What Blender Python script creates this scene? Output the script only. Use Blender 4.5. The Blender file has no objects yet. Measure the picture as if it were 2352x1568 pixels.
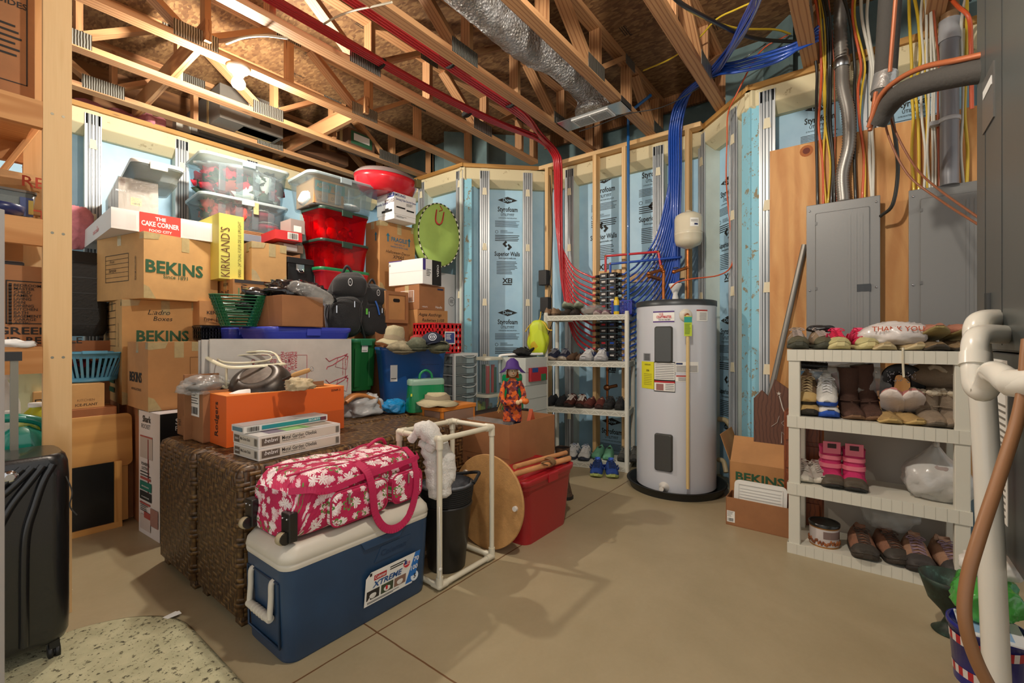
import bpy, bmesh, math, random
from math import pi, sin, cos, radians, atan2, hypot
from mathutils import Vector, Matrix, noise
random.seed(7)
SC = bpy.context.scene
COL = SC.collection
# ---------------------------------------------------------------- camera
FL, CX, HY, EYE = 1045.0, 1176.0, 778.0, 1.2      # focal length, centre and horizon on a 2352 x 1568 frame; eye height
YAW = radians(37.7)                                # angle between the view axis and the joists (world X)
FW = Vector((cos(YAW), sin(YAW), 0)); RT = Vector((sin(YAW), -cos(YAW), 0))
cam = bpy.data.cameras.new('camera'); camo = bpy.data.objects.new('camera', cam); COL.objects.link(camo)
cam.sensor_width = 36; cam.lens = 36 * FL / 2352; cam.shift_y = -(784 - HY) / 2352
cam.clip_start = 0.05; cam.clip_end = 60
camo.location = (0, 0, EYE); camo.rotation_euler = (pi / 2, 0, YAW - pi / 2)
SC.camera = camo
# ---------------------------------------------------------------- light
w = bpy.data.worlds.new('world'); SC.world = w; w.use_nodes = True
w.node_tree.nodes['Background'].inputs[0].default_value = (1.0, 0.97, 0.93, 1)
w.node_tree.nodes['Background'].inputs[1].default_value = 0.8  # added soft ambient fill through the open near side, no real basement source
SC.view_settings.view_transform = 'Standard'; SC.view_settings.look = 'None'
SC.view_settings.exposure = 0.16; SC.view_settings.gamma = 1; SC.view_settings.use_curve_mapping = False
BULBS = [((1.34, 3.44, 2.99), 118.0), ((1.30, 0.60, 2.99), 100.0)]
# ---------------------------------------------------------------- pixel -> place
def ray(px, py=HY): return FW + RT * ((px - CX) / FL) + Vector((0, 0, (HY - py) / FL))
def PD(px, py, d): return Vector((0, 0, EYE)) + ray(px, py) * d
def PZ(px, py, z=0): r = ray(px, py); return Vector((0, 0, EYE)) + r * ((z - EYE) / r.z)
def PX(px, py, x): r = ray(px, py); return Vector((0, 0, EYE)) + r * (x / r.x)
def PY(px, py, y): r = ray(px, py); return Vector((0, 0, EYE)) + r * (y / r.y)
def zat(py, d): return EYE + (HY - py) / FL * d
def reach(N, e, px):                               # how far from N along e until it stands in column px
    r = ray(px); den = e.x * r.y - e.y * r.x
    return (N.y * r.x - N.x * r.y) / den
# ---------------------------------------------------------------- materials
def lin(c): return c / 12.92 if c <= .04045 else ((c + .055) / 1.055) ** 2.4
def hx(s): return tuple(lin(int(s[i:i + 2], 16) / 255) for i in (0, 2, 4)) + (1,)
MC = {}
class NT:
    def __init__(s, name):
        s.m = bpy.data.materials.new(name); s.m.use_nodes = True; s.t = s.m.node_tree; s.b = s.t.nodes['Principled BSDF']
    def n(s, typ, ins=None, **kw):
        x = s.t.nodes.new('ShaderNode' + typ)
        for k, v in kw.items(): setattr(x, k, v)
        for k, v in (ins or {}).items(): s.put(x.inputs[k], v)
        return x
    def put(s, sock, v):
        if isinstance(v, bpy.types.NodeSocket): s.t.links.new(v, sock)
        elif isinstance(v, bpy.types.Node): s.t.links.new(v.outputs[0], sock)
        else: sock.default_value = v
    def mix(s, f, a, b, bl='MIX'):
        x = s.n('MixRGB', blend_type=bl); s.put(x.inputs[0], f); s.put(x.inputs[1], a); s.put(x.inputs[2], b); return x
    def math(s, op, a, b=0.0):
        x = s.n('Math', operation=op); s.put(x.inputs[0], a); s.put(x.inputs[1], b); return x
    def ramp(s, f, stops):
        x = s.n('ValToRGB'); s.put(x.inputs[0], f); e = x.color_ramp.elements
        while len(e) < len(stops): e.new(.5)
        for i, (p, c) in enumerate(stops):
            e[i].position = p; e[i].color = hx(c) if isinstance(c, str) else (c, c, c, 1)
        return x
    def coord(s, scale=(1, 1, 1), kind='Object', rnd=False):
        tc = s.n('TexCoord'); mp = s.n('Mapping'); s.put(mp.inputs[0], tc.outputs[kind]); mp.inputs['Scale'].default_value = scale
        if rnd:
            oi = s.n('ObjectInfo'); c = s.n('VectorMath', operation='SCALE'); c.inputs[0].default_value = (7.3, 3.1, 5.7)
            s.put(c.inputs['Scale'], oi.outputs['Random']); s.put(mp.inputs['Location'], c.outputs[0])
        return mp
    def noise(s, co, sc, det=2.0, rough=.5, dist=0.0):
        return s.n('TexNoise', {'Vector': co, 'Scale': sc, 'Detail': det, 'Roughness': rough, 'Distortion': dist})
    def bump(s, h, st=.3, dist=.01):
        b = s.n('Bump', {'Height': h, 'Strength': st, 'Distance': dist}); s.put(s.b.inputs['Normal'], b); return b
def mt(c, r=.55, m=0., var=0., vs=6., bs=0., bsc=60., tr=0., sheen=0., coat=0., name=None, emit=0., scale=(1, 1, 1)):
    key = (c, r, m, var, vs, bs, bsc, tr, sheen, coat, emit, scale)
    if key in MC: return MC[key]
    N = NT(name or 'paint_' + c); b = N.b
    b.inputs['Base Color'].default_value = hx(c); b.inputs['Roughness'].default_value = r; b.inputs['Metallic'].default_value = m
    if coat: b.inputs['Coat Weight'].default_value = coat
    if sheen: b.inputs['Sheen Weight'].default_value = sheen
    if var or bs: co = N.coord(scale)
    if var:
        nz = N.noise(co, vs, 4, .6); f = N.ramp(nz.outputs[0], [(.3, 0.0), (.7, 1.0)])
        col = hx(c); dk = tuple(x * (1 - var) for x in col[:3]) + (1,); lt = tuple(min(1, x * (1 + var * .6)) for x in col[:3]) + (1,)
        N.put(b.inputs['Base Color'], N.mix(f.outputs[0], dk, lt))
    if bs: N.bump(N.noise(co, bsc, 3).outputs[0], bs)
    if tr:                                             # thin clear or tinted plastic
        tp = N.n('BsdfTransparent'); c2 = hx(c); tp.inputs[0].default_value = tuple(.35 + .65 * x if min(c2[:3]) > .25 else min(1, x * 1.6 + .02) for x in c2[:3]) + (1,)
        ms = N.n('MixShader', {0: tr}); out = N.t.nodes['Material Output']
        N.put(ms.inputs[1], b.outputs[0]); N.put(ms.inputs[2], tp.outputs[0]); N.put(out.inputs[0], ms.outputs[0])
    if emit:
        b.inputs['Emission Color'].default_value = hx(c); b.inputs['Emission Strength'].default_value = emit
    MC[key] = N.m; return N.m
def wood_mat(name, light, dark, red, sc=1.0, r=.6):
    N = NT(name); co = N.coord((.9 * sc, 9 * sc, 9 * sc), rnd=True)
    n1 = N.noise(co, 1.2, 3, .55, .6); wv = N.n('TexWave', {'Vector': co, 'Scale': 1.4, 'Distortion': 7.0, 'Detail': 2.0, 'Detail Scale': .7}, wave_type='BANDS', bands_direction='Y')
    c = N.ramp(wv.outputs[1] if False else wv.outputs['Fac'], [(0., dark), (.35, light), (1., light)])
    kn = N.n('TexVoronoi', {'Vector': N.coord((2.2, 9, 9), rnd=True), 'Scale': 1.0}); kf = N.ramp(kn.outputs['Distance'], [(.0, 1.0), (.06, .8), (.1, 0.0)])
    c2 = N.mix(N.math('MULTIPLY', n1.outputs[0], .55), c.outputs[0], hx(red)); c3 = N.mix(kf.outputs[0], c2, hx('6a3a1c'))
    fine = N.noise(N.coord((6, 160, 160), rnd=True), 1., 2); c4 = N.mix(N.math('MULTIPLY', fine.outputs[0], .28), c3, hx(dark))
    N.put(N.b.inputs['Base Color'], c4); N.b.inputs['Roughness'].default_value = r; N.bump(fine.outputs[0], .15, .002); return N.m
def card_mat(name, c, r=.75):
    N = NT(name); co = N.coord((1, 1, 1), rnd=True); n1 = N.noise(co, 5, 4, .6); n2 = N.noise(N.coord((2, 2, 300)), 1.2, 1)
    col = hx(c); dk = tuple(x * .82 for x in col[:3]) + (1,)
    N.put(N.b.inputs['Base Color'], N.mix(N.ramp(n1.outputs[0], [(.35, 0.0), (.7, 1.0)]).outputs[0], dk, col))
    N.b.inputs['Roughness'].default_value = r; N.bump(n2.outputs[0], .08, .004); return N.m
CB = card_mat('corrugated_cardboard', 'c08b55'); CBL = card_mat('tan_cardboard', 'd2a468'); CBD = card_mat('brown_cardboard', 'a36f46'); CBR = card_mat('reddish_cardboard', 'a86a40')
PINE = wood_mat('pine_lumber', 'd9a468', 'b87f45', 'c0793f'); PINEL = wood_mat('pale_pine_lumber', 'ecc994', 'cda066', 'dcae76'); BEECH = wood_mat('varnished_beech', 'd8a560', 'c08c4a', 'cf9650', .6, .35)
TRUSSW = wood_mat('truss_lumber', 'c99c6c', '966743', 'a87148')
WHITE = mt('eeeeea', .5); BLACK = mt('141414', .45); INK = mt('1d1c1a', .7); TAPE = mt('b9a678', .18, coat=.5, var=.12, vs=30); GREENINK = mt('2c5a3c', .7)
CLEAR = mt('d5e0e4', .15, tr=.90, coat=.3); CLEARD = mt('b9c2c2', .3, tr=.72, coat=.3); FILM = mt('e6e6e2', .16, tr=.74, coat=.8, bs=.6, bsc=30)
STEEL = mt('9a9c9e', .32, 1., var=.25, vs=14); CHROME = mt('c9cbd0', .12, 1.); LABEL = mt('ecebe4', .5); COPPER = mt('b8703f', .35, .9, var=.3, vs=20)
# ---------------------------------------------------------------- meshes
TXT = {}
def glyphs(s, bold):
    k = (s, bold)
    if k not in TXT:
        cu = bpy.data.curves.new('t', 'FONT'); cu.body = s; cu.size = 1; cu.resolution_u = 2
        cu.offset = bold
        ob = bpy.data.objects.new('t', cu); COL.objects.link(ob); me = ob.to_mesh()
        vs = [v.co.copy() for v in me.vertices]; fs = [tuple(p.vertices) for p in me.polygons]; ob.to_mesh_clear()
        bpy.data.objects.remove(ob); bpy.data.curves.remove(cu)
        x0 = min([v.x for v in vs] or [0]); x1 = max([v.x for v in vs] or [1]); TXT[k] = (vs, fs, x0, x1)
    return TXT[k]
class MB:
    def __init__(s, m=None): s.v, s.f, s.fm, s.fs, s.mats, s.m, s.T, s.uv = [], [], [], [], [], m, None, None
    def add(s, vs, fs, m=None, sm=False):
        m = m or s.m
        if m not in s.mats: s.mats.append(m)
        k = s.mats.index(m); o = len(s.v)
        s.v += [(s.T @ Vector(p)) if s.T else Vector(p) for p in vs]
        for f in fs: s.f.append(tuple(i + o for i in f)); s.fm.append(k); s.fs.append(sm)
        return s
    def box(s, x0, x1, y0, y1, z0, z1, m=None):
        v = [(x, y, z) for z in (z0, z1) for y in (y0, y1) for x in (x0, x1)]
        return s.add(v, [(0, 2, 3, 1), (4, 5, 7, 6), (0, 1, 5, 4), (2, 6, 7, 3), (0, 4, 6, 2), (1, 3, 7, 5)], m)
    def bar(s, p, q, w, h, m=None, up=(0, 0, 1), rdm=0):
        p, q = Vector(p), Vector(q); d = (q - p).normalized(); side = d.cross(Vector(up))
        if side.length < .01: side = d.cross(Vector((1, 0, 0)))
        side.normalize(); u = side.cross(d); side *= w / 2; u *= h / 2
        v = [c + a * side + b * u for c in (p, q) for a, b in ((-1, -1), (1, -1), (1, 1), (-1, 1))]
        return s.add(v, [(3, 2, 1, 0), (4, 5, 6, 7), (0, 1, 5, 4), (1, 2, 6, 5), (2, 3, 7, 6), (3, 0, 4, 7)], m)
    def loft(s, loops, m=None, cap=(1, 1), sm=True, closed=False):
        n = len(loops[0]); v = [p for l in loops for p in l]; f = []; K = len(loops)
        for a in range(K if closed else K - 1):
            b = (a + 1) % K
            for i in range(n): j = (i + 1) % n; f.append((a * n + i, a * n + j, b * n + j, b * n + i))
        s.add(v, f, m, sm)
        if not closed:
            if cap[0]: s.add(loops[0], [tuple(range(n))[::-1]], m, False)
            if cap[1]: s.add(loops[-1], [tuple(range(n))], m, False)
        return s
    def tube(s, pts, r, n=8, m=None, cap=(1, 1), flat=1.0):
        P = [Vector(p) for p in pts]; L = []; prev = None
        for i, p in enumerate(P):
            d = (P[min(i + 1, len(P) - 1)] - P[max(i - 1, 0)])
            d = d.normalized() if d.length > 1e-9 else Vector((0, 0, 1))
            if prev is None:
                a = Vector((0, 0, 1)) if abs(d.z) < .9 else Vector((1, 0, 0)); u = d.cross(a).normalized()
            else: u = (prev - d * prev.dot(d)); u = u.normalized() if u.length > 1e-6 else d.orthogonal().normalized()
            prev = u; w_ = d.cross(u); rr_ = r[i] if isinstance(r, (list, tuple)) else r
            L.append([p + (u * cos(2 * pi * k / n) + w_ * sin(2 * pi * k / n) * flat) * rr_ for k in range(n)])
        return s.loft(L, m, cap)
    def lathe(s, prof, c=(0, 0, 0), n=24, m=None, cap=(1, 1), axis='z', sx=1., sy=1.):
        c = Vector(c); L = []
        for r, z in prof:
            lp = []
            for k in range(n):
                a = 2 * pi * k / n; x, y = cos(a) * r * sx, sin(a) * r * sy
                lp.append(c + (Vector((x, y, z)) if axis == 'z' else Vector((z, x, y)) if axis == 'x' else Vector((y, z, x))))
            L.append(lp)
        return s.loft(L, m, cap)
    def ell(s, c, r, nu=16, nv=10, m=None, fn=None, p=1.0):
        c = Vector(c); r = (r, r, r) if not isinstance(r, (tuple, list)) else r; L = []
        sg = lambda t: math.copysign(abs(t) ** p, t)
        for j in range(1, nv):
            ph = -pi / 2 + pi * j / nv; lp = []
            for i in range(nu):
                th = 2 * pi * i / nu; q = Vector((r[0] * sg(cos(ph)) * sg(cos(th)), r[1] * sg(cos(ph)) * sg(sin(th)), r[2] * sg(sin(ph))))
                if fn: q = fn(q)
                lp.append(c + q)
            L.append(lp)
        bo = Vector((0, 0, -r[2])); to = Vector((0, 0, r[2]))
        if fn: bo, to = fn(bo), fn(to)
        o = s.loft(L, m, (0, 0)); n = nu
        s.add(L[0] + [c + bo], [(n, (i + 1) % n, i) for i in range(n)], m, True); s.add(L[-1] + [c + to], [(i, (i + 1) % n, n) for i in range(n)], m, True)
        return s
    def quad(s, o, u, v, m=None):
        o, u, v = Vector(o), Vector(u), Vector(v); return s.add([o, o + u, o + u + v, o + v], [(0, 1, 2, 3)], m)
    def poly(s, pts, m=None): return s.add(pts, [tuple(range(len(pts)))], m)
    def prism(s, pts, h, m=None):
        h = Vector(h); a = [Vector(p) for p in pts]; b = [p + h for p in a]; n = len(a)
        return s.add(a + b, [tuple(range(n))[::-1], tuple(range(n, 2 * n))] + [(i, (i + 1) % n, n + (i + 1) % n, n + i) for i in range(n)], m)
    def text(s, t, o, u, v, size, m=None, bold=0., al='l', wid=None, slant=0.):
        vs, fs, x0, x1 = glyphs(t, bold); o, u, v = Vector(o), Vector(u).normalized(), Vector(v).normalized(); W = x1 - x0
        sx = (wid / W) if wid else size
        off = {'l': 0, 'c': -.5 * W, 'r': -W}[al]
        return s.add([o + u * ((p.x - x0 + off) * sx + p.y * slant * size) + v * (p.y * size) for p in vs], fs, m)
    def lines(s, o, u, v, w_, h, n, m=None, thick=.5, rag=.25, seed=1):
        rd = random.Random(seed); o, u, v = Vector(o), Vector(u).normalized(), Vector(v).normalized(); st = h / n
        for i in range(n): s.quad(o - v * (i * st + st * thick), u * w_ * (1 - rag * rd.random()), v * st * thick, m)
        return s
    def bars(s, o, u, v, w_, h, n=16, m=None, seed=2):
        rd = random.Random(seed); o, u, v = Vector(o), Vector(u).normalized(), Vector(v).normalized(); x = 0; st = w_ / n
        for i in range(n): s.quad(o + u * (i * st), u * st * rd.choice((.3, .5, .7)), v * h, m)
        return s
    def o(s, name, parent=None, loc=None, rz=0., bev=0., sub=0, sm=None, label=None):
        me = bpy.data.meshes.new(name); me.from_pydata([tuple(p) for p in s.v], [], s.f)
        for m in s.mats: me.materials.append(m)
        me.polygons.foreach_set('material_index', s.fm); me.polygons.foreach_set('use_smooth', [bool(sm) if sm is not None else x for x in s.fs])
        if s.uv:
            ul = me.uv_layers.new(name='uv')
            for lp in me.loops: ul.data[lp.index].uv = s.uv[lp.vertex_index]
        me.update()
        ob = bpy.data.objects.new(name, me); COL.objects.link(ob)
        if parent: ob.parent = parent
        if loc is not None: ob.location = loc
        if rz: ob.rotation_euler = (0, 0, rz)
        if bev:
            b = ob.modifiers.new('b', 'BEVEL'); b.width = bev; b.segments = 2; b.limit_method = 'ANGLE'; b.angle_limit = radians(40)
        if sub: b = ob.modifiers.new('s', 'SUBSURF'); b.levels = b.render_levels = sub
        if label: ob['label'] = label
        return ob
def tag(o, label, cat, group=None):
    o['label'] = label; o['category'] = cat
    if group: o['group'] = group
    return o
def TH(name, label, cat, loc=(0, 0, 0), rz=0., group=None):
    o = bpy.data.objects.new(name, None); COL.objects.link(o); o.location = loc; o.rotation_euler = (0, 0, rz); o.empty_display_size = .05
    return tag(o, label, cat, group)
def ST(o): o['kind'] = 'structure'; return o
def copy_tree(o, parent=None):
    c = o.copy(); COL.objects.link(c)
    if parent: c.parent = parent
    for ch in list(o.children): copy_tree(ch, c)
    return c
def rr(w_, l, r, z=0., n=4, cx=0., cy=0.):
    r = min(r, w_ / 2 - 1e-4, l / 2 - 1e-4); P = []
    for k, (sx, sy) in enumerate(((1, 1), (-1, 1), (-1, -1), (1, -1))):
        for i in range(n + 1):
            a = pi / 2 * (k + i / n); P.append(Vector((cx + sx * (w_ / 2 - r) + cos(a) * r, cy + sy * (l / 2 - r) + sin(a) * r, z)))
    return P
def curve(pts, n=6):                                # Catmull-Rom through the points
    P = [Vector(p) for p in pts]; Q = [P[0] * 2 - P[1]] + P + [P[-1] * 2 - P[-2]]; out = []
    for i in range(1, len(Q) - 2):
        for k in range(n):
            t = k / n; a, b, c, d = Q[i - 1], Q[i], Q[i + 1], Q[i + 2]
            out.append(.5 * ((2 * b) + (c - a) * t + (2 * a - 5 * b + 4 * c - d) * t * t + (3 * b - a - 3 * c + d) * t ** 3))
    return out + [P[-1]]
def crumple(amp, sc, seed=0.):
    def fn(q):
        k = Vector((q.x * sc + seed, q.y * sc + seed * 1.7, q.z * sc - seed)); n = noise.noise(k); r1 = abs(noise.noise(k * 1.7)); r2 = abs(noise.noise(k * 3.9))
        return q * (1 + amp * n * .9 - amp * (r1 * 1.3 + r2 * .8) + amp * .4)
    return fn
def rise(obs, z):                                   # rest on z
    for ob in (obs if isinstance(obs, (list, tuple)) else [obs]): ob.location.z = z
X3, Y3, Z3 = Vector((1, 0, 0)), Vector((0, 1, 0)), Vector((0, 0, 1))
# ================================================================ ROOM
CEIL = 3.09                                          # underside of the joists, top of the plates
def floor_mat():
    N = NT('stained_concrete'); co = N.coord(); n1 = N.noise(co, 1.1, 5, .6, .4); n2 = N.noise(co, 7, 4, .7); n3 = N.noise(co, 60, 3, .6)
    c = N.ramp(n1.outputs[0], [(.3, '978a6c'), (.5, 'a49678'), (.72, 'b1a385')])
    c = N.mix(N.math('MULTIPLY', n2.outputs[0], .35), c.outputs[0], hx('877a58')); c = N.mix(N.math('MULTIPLY', n3.outputs[0], .2), c, hx('bba988'))
    sx = N.n('SeparateXYZ', {0: N.n('TexCoord').outputs['Object']})
    wob = N.math('MULTIPLY', N.math('SUBTRACT', N.noise(co, 9, 2).outputs[0], .5), .008)
    a = N.math('LESS_THAN', N.math('ABSOLUTE', N.math('ADD', N.math('SUBTRACT', sx.outputs[1], 1.575), wob)), .0035)
    b = N.math('LESS_THAN', N.math('ABSOLUTE', N.math('ADD', N.math('SUBTRACT', sx.outputs[0], 1.135), wob)), .0035)
    v = N.n('TexVoronoi', {'Vector': co, 'Scale': 3.1}); spot = N.math('LESS_THAN', v.outputs['Distance'], .018)
    c = N.mix(N.math('MULTIPLY', spot, .7), c, hx('e6dfca')); sm = N.math('MAXIMUM', a, b); c = N.mix(sm, c, hx('6a4a2c'))
    N.put(N.b.inputs['Base Color'], c); N.b.inputs['Roughness'].default_value = .42
    N.bump(N.math('SUBTRACT', N.math('MULTIPLY', n3.outputs[0], .15), sm), .35, .004); return N.m
ST(MB(floor_mat()).box(-2.2, 5.2, -3.2, 5.6, -.12, 0).o('floor'))
def osb_mat():
    N = NT('oriented_strand_board'); co = N.coord((1, 1, 1)); v = N.n('TexVoronoi', {'Vector': N.coord((1.0, .42, 1)), 'Scale': 62.0}); v2 = N.noise(co, 3, 3)
    c = N.ramp(N.n('SeparateColor', {0: v.outputs['Color']}).outputs[0], [(0., '66452a'), (.5, '83603c'), (1., '9f7b50')])
    c = N.mix(N.math('MULTIPLY', v2.outputs[0], .4), c.outputs[0], hx('5c4028')); N.put(N.b.inputs['Base Color'], c); N.b.inputs['Roughness'].default_value = .7; N.bump(v.outputs['Distance'], .2, .004); return N.m
OSB = osb_mat(); DECK = 3.50
m = MB(OSB); m.box(-1.3, 5.2, -1.8, 5.6, DECK, DECK + .02)
for i, (px, py) in enumerate(((700, 120), (820, 50), (655, 160), (1170, 135), (1010, 250), (720, 105), (1430, 60), (1640, 40))):
    p = PZ(px, py, DECK - .001); q = Vector((.0, -1, 0)); r = Vector((1, 0, 0))
    m.text('STACK UP', p, r, q, .03, INK, .01); m.lines(p + q * .01 * -1 - Vector((0, .02, 0)) * -1, r, -q, .17, .05, 3, INK, .35, .4, i)
ST(m.o('ceiling'))
# ---- precast foundation wall
def foam_mat():
    N = NT('blue_foam_board'); co = N.coord(); n1 = N.noise(co, 3, 4, .6); N.put(N.b.inputs['Base Color'], N.ramp(n1.outputs[0], [(.3, '98c0da'), (.7, 'aed2e6')])); N.b.inputs['Roughness'].default_value = .42
    N.bump(N.noise(co, 90, 2).outputs[0], .08, .002); return N.m
def stain_mat(name, c, d, sc=9, lo=.52):
    N = NT(name); co = N.coord(); f = N.ramp(N.noise(co, sc, 6, .75, .3).outputs[0], [(lo, 0.0), (lo + .03, 1.0)])
    N.put(N.b.inputs['Base Color'], N.mix(f.outputs[0], hx(c), hx(d))); N.b.inputs['Roughness'].default_value = .7; return N.m
FOAM = foam_mat(); FOAMW = mt('d5ddd2', .6, var=.1, vs=4); BEAM = stain_mat('cream_bond_beam', 'd8cba4', 'b3a27c', 12, .6); GLUE = stain_mat('foam_with_dried_glue', '8cc6d8', '8e8266', 11, .56)
STUDM = mt('c2c6c8', .38, .35, var=.35, vs=7, scale=(1, 1, .15)); GROOVE = mt('5f6467', .5, .6); PLUG = mt('ddd3b4', .6); PLATE = wood_mat('brown_sill_plate', 'c4944f', '96692f', 'a87a3c')
FLOORZ = .0
def wall_seg(name, a, b, studs, dep=.15, prints=(), ends=(0, 0), fillc=None, plate=True, clipoff=.0):
    a, b = Vector(a + (0,)), Vector(b + (0,)); L = (b - a).length; e = (b - a).normalized()
    # local x runs from a to b, room lies on local -y
    ang = atan2(e.y, e.x); root = ST(bpy.data.objects.new(name, None)); COL.objects.link(root); root.location = a; root.rotation_euler = (0, 0, ang)
    m = MB(FOAM); m.box(-ends[0], L + ends[1], dep, dep + .06, 0, 3.05)
    for kind, x, z, sc in prints: foam_print(m, kind, x, dep - .002, z, sc)
    m.o('foam_panel', root)
    m = MB(BEAM); m.prism([(-.03, .0, 2.93), (-.03, .0, 3.05), (-.03, dep + .05, 3.05), (-.03, dep + .05, 2.87), (-.03, dep * .7, 2.87)], (L + .06, 0, 0)); m.o('top_beam', root, bev=.008)
    for x in studs:
        m = MB(STUDM); w_ = .052
        m.box(x - w_, x + w_, .0, .004, 0, 3.02)
        for gx in (-.03, -.012, .012, .03): m.box(x + gx - .0035, x + gx + .0035, -.0015, .001, 0, 3.02, GROOVE)
        for gx in (-.048, -.021, .0, .021, .048): m.box(x + gx - .004, x + gx + .004, -.006, .001, 0, 3.02)
        m.box(x - .035, x + .035, .004, dep, 0, 3.05, FOAMW)
        z = .34 + clipoff
        while z < 2.95:
            m.prism([(x - .026, -.0085, z), (x + .026, -.0085, z), (x + .017, -.0085, z + .075), (x - .017, -.0085, z + .075)], (0, .006, 0), PLUG); z += .6
        m.o('steel_faced_stud', root)
    for x0, x1, mm in (fillc or ()): MB(mm).box(x0, x1, .004, .02, 0, 3.04).o('corner_filler', root)
    if plate:
        MB(PLATE).box(-.02, L + .02, -.02, .16, 3.05, CEIL).o('sill_plate', root)
    return root
def foam_print(m, kind, x, y, z, s):
    u, v = X3, Z3; D = INK
    if kind == 'dow':
        m.poly([(x - .075 * s, y, z), (x, y, z - .026 * s), (x + .075 * s, y, z), (x, y, z + .026 * s)][::1], D)
        m.text('Dow', (x, y - .001, z - .011 * s), u, v, .036 * s, FOAM, .01, 'c')
        m.text('Styrofoam', (x, y, z - .085 * s), u, v, .05 * s, D, .02, 'c', .15 * s); m.text('UTILITYFIT', (x, y, z - .118 * s), u, v, .026 * s, D, .01, 'c', .10 * s)
        m.text('15 PSI ROUTED EDGE INSULATION', (x, y, z - .138 * s), u, v, .012 * s, D, .01, 'c', .135 * s)
        m.lines((x - .095 * s, y, z - .155 * s), u, v, .19 * s, .05 * s, 6, D, .35, .2, 1); m.lines((x - .055 * s, y, z - .225 * s), u, v, .1 * s, .025 * s, 4, D, .3, .5, 2)
        m.lathe([(.012 * s, 0), (.0095 * s, 0)], (x - .083 * s, y, z - .238 * s), 14, D, (0, 0), 'y')
        m.lines((x - .095 * s, y, z - .262 * s), u, v, .19 * s, .05 * s, 4, D, .4, .15, 3)
    elif kind == 'sup':
        for k in (0, 1):
            a = .025 * s; c = Vector((x + (k - .5) * a * .9, y, z + (k - .5) * -a * .9 + .01 * s))
            m.poly([c + Vector(p) * a for p in ((-1, 0, 0), (0, 0, 1), (.45, 0, .55), (-.1, 0, 0), (.45, 0, -.55), (0, 0, -1))], D) if k == 0 else m.poly([c - Vector(p) * a for p in ((-1, 0, 0), (0, 0, 1), (.45, 0, .55), (-.1, 0, 0), (.45, 0, -.55), (0, 0, -1))], D)
        m.text('Superior Walls', (x, y, z - .068 * s), u, v, .046 * s, D, .02, 'c', .19 * s); m.text('www.superiorwalls.com', (x, y, z - .09 * s), u, v, .018 * s, D, .01, 'c', .13 * s)
        m.lines((x - .08 * s, y, z - .11 * s), u, v, .16 * s, .1 * s, 9, D, .35, .35, 4)
        m.text('XEI', (x, y, z - .27 * s), u, v, .05 * s, D, .035, 'c', .075 * s); m.quad((x - .035 * s, y, z - .285 * s), (.07 * s, 0, 0), (0, 0, .008 * s), D)
def wallx(a, b, px, off=0.):                       # where column px meets the wall line, measured from a
    A = Vector(a + (0,)); e = (Vector(b + (0,)) - A).normalized(); n = Vector((-e.y, e.x, 0)); return reach(A + n * off, e, px)
wA = ((-1.6, 4.95), (3.55, 4.95)); wB = ((3.55, 4.95), (3.55, 3.42)); wC = ((3.55, 3.42), (4.24, 2.73)); wD = ((4.24, 2.73), (4.24, 1.14)); wE = ((4.24, 1.14), (3.78, .68)); wG = ((3.78, .68), (3.78, -2.6))
def ws(w_, *px): return [wallx(w_[0], w_[1], p) for p in px]
def zz(w_, px, py, off=.15):
    A = Vector(w_[0] + (0,)); e = (Vector(w_[1] + (0,)) - A).normalized(); n = Vector((-e.y, e.x, 0)); P = A + n * off + e * reach(A + n * off, e, px)
    return EYE + (HY - py) / FL * P.dot(FW)
def pr(w_, kind, px, py, s): return (kind, wallx(w_[0], w_[1], px, .15), zz(w_, px, py), s)
sA = ws(wA, 214, 418); st = sA[1] - sA[0]
wall_seg('wall_left', *wA, ends=(0,.21), studs= [sA[0] - st * 3, sA[0] - st * 2, sA[0] - st, sA[0], sA[1], sA[1] + st, sA[1] + 2 * st], prints=[pr(wA, 'sup', 76, 400, 1.7)])
wall_seg('wall_far', *wB, ends=(.2,.03), studs= [.35] + ws(wB, 968, 1056), clipoff=.1)
wall_seg('wall_far_angled', *wC, ends=(.0,.06), studs=ws(wC, 1113, 1212), prints=[pr(wC, 'dow', 1166, 460, 1.5), pr(wC, 'sup', 1165, 567, 1.5), pr(wC, 'dow', 1166, 718, 1.5)], fillc=[(0., .1, GLUE), (-.03, .02, FOAMW)], clipoff=.02)
wall_seg('wall_back', *wD, ends=(.06,.06), studs= ws(wD, 1308, 1512), prints=[pr(wD, 'dow', 1388, 412, 1.6), pr(wD, 'sup', 1386, 525, 1.6), pr(wD, 'dow', 1502, 372, 1.6), pr(wD, 'sup', 1502, 480, 1.6), pr(wD, 'dow', 1405, 968, 1.5), pr(wD, 'sup', 1405, 780, 1.2), pr(wD, 'dow', 1222, 700, 1.3), pr(wD, 'sup', 1225, 520, 1.3)])
wall_seg('wall_back_angled', *wE, ends=(.06,0), studs=ws(wE, 1612, 1684), prints=[pr(wE, 'dow', 1672, 415, 1.4), pr(wE, 'sup', 1672, 540, 1.4), pr(wE, 'dow', 1672, 735, 1.4), pr(wE, 'sup', 1672, 880, 1.4)], fillc=[(.56, .66, GLUE)])
sG = ws(wG, 1762, 1985, 2056)
wall_seg('wall_right', *wG, studs=[sG[0], sG[0] + .61, sG[0] + 1.22, sG[0] + 1.83], prints=[pr(wG, 'dow', 1882, 246, 1.2), pr(wG, 'dow', 2100, 205, 1.2)], fillc=[(0.0, .1, GLUE), (.13, .145, BEAM)])
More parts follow.
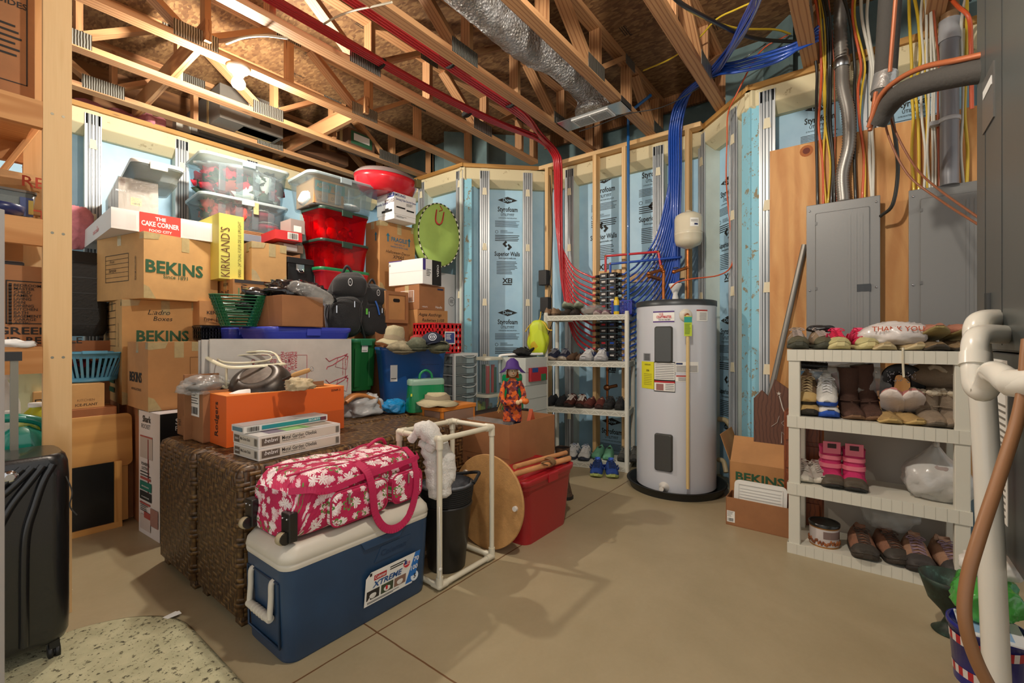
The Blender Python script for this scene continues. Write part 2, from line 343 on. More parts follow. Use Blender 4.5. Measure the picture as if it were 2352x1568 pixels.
# rim of the floor system above the plates: foil-faced foam and lumber
RIM = mt('7f9a9c', .35, .25, var=.3, vs=3); RIMW = wood_mat('dark_rim_board', '8f6236', '5f3d20', '75492a')
for nm, (a, b), mm in (('wall_rim_left', wA, RIMW), ('wall_rim_far', wB, RIM), ('wall_rim_angled', wC, RIM), ('wall_rim_back', wD, RIM), ('wall_rim_back_angled', wE, RIM), ('wall_rim_right', wG, RIM)):
    A = Vector(a + (0,)); B = Vector(b + (0,)); e = (B - A).normalized(); n = Vector((-e.y, e.x, 0)) * .17
    m = MB(mm); L = (B - A).length; m.box(-.2, L + .2, .17, .2, CEIL, DECK)
    ST(m.o(nm, loc=A, rz=atan2(e.y, e.x)))
m = MB(RIMW); m.box(4.33, 4.37, 1.0, 2.9, DECK - .14, DECK); ST(m.o('trim_1'))
# ---- stud framing in front of the back wall
t = TH('stud_partition', 'open pine stud frame carrying the red and blue water tubing', 'stud frame')
FX0, FX1 = 4.125, 4.215
def yat(px, x=FX0): return PX(px, HY, x).y
def lum(p, q, w_, h, mat, name, par, up=Z3):                   # a board with its grain along its length
    p, q = Vector(p), Vector(q); d = q - p; L = d.length; m = MB(mat); m.box(0, L, -w_ / 2, w_ / 2, -h / 2, h / 2); ob = m.o(name, par)
    x = d.normalized(); y = Vector(up).cross(x)
    if y.length < .01: y = Vector((0, 1, 0)).cross(x)
    y.normalize(); z = x.cross(y); M = Matrix((x, y, z)).transposed().to_4x4(); M.translation = p; ob.matrix_local = M; return ob
lum((4.17, 2.93, 3.07), (4.17, 1.12, 3.07), .09, .04, PINEL, 'top_plate', t)
for px in (1255, 1365, 1432, 1578):
    y = yat(px) ; lum((4.17, y, 0), (4.17, y, 3.05), .038, .09, PINEL, 'stud', t, up=X3)
for px0, px1, py, zz_ in ((1436, 1572, 642, .09), (1375, 1425, 628, .12)):
    z = EYE + (HY - py) / FL * 4.45; lum((4.15, yat(px0), z), (4.15, yat(px1), z), .038, .075, PINEL, 'blocking', t)
# ================================================================ FLOOR TRUSSES
PLT = mt('7c7a70', .38, .8, name='galvanised_plate')
def plate_mat():
    N = NT('toothed_truss_plate'); co = N.coord((1, 1, 1)); br = N.n('TexBrick', {'Vector': N.coord((1, 1, 1)), 'Scale': 28.0, 'Mortar Size': .03, 'Color1': hx('6e6b60'), 'Color2': hx('8d8c84'), 'Mortar': hx('3a352c')})
    w_ = N.n('TexWave', {'Vector': N.coord((1, .3, 1)), 'Scale': 22.0, 'Distortion': 1.5, 'Detail': 1.0}); N.put(N.b.inputs['Base Color'], N.ramp(w_.outputs['Fac'], [(.25, '4c463a'), (.5, '7d786a'), (.8, 'aeb0aa')]))
    N.b.inputs['Metallic'].default_value = .65; N.b.inputs['Roughness'].default_value = .4; N.bump(w_.outputs['Fac'], .5, .004); return N.m
PLTM = plate_mat()
def truss(y, x0, x1, ph, label):
    t = TH('floor_truss', label, 'truss', (0, y, CEIL), group='floor trusses overhead')
    zb, zt = .019, DECK - CEIL - .019; lum((x0, 0, zb), (x1, 0, zb), .089, .038, TRUSSW, 'bottom_chord', t); lum((x0, 0, zt), (x1, 0, zt), .089, .038, TRUSSW, 'top_chord', t)
    x = x0 + ph; P = 1.25
    while x < x1 - .12:
        xe = min(x + .50, x1 - .1)
        lum((x, 0, zb + .019), (xe, 0, zt - .019), .085, .036, TRUSSW, 'web', t)
        if x - .5 > x0: lum((x, 0, zb + .019), (x - .46, 0, zt - .019), .085, .036, TRUSSW, 'web', t)
        lum((x + .07, 0, zb + .019), (x + .07, 0, zt - .019), .085, .036, TRUSSW, 'web', t, up=X3)
        for s in (-1, 1):
            m = MB(PLTM); m.box(-.12, .13, -.001, .0015, -.05, .05); m.o('connector_plate', t, (x, s * .046, .058))
        if x + .6 < x1:
            m = MB(PLTM); m.box(-.09, .09, -.001, .0015, -.04, .04); m.o('connector_plate', t, (x + .6, -.046, zt - .02))
            lum((x + .62, 0, zb + .019), (x + .62, 0, zt - .019), .085, .036, TRUSSW, 'web', t, up=X3)
        x += P
    lum((x1 - .02, 0, zb + .019), (x1 - .02, 0, zt - .019), .085, .036, TRUSSW, 'web', t, up=X3)
    return t
TY = [(-.33, 3.90, .20, 'floor truss nearest the grey air handler, furthest right overhead'), (.29, 3.90, .35, 'floor truss just right of the loose blue tubing overhead'),
      (.93, 4.30, .55, 'floor truss right of the ceiling register, ending above the blue tubing'), (1.56, 4.33, .1, 'floor truss along the right end of the ceiling register'),
      (2.19, 4.33, .65, 'floor truss along the left end of the ceiling register'), (2.82, 4.05, .3, 'floor truss with the front bundle of red tubing strapped along it'),
      (3.44, 3.68, .72, 'floor truss carrying the round lamp holder with the lit bulb'), (4.07, 3.68, .2, 'floor truss between the lit bulb and the left wall truss'),
      (4.70, 3.68, .5, 'floor truss closest to the left foundation wall')]
for y, x1, ph, lb in TY: truss(y, -.9, x1, ph, lb)
for xx, lb in ((1.13, 'pine strongback board crossing the trusses by the lit bulb'), (2.32, 'pine strongback board crossing the trusses above the clear tubs')):
    tag(lum((xx, 3.36, CEIL + .11), (xx, 5.05, CEIL + .11), .038, .14, TRUSSW, 'strongback_board', None), lb, 'board')
# ================================================================ LAMPS
CER = mt('f3f0e6', .35); 
for i, ((x, y, z), pw) in enumerate(BULBS):
    lb = ('lit round bulb in a white porcelain holder under a floor truss', 'second lit bulb in a porcelain holder above the open floor', 'third lit bulb in a porcelain holder behind the viewer')[i]
    t = TH('bulb_lamp', lb, 'lamp', (x, y, CEIL), group='porcelain lamp holders under the trusses')
    MB(mt('c9a678', .7)).lathe([(.07, -.012), (.074, 0)], n=28).o('mounting_box', t)
    MB(CER).lathe([(.034, -.06), (.038, -.04), (.062, -.03), (.072, -.016), (.072, -.008)], n=28).o('lamp_holder', t)
    em = NT('glowing_bulb'); em.b.inputs['Emission Color'].default_value = (1, .92, .80, 1); em.b.inputs['Emission Strength'].default_value = pw / (4 * pi * pi * .042 ** 2) 
    MB(em.m).lathe([(.002, -.152), (.02, -.150), (.035, -.140), (.0425, -.122), (.042, -.108), (.034, -.09), (.022, -.072), (.017, -.05)], n=24).o('bulb', t)
# ================================================================ KIT: cartons, totes, crates, bags, shoes
class Bx: pass
def place(xn, d, xl, xr, rot):
    N = PD(xn, HY, d); N.z = 0; r = radians(rot); ex = Vector((cos(r), sin(r), 0)); ey = Vector((-sin(r), cos(r), 0))
    b = Bx(); b.N = N; b.rz = r; b.lx = reach(N, ex, xr); b.ly = reach(N, ey, xl)
    if not (.02 < b.lx < 2 and .02 < b.ly < 1.3): print('PLACE?', xn, xl, xr, rot, round(b.lx, 2), round(b.ly, 2)); b.lx = min(max(b.lx, .05), 1.2); b.ly = .3 if b.ly < 0 else min(b.ly, .6)
    return b
def face(b, F, u, v):                                # a point on face F (F = front-right, L = front-left) in box coordinates
    return Vector((u * b.lx, -.0015, v * b.h)) if F == 'F' else Vector((-.0015, (1 - u) * b.ly, v * b.h))
def stamp(m, b, prints, ink=INK):
    for k_, p in enumerate(prints):
        F, kind, u, v = p[:4]; a = list(p[4:]); ud = X3 if F == 'F' else -Y3; o = face(b, F, u, v) + Vector((0, -1, 0) if F == 'F' else (-1, 0, 0)) * (.00018 * k_ + (0 if kind == 'q' else .0004)); W = b.lx if F == 'F' else b.ly
        out = Vector((0, -.0008, 0)) if F == 'F' else Vector((-.0008, 0, 0))
        if kind == 't': m.text(a[0], o, ud, Z3, a[1], a[2] if len(a) > 2 and a[2] else ink, a[3] if len(a) > 3 else .01, a[4] if len(a) > 4 else 'c', a[5] if len(a) > 5 else None, a[6] if len(a) > 6 else 0)
        elif kind == 'V': m.text(a[0], o, Z3, -ud, a[1], a[2] or ink, a[3] if len(a) > 3 else .01, 'l', a[4] if len(a) > 4 else None)
        elif kind == 'l': m.lines(o, ud, Z3, a[0] * W, a[1] * b.h, a[2], (a[3] if len(a) > 3 and a[3] else ink), .35, .35, len(m.v))
        elif kind == 'q': m.quad(o, ud * (a[0] * W), Z3 * (a[1] * b.h), a[2]); 
        elif kind == 'b': m.bars(o + out, ud, Z3, a[0] * W, a[1] * b.h, 18, ink)
        elif kind == 'r':                              # outlined rectangle
            w_, h_, t_ = a[0] * W, a[1] * b.h, .004
            for oo, uu, vv in ((0, w_, t_), (None, w_, t_)): m.quad(o + (Z3 * (0 if oo == 0 else h_)), ud * uu, Z3 * vv, a[2] if len(a) > 2 else ink)
            for k in (0, w_ - t_): m.quad(o + ud * k, ud * t_, Z3 * h_, a[2] if len(a) > 2 else ink)
        elif kind == 'up':                             # upright arrow
            s_ = a[0]; m.poly([o + ud * x * s_ + Z3 * z * s_ for x, z in ((-.15, 0), (.15, 0), (.15, 1.1), (.42, 1.1), (0, 1.7), (-.42, 1.1), (-.15, 1.1))], a[1] if len(a) > 1 else ink)
def carton(label, xn, yt, yb, d, xl, xr, rot=0., on=None, mat=CB, open_=0, prints=(), tape=1, name='cardboard_box', cat='box', group=None, zt=None, zb=None, bev=.004, ink=INK, flaps=(1, 1, 1, 1), lab=(), ly=None, lx=None, topmat=None, extra=None):
    b = place(xn, d, xl if xl is not None else xn - 5, xr if xr is not None else xn + 5, rot)
    if ly: b.ly = ly
    if lx: b.lx = lx
    b.zb = on if on is not None else (zb if zb is not None else zat(yb, d)); b.zt = zt if zt is not None else zat(yt, d); b.h = b.zt - b.zb
    t = TH(name, label, cat, (b.N.x, b.N.y, b.zb), b.rz, group); b.t = t; lx, ly, h = b.lx, b.ly, b.h
    m = MB(mat)
    if open_:
        w_ = .004; m.box(0, lx, 0, ly, 0, w_); m.box(0, lx, 0, w_, w_, h); m.box(0, lx, ly - w_, ly, w_, h); m.box(0, w_, w_, ly - w_, w_, h); m.box(lx - w_, lx, w_, ly - w_, w_, h)
    else:
        m.box(0, lx, 0, ly, 0, h)
        if topmat: m.quad((0.001, 0.001, h + .001), (lx - .002, 0, 0), (0, ly - .002, 0), topmat)
        if tape: m.box(.002, lx - .002, ly / 2 - .0015, ly / 2 + .0015, h - .001, h + .0006, mt('4a3220', .8))
    stamp(m, b, prints, ink)
    m.o('carton', t, bev=bev)
    if open_:
        fl = open_ if isinstance(open_, (list, tuple)) else ()
        for side, ang in fl:                           # F, B, L, R flap folded outwards by ang degrees from upright
            a = radians(ang); ln = min(lx, ly) * .5; q = MB(mat)
            if side in 'FB':
                s = -1 if side == 'F' else 1; y0 = 0 if side == 'F' else ly; q.prism([(0.004, y0, h), (lx - .004, y0, h), (lx - .012, y0 + s * sin(a) * ln, h + cos(a) * ln), (.012, y0 + s * sin(a) * ln, h + cos(a) * ln)], (0, .003, .001))
            else:
                s = -1 if side == 'L' else 1; x0 = 0 if side == 'L' else lx; q.prism([(x0, .004, h), (x0, ly - .004, h), (x0 + s * sin(a) * ln, ly - .012, h + cos(a) * ln), (x0 + s * sin(a) * ln, .012, h + cos(a) * ln)], (.003, 0, .001))
            q.o('flap', t)
    elif tape:
        sp_ = lambda f: (lambda q: (f(q), q.o('packing_tape', t)))(MB(TAPE)); q = MB(TAPE); y = ly / 2; q.box(-.001, lx + .001, y - .025, y + .025, h, h + .001)
        q.box(-.0012, 0, y - .025, y + .025, h - .07, h + .001)
        if tape > 1:
            sp_(lambda q: (q.prism([(.0, -.0015, h - .004), (.10, -.0015, h - .002), (.085, -.0015, h - .04), (.0, -.0015, h - .05)], (0, .001, 0)), q.box(-.0012, 0, 0, .05, h - .045, h - .004)))
            sp_(lambda q: q.prism([(.0, -.0015, .0), (.07, -.0015, .0), (.03, -.0015, .075), (.0, -.0015, .09)], (0, .001, 0))); sp_(lambda q: q.box(lx * .48, lx * .48 + .05, -.0015, 0, h - .1, h))
            sp_(lambda q: q.prism([(lx, -.0015, .0), (lx - .05, -.0015, .0), (lx, -.0015, .06)], (0, .001, 0))); sp_(lambda q: q.box(lx - .05, lx, -.0015, 0, h - .06, h))
        q.o('packing_tape', t)
    for L_ in lab: 
        q = MB(LABEL); F, u, v, w_, h_ = L_[:5]; o = face(b, F, u, v); ud = X3 if F == 'F' else -Y3; W = lx if F == 'F' else ly
        q.quad(o, ud * (w_ * W), Z3 * (h_ * h), L_[5] if len(L_) > 5 else LABEL); out = Vector((0, -.0006, 0)) if F == 'F' else Vector((-.0006, 0, 0))
        q.lines(o + out + ud * .06 * w_ * W + Z3 * h_ * h * .93, ud, Z3, w_ * W * .85, h_ * h * .5, 5, INK, .3, .5, len(label)); q.bars(o + out + ud * .1 * w_ * W + Z3 * h_ * h * .08, ud, Z3, w_ * W * .75, h_ * h * .28, 16, INK); q.o('sticker', t)
    return b
def prop(b, label, mat=CBD, inset=.02, to=None, zb=0., name='cardboard_box'):     # a plainer carton a stack stands on
    t = TH(name, label, 'box', (b.N.x, b.N.y, zb), b.rz); m = MB(mat); h = (b.zb if to is None else to) - zb
    m.box(inset, b.lx - inset, inset, b.ly - inset, 0, h); m.o('carton', t, bev=.004); q = MB(TAPE); q.box(inset, b.lx - inset, b.ly / 2 - .025, b.ly / 2 + .025, h, h + .001 - .0011); q.box(inset - .001, inset, b.ly / 2 - .025, b.ly / 2 + .025, h - .06, h); q.o('packing_tape', t); return t
def fill(t, c, r, mat, name='contents', amp=.25, sc=9, n=1, seed=1., mats=None, parts=None, flat=.5):
    rd = random.Random(int(seed * 10)); m = MB(mat)
    for i in range(n):
        q = Vector(c) + Vector((rd.uniform(-1, 1) * r[0] * .75, rd.uniform(-1, 1) * r[1] * .75, rd.uniform(-.6, .6) * r[2])) if n > 1 else Vector(c)
        k = 1 if n == 1 else rd.uniform(.2, .42); m.ell(q, (r[0] * k, r[1] * k, r[2] * (k if n == 1 else k * 1.6)), 14, 8, (mats[i % len(mats)] if mats else mat), crumple(amp, sc, seed + i))
    return m.o(name, t)
def tote(label, xn, yt, yb, d, xl, xr, rot, col, lidc=None, on=None, see=0., name='storage_tote', cat='storage tote', cont=None, group=None, zt=None, ly=None, lx=None, taper=.88, lidh=.03, sticker=None, ribs=4, rad=.05, zb=None, flat_lid=False):
    b = place(xn, d, xl, xr, rot); b.ly = ly or b.ly; b.lx = lx or b.lx; b.zb = on if on is not None else (zb if zb is not None else zat(yb, d)); b.zt = zt if zt is not None else zat(yt, d); b.h = h = b.zt - b.zb
    t = TH(name, label, cat, (b.N.x, b.N.y, b.zb), b.rz, group); b.t = t; lx, ly = b.lx, b.ly; cx, cy = lx / 2, ly / 2; hb = h - (lidh * .7 if lidc else 0)
    m = MB(col); w_ = .003
    R = lambda k, z, g=0.: rr(lx * k - g, ly * k - g, rad, z, 5, cx, cy)
    k = lambda z: taper + (1 - taper) * .8 * z / h
    out = [R(k(0) * .985, 0), R(k(0), .012), R(k(hb - .055), hb - .055), R(k(hb - .05) + .015, hb - .05), R(k(hb - .03) + .018, hb - .03), R(.985, hb - .028), R(1.0, hb - .02), R(1.0, hb)]
    inn = [R(.965, hb), R(k(.01), .014, .012)]
    m.loft(out + inn, cap=(1, 1))
    if ribs:
        for i in range(ribs):
            x = lx * (.22 + .56 * i / max(1, ribs - 1)); y0 = cy - ly * k(h * .4) / 2; q0 = cy - ly * k(.02) / 2; q1 = cy - ly * k(hb - .06) / 2
            m.loft([rr(.05, .012, .004, .03, 3, x, q0 + .003), rr(.055, .012, .004, hb - .07, 3, x, q1 + .003)], cap=(1, 1))
    m.o('tub', t)
    if lidc:
        m = MB(lidc); L = [R(1.012, hb - .014), R(1.02, hb - .004), R(1.02, hb + lidh * .25), R(1.0, hb + lidh * .3), R(.955, hb + lidh * .3), R(.93, hb + lidh * .12 if not flat_lid else hb + lidh * .3), R(.8, hb + lidh * .12 if not flat_lid else hb + lidh * .3), R(.77, hb + lidh * .3), R(.3, hb + lidh * .3)]
        m.loft(L, cap=(0, 1)); m.o('lid', t)
        for s in (0, 1):
            q = MB(lidc); q.box(cx - .05, cx + .05, -.012 if s == 0 else ly - .001, .001 if s == 0 else ly + .012, hb - .045, hb + .006); q.o('latch', t, bev=.003)
    if sticker:
        u, v, w2, h2, c2 = sticker; q = MB(LABEL); kk = k(v * h); y = cy - ly * kk / 2 - .004; q.quad((u * lx, y, v * h), (w2 * lx, 0, 0), (0, -(k((v + h2) * h) - kk) * ly / 2, h2 * h)); q.quad((u * lx, y - .001, v * h + h2 * h * .62), (w2 * lx, 0, 0), (0, 0, h2 * h * .3), mt(c2, .5)); q.lines((u * lx + .005, y - .001, v * h + h2 * h * .5), X3, Z3, w2 * lx * .8, h2 * h * .4, 4, INK); q.o('sticker', t)
    if cont: cont(t, lx, ly, h)
    b.top = b.zb + hb + (lidh * .3 if lidc else 0); return b
def crate(label, b, h, col, zb, nx=5, nz=3, name='plastic_crate', cat='crate', bot=.85, sticker=None):
    t = TH(name, label, cat, (b.N.x, b.N.y, zb), b.rz); lx, ly = b.lx, b.ly; m = MB(col)
    def side(p0, u, n, L):                             # grid wall with holes
        p0, u, n = Vector(p0), Vector(u), Vector(n); bars_x = [i / nx for i in range(nx + 1)]
        for i, f in enumerate(bars_x):
            a = p0 + u * (L * (.02 + .96 * f)); wdt = L / nx * .42 if 0 < i < nx else L / nx * .5; m.bar(a + Z3 * .01, a + Z3 * (h - .01), wdt, .004, up=n)
        for j in range(nz + 1):
            z = .02 + (h - .05) * j / nz; m.bar(p0 + Z3 * z, p0 + u * L + Z3 * z, .004, h / nz * .42, up=Z3)
    for p0, u, n, L in (((0, 0, 0), X3, Y3, lx), ((0, ly, 0), X3, Y3, lx), ((0, 0, 0), Y3, X3, ly), ((lx, 0, 0), Y3, X3, ly)): side(p0, u, n, L)
    m.box(0, lx, 0, ly, 0, .006); m.loft([rr(lx + .016, ly + .016, .01, h - .012, 2, lx / 2, ly / 2), rr(lx + .016, ly + .016, .01, h, 2, lx / 2, ly / 2), rr(lx - .01, ly - .01, .01, h, 2, lx / 2, ly / 2), rr(lx - .01, ly - .01, .01, h - .012, 2, lx / 2, ly / 2)], cap=(0, 0), sm=False)
    m.o('basket', t)
    if sticker: q = MB(LABEL); q.box(lx * .35, lx * .75, -.006, -.005, h * .3, h * .72); q.box(lx * .38, lx * .72, -.0068, -.006, h * .34, h * .68, mt('3a4a8a', .5)); q.lines((lx * .4, -.0075, h * .64), X3, Z3, lx * .2, h * .2, 4, LABEL); q.o('sticker', t)
    return t
def bag(label, c, r, mat=FILM, amp=.3, sc=9., seed=1., knot=None, name='plastic_bag', cat='bag', prints=None, squash=.0, inner=None, rz=0., group=None):
    t = TH(name, label, cat, c, rz, group); f0 = crumple(amp, sc, seed)
    def fn(q):
        q = f0(q); zz_ = q.z / r[2]
        if knot and zz_ > .1: s = max(.1, 1 - (zz_ - .1) * 1.05); q = Vector((q.x * s, q.y * s, q.z * (1 + .1 * zz_)))
        if q.z < -r[2] * .82: q.z = -r[2] * .82
        return q + Z3 * (r[2] * .82)
    m = MB(mat); m.ell((0, 0, 0), r, 40, 24, fn=fn, p=.85); m.o('bag_body', t)
    if knot:
        q = MB(mat)
        for s in (-1, 1): q.ell((s * r[0] * .22, 0, r[2] * 1.86), (r[0] * .28, r[1] * .1, r[2] * .13), 14, 8, fn=crumple(.4, 20, seed))
        q.o('knot', t)
    if inner: q = MB(inner); q.ell((0, 0, r[2] * .75), (r[0] * .8, r[1] * .75, r[2] * .62), 16, 10, fn=crumple(.3, 8, seed + 4)); q.o('contents', t)
    if prints: prints(t)
    return t
def shoe(t, L=.28, up='7a6a5a', sole='3a3a30', lace=None, lining='2a2420', toe=None, w=.095, h=.10, coll=.07, style='sneaker', accent=None, loc=(0, 0, 0), rz=0., name_root=True):
    # toe points to local +x, sole on z=0
    hs = .026 if style != 'flat' else .012; N_ = 16; A = MB(mt(sole, .7, bs=.3, bsc=60))
    def wid(s): return w * (.36 + .16 * sin(min(1, s * 2.4) * pi / 2) if s < .4 else (.36 + .16 * sin(min(1, s * 2.4) * pi / 2)) * (1 - .0 * s)) * (1.0 if s < .75 else math.sqrt(max(.0, 1 - ((s - .75) / .262) ** 2)) * .999 + .02) * (1 if s > .12 else math.sqrt(max(0, 1 - ((.12 - s) / .13) ** 2)) + .02) * 2
    def loop(s, zlo, zhi, k=1.): 
        ww = wid(s) * k / 2; x = (s - .5) * L; bulge = 1 + (zhi - zlo) * 0
        return [Vector((x, ww * cos(a) if False else y, z)) for y, z in ((-ww, zlo), (-ww * 1.03, zlo + (zhi - zlo) * .5), (-ww * .97, zhi), (0, zhi), (ww * .97, zhi), (ww * 1.03, zlo + (zhi - zlo) * .5), (ww, zlo), (0, zlo))]
    S = [i / 20 for i in range(21)]
    tp = lambda s: .010 * max(0, (s - .8) / .2) ** 2 * 2
    A.loft([[Vector((p.x, p.y, p.z + tp(s))) for p in loop(s, 0, hs + (.012 if s < .3 else .0))] for s in S], sm=True); A.o('sole', t)
    top = lambda s: (h * (1.0 - .12 * sin(pi * min(1, s / .35))) if s < .35 else h * (.98 - .60 * ((s - .35) / .65) ** 1.0)) if s < .93 else h * .36 * (1 - (s - .93) * 4)
    U = MB(mt(up, .75, bs=.35, bsc=90, var=.15, vs=20)); loops = []
    for s in S[:]:
        ww = wid(s) * .98 / 2; x = (s - .5) * L; z0 = hs * .8 + tp(s); z1 = max(z0 + .01, top(s)); tw = ww * (.42 if s < .5 else .42 + .3 * (s - .5) * 2); op = .05 < s < .42
        zi = z1 - coll * (1 if op else 0) * .7
        loops.append([Vector(p) for p in ((x, -ww, z0), (x, -ww * 1.02, z0 + (z1 - z0) * .35), (x, -(ww * .6 + tw * .4), z0 + (z1 - z0) * .75), (x, -tw, z1), (x, -tw * .7, zi if op else z1 + .002), (x, 0, zi if op else z1 + .004), (x, tw * .7, zi if op else z1 + .002), (x, tw, z1), (x, ww * .6 + tw * .4, z0 + (z1 - z0) * .75), (x, ww * 1.02, z0 + (z1 - z0) * .35), (x, ww, z0), (x, 0, z0))])
    U.loft(loops, sm=True)
    if accent:
        for s0 in (.25, .5):
            for sg in (-1, 1):
                pts = [((s0 + i * .06 - .5) * L, sg * (wid(s0 + i * .06) / 2 * 1.03), hs + .012 + .012 * i) for i in range(5)]; U.tube(pts, [.004, .008, .007, .006, .003], 6, mt(accent, .6), flat=.4)
    U.o('upper', t, sub=0)
    I = MB(mt(lining, .9)); I.ell(((-.27) * L, 0, h * .62), (L * .17, w * .27, h * .32), 14, 8); I.o('lining', t)
    if toe:
        Tm = MB(mt(toe, .55, bs=.2, bsc=60)); Tm.loft([[p * 1 + Vector((0, 0, .0)) for p in [Vector((q.x + .002, q.y * 1.04, q.z * 1.02 + .0015)) for q in lp]] for s, lp in zip(S, loops) if s >= .72], sm=True); Tm.o('toe_cap', t)
    if style in ('sneaker', 'boot') and lace:
        Lm = MB(mt(lace, .8)); Tn = MB(mt(up if not accent else accent, .8))
        Tn.loft([[Vector(((.42 - .5) * L - .004, -w * .2, h * .86)), Vector(((.42 - .5) * L - .004, w * .2, h * .86)), Vector(((.38 - .5) * L, w * .2, h * 1.0)), Vector(((.38 - .5) * L, -w * .2, h * 1.0))], [Vector(((.30 - .5) * L, -w * .22, h * 1.18)), Vector(((.30 - .5) * L, w * .22, h * 1.18)), Vector(((.28 - .5) * L, w * .22, h * 1.19)), Vector(((.28 - .5) * L, -w * .22, h * 1.19))]]); Tn.o('tongue', t)
        for i in range(5):
            s = .40 + i * .075; z = top(s) + .007; x = (s - .5) * L; tw = wid(s) * .24
            Lm.tube([(x, -tw, z - .004), (x + .008, 0, z + .003), (x + .016, tw, z - .006)], .0028, 5); Lm.tube([(x, tw, z - .004), (x + .008, 0, z + .001), (x + .016, -tw, z - .006)], .0028, 5)
        x = (.38 - .5) * L
        for sg in (-1, 1): Lm.tube(curve([(x, 0, h), (x + .01, sg * .02, h + .014), (x + .015, sg * .038, h + .002), (x + .012, sg * .01, h - .001), (x + .03, sg * .045, h * .6)], 4), .0026, 5)
        Lm.o('laces', t)
    return t
def pair(label, pos, z, ang, spread=.105, tilt=None, group=None, name='shoe', cat='shoe', names=('left', 'right'), skew=4, **kw):
    # two shoes, toes along ang degrees; each is a thing of its own
    out = []
    a = radians(ang); side = Vector((-sin(a), cos(a), 0))
    for k, s in enumerate((1, -1)):
        c = Vector(pos) + side * spread / 2 * s; c.z = z
        lb = label.replace('#', names[k])
        if out:
            r = copy_tree(out[0]); r.location = c; r.rotation_euler = (0, 0, a + radians(-skew)); r.scale = (1, -1, 1) if not kw.get('nomir') else (1, 1, 1); r['label'] = lb
        else: r = TH(name, lb, cat, c, a + radians(skew), group); shoe(r, **{q: v for q, v in kw.items() if q != 'nomir'})
        if tilt: r.rotation_euler = (radians(tilt[0]), radians(tilt[1]), r.rotation_euler.z); r.location.z = z + tilt[2]
        out.append(r)
    return out
# ================================================================ LEFT: timber shelving and its load
t = TH('timber_shelving', 'tall pine shelving unit of screwed lumber at the left edge', 'shelving', (0, 0, 0))
PYF = 2.753
for x, y, nm in ((.355, PYF + .019, 0), (-1.15, PYF + .019, 0), (.355, 3.40, 0)): lum((x, y, 0), (x, y, 3.08), .038, .089, PINEL, 'post', t, up=X3)
q = MB(mt('8d8878', .3, 1.))
for z in (2.165, 1.655, 1.12):
    for x in (.338, .372): q.lathe([(.0055, 0), (.0055, .0015)], (x, PYF - .001, z), 10, axis='y')
q.o('screws', t)
LV = (2.19, 1.69, 1.15, .66)
for z in LV:
    lum((-1.1, PYF + .019, z - .048), (.31, PYF + .019, z - .048), .038, .096, PINE, 'rail', t); lum((-1.1, 3.40, z - .048), (.31, 3.40, z - .048), .038, .096, PINE, 'rail', t)
    MB(PINE).box(-1.1, .31, PYF, 3.42, z, z + .016).o('shelf_board', t)
a, b_ = PY(-80, 500, 3.36), PY(112, 262, 3.36); lum(a, b_, .02, .15, PINE, 'brace', t, up=(0, 1, 0))
SH = [z + .016 for z in LV]
carton('brown carton with black printed panel, highest on the timber shelving', -150, 0, 0, 1.78, None, 80, on=SH[0], zt=2.95, ly=.42, mat=CBD, tape=1, prints=[('F', 'r', .1, .12, .82, .7), ('F', 't', .70, .56, 'GUIDES', .035, INK, .01, 'c'), ('F', 'l', .62, .45, .25, .2, 6), ('F', 'l', .2, .7, .3, .3, 8)])
bT = carton('moving carton printed THINK GREEN with a checklist of rooms, on the timber shelving', -190, 0, 0, 1.74, None, 103, on=SH[2], zt=1.515, ly=.4, mat=CBD, tape=1,
    prints=[('F', 't', .56, .155, 'THINK GREEN', .043, INK, .02, 'c', .34), ('F', 't', .74, .04, 'REUSE AND RECYCLE', .04, INK, .02, 'c', .42), ('F', 'r', .2, .28, .42, .52), ('F', 'r', .66, .28, .33, .52)] + [('F', 'q', .2, .34 + .075 * i, .42, .005, INK) for i in range(5)] +
    [('F', 't', .73, .74 - .042 * i, w_, .017, INK, .01, 'l') for i, w_ in enumerate('BEDROOM MASTER CHILD FAMILY LIVING DEN DINING KITCHEN BATH BASEMENT GARAGE ATTIC LAUNDRY'.split()[:12])] + [('F', 'r', .685, .735 - .042 * i, .025, .028) for i in range(12)])
m = MB(mt('3c4248', .4)).box(-.05, .28, 3.0, 3.3, 0, .03); tag(m.o('flat_case', loc=(0, 0, bT.zt + .001), bev=.006), 'flat dark grey case lying on the THINK GREEN carton', 'case')
def crinkle(label, name, cat, c, s, mat, amp=.01, sc=7, pr_=None, rz=0):
    t = TH(name, label, cat, c, rz); m = MB(mat); fn = lambda p: Vector(p) + noise.noise_vector(Vector(p) * sc) * amp; K = 7; L = []
    for k in range(K):
        z = s[2] * k / (K - 1); kx = 1 - .03 * sin(k * 2.); L.append([fn((p.x, p.y, p.z)) + (Z3 * 0) for p in rr(s[0] * kx, s[1] * (kx if k < K - 2 else .7 if k < K - 1 else .15), .01, z, 5)])
    for p in L[0]: p.z = max(p.z, 0) * 0
    m.loft(L, sm=False)
    if pr_: pr_(m)
    m.o('bag_body', t); return t
c = PY(44, 500, 3.12); c.z = SH[1]
crinkle('crumpled brown kraft paper sack with faint red lettering on the timber shelving', 'paper_sack', 'bag', c, (.31, .16, .27), mt('a87f4f', .8, var=.25, vs=9), .03, 9, lambda m: [m.text(s_, (.0, -.1, z), X3, Z3, .07, mt('b5442c', .7), .01) for s_, z in (('RE', .19), ('TT', .04))])
c = PY(26, 500, 2.90); c.z = SH[1]; t = TH('deli_tub', 'clear plastic tub of white granules beside the kraft sack', 'tub', c)
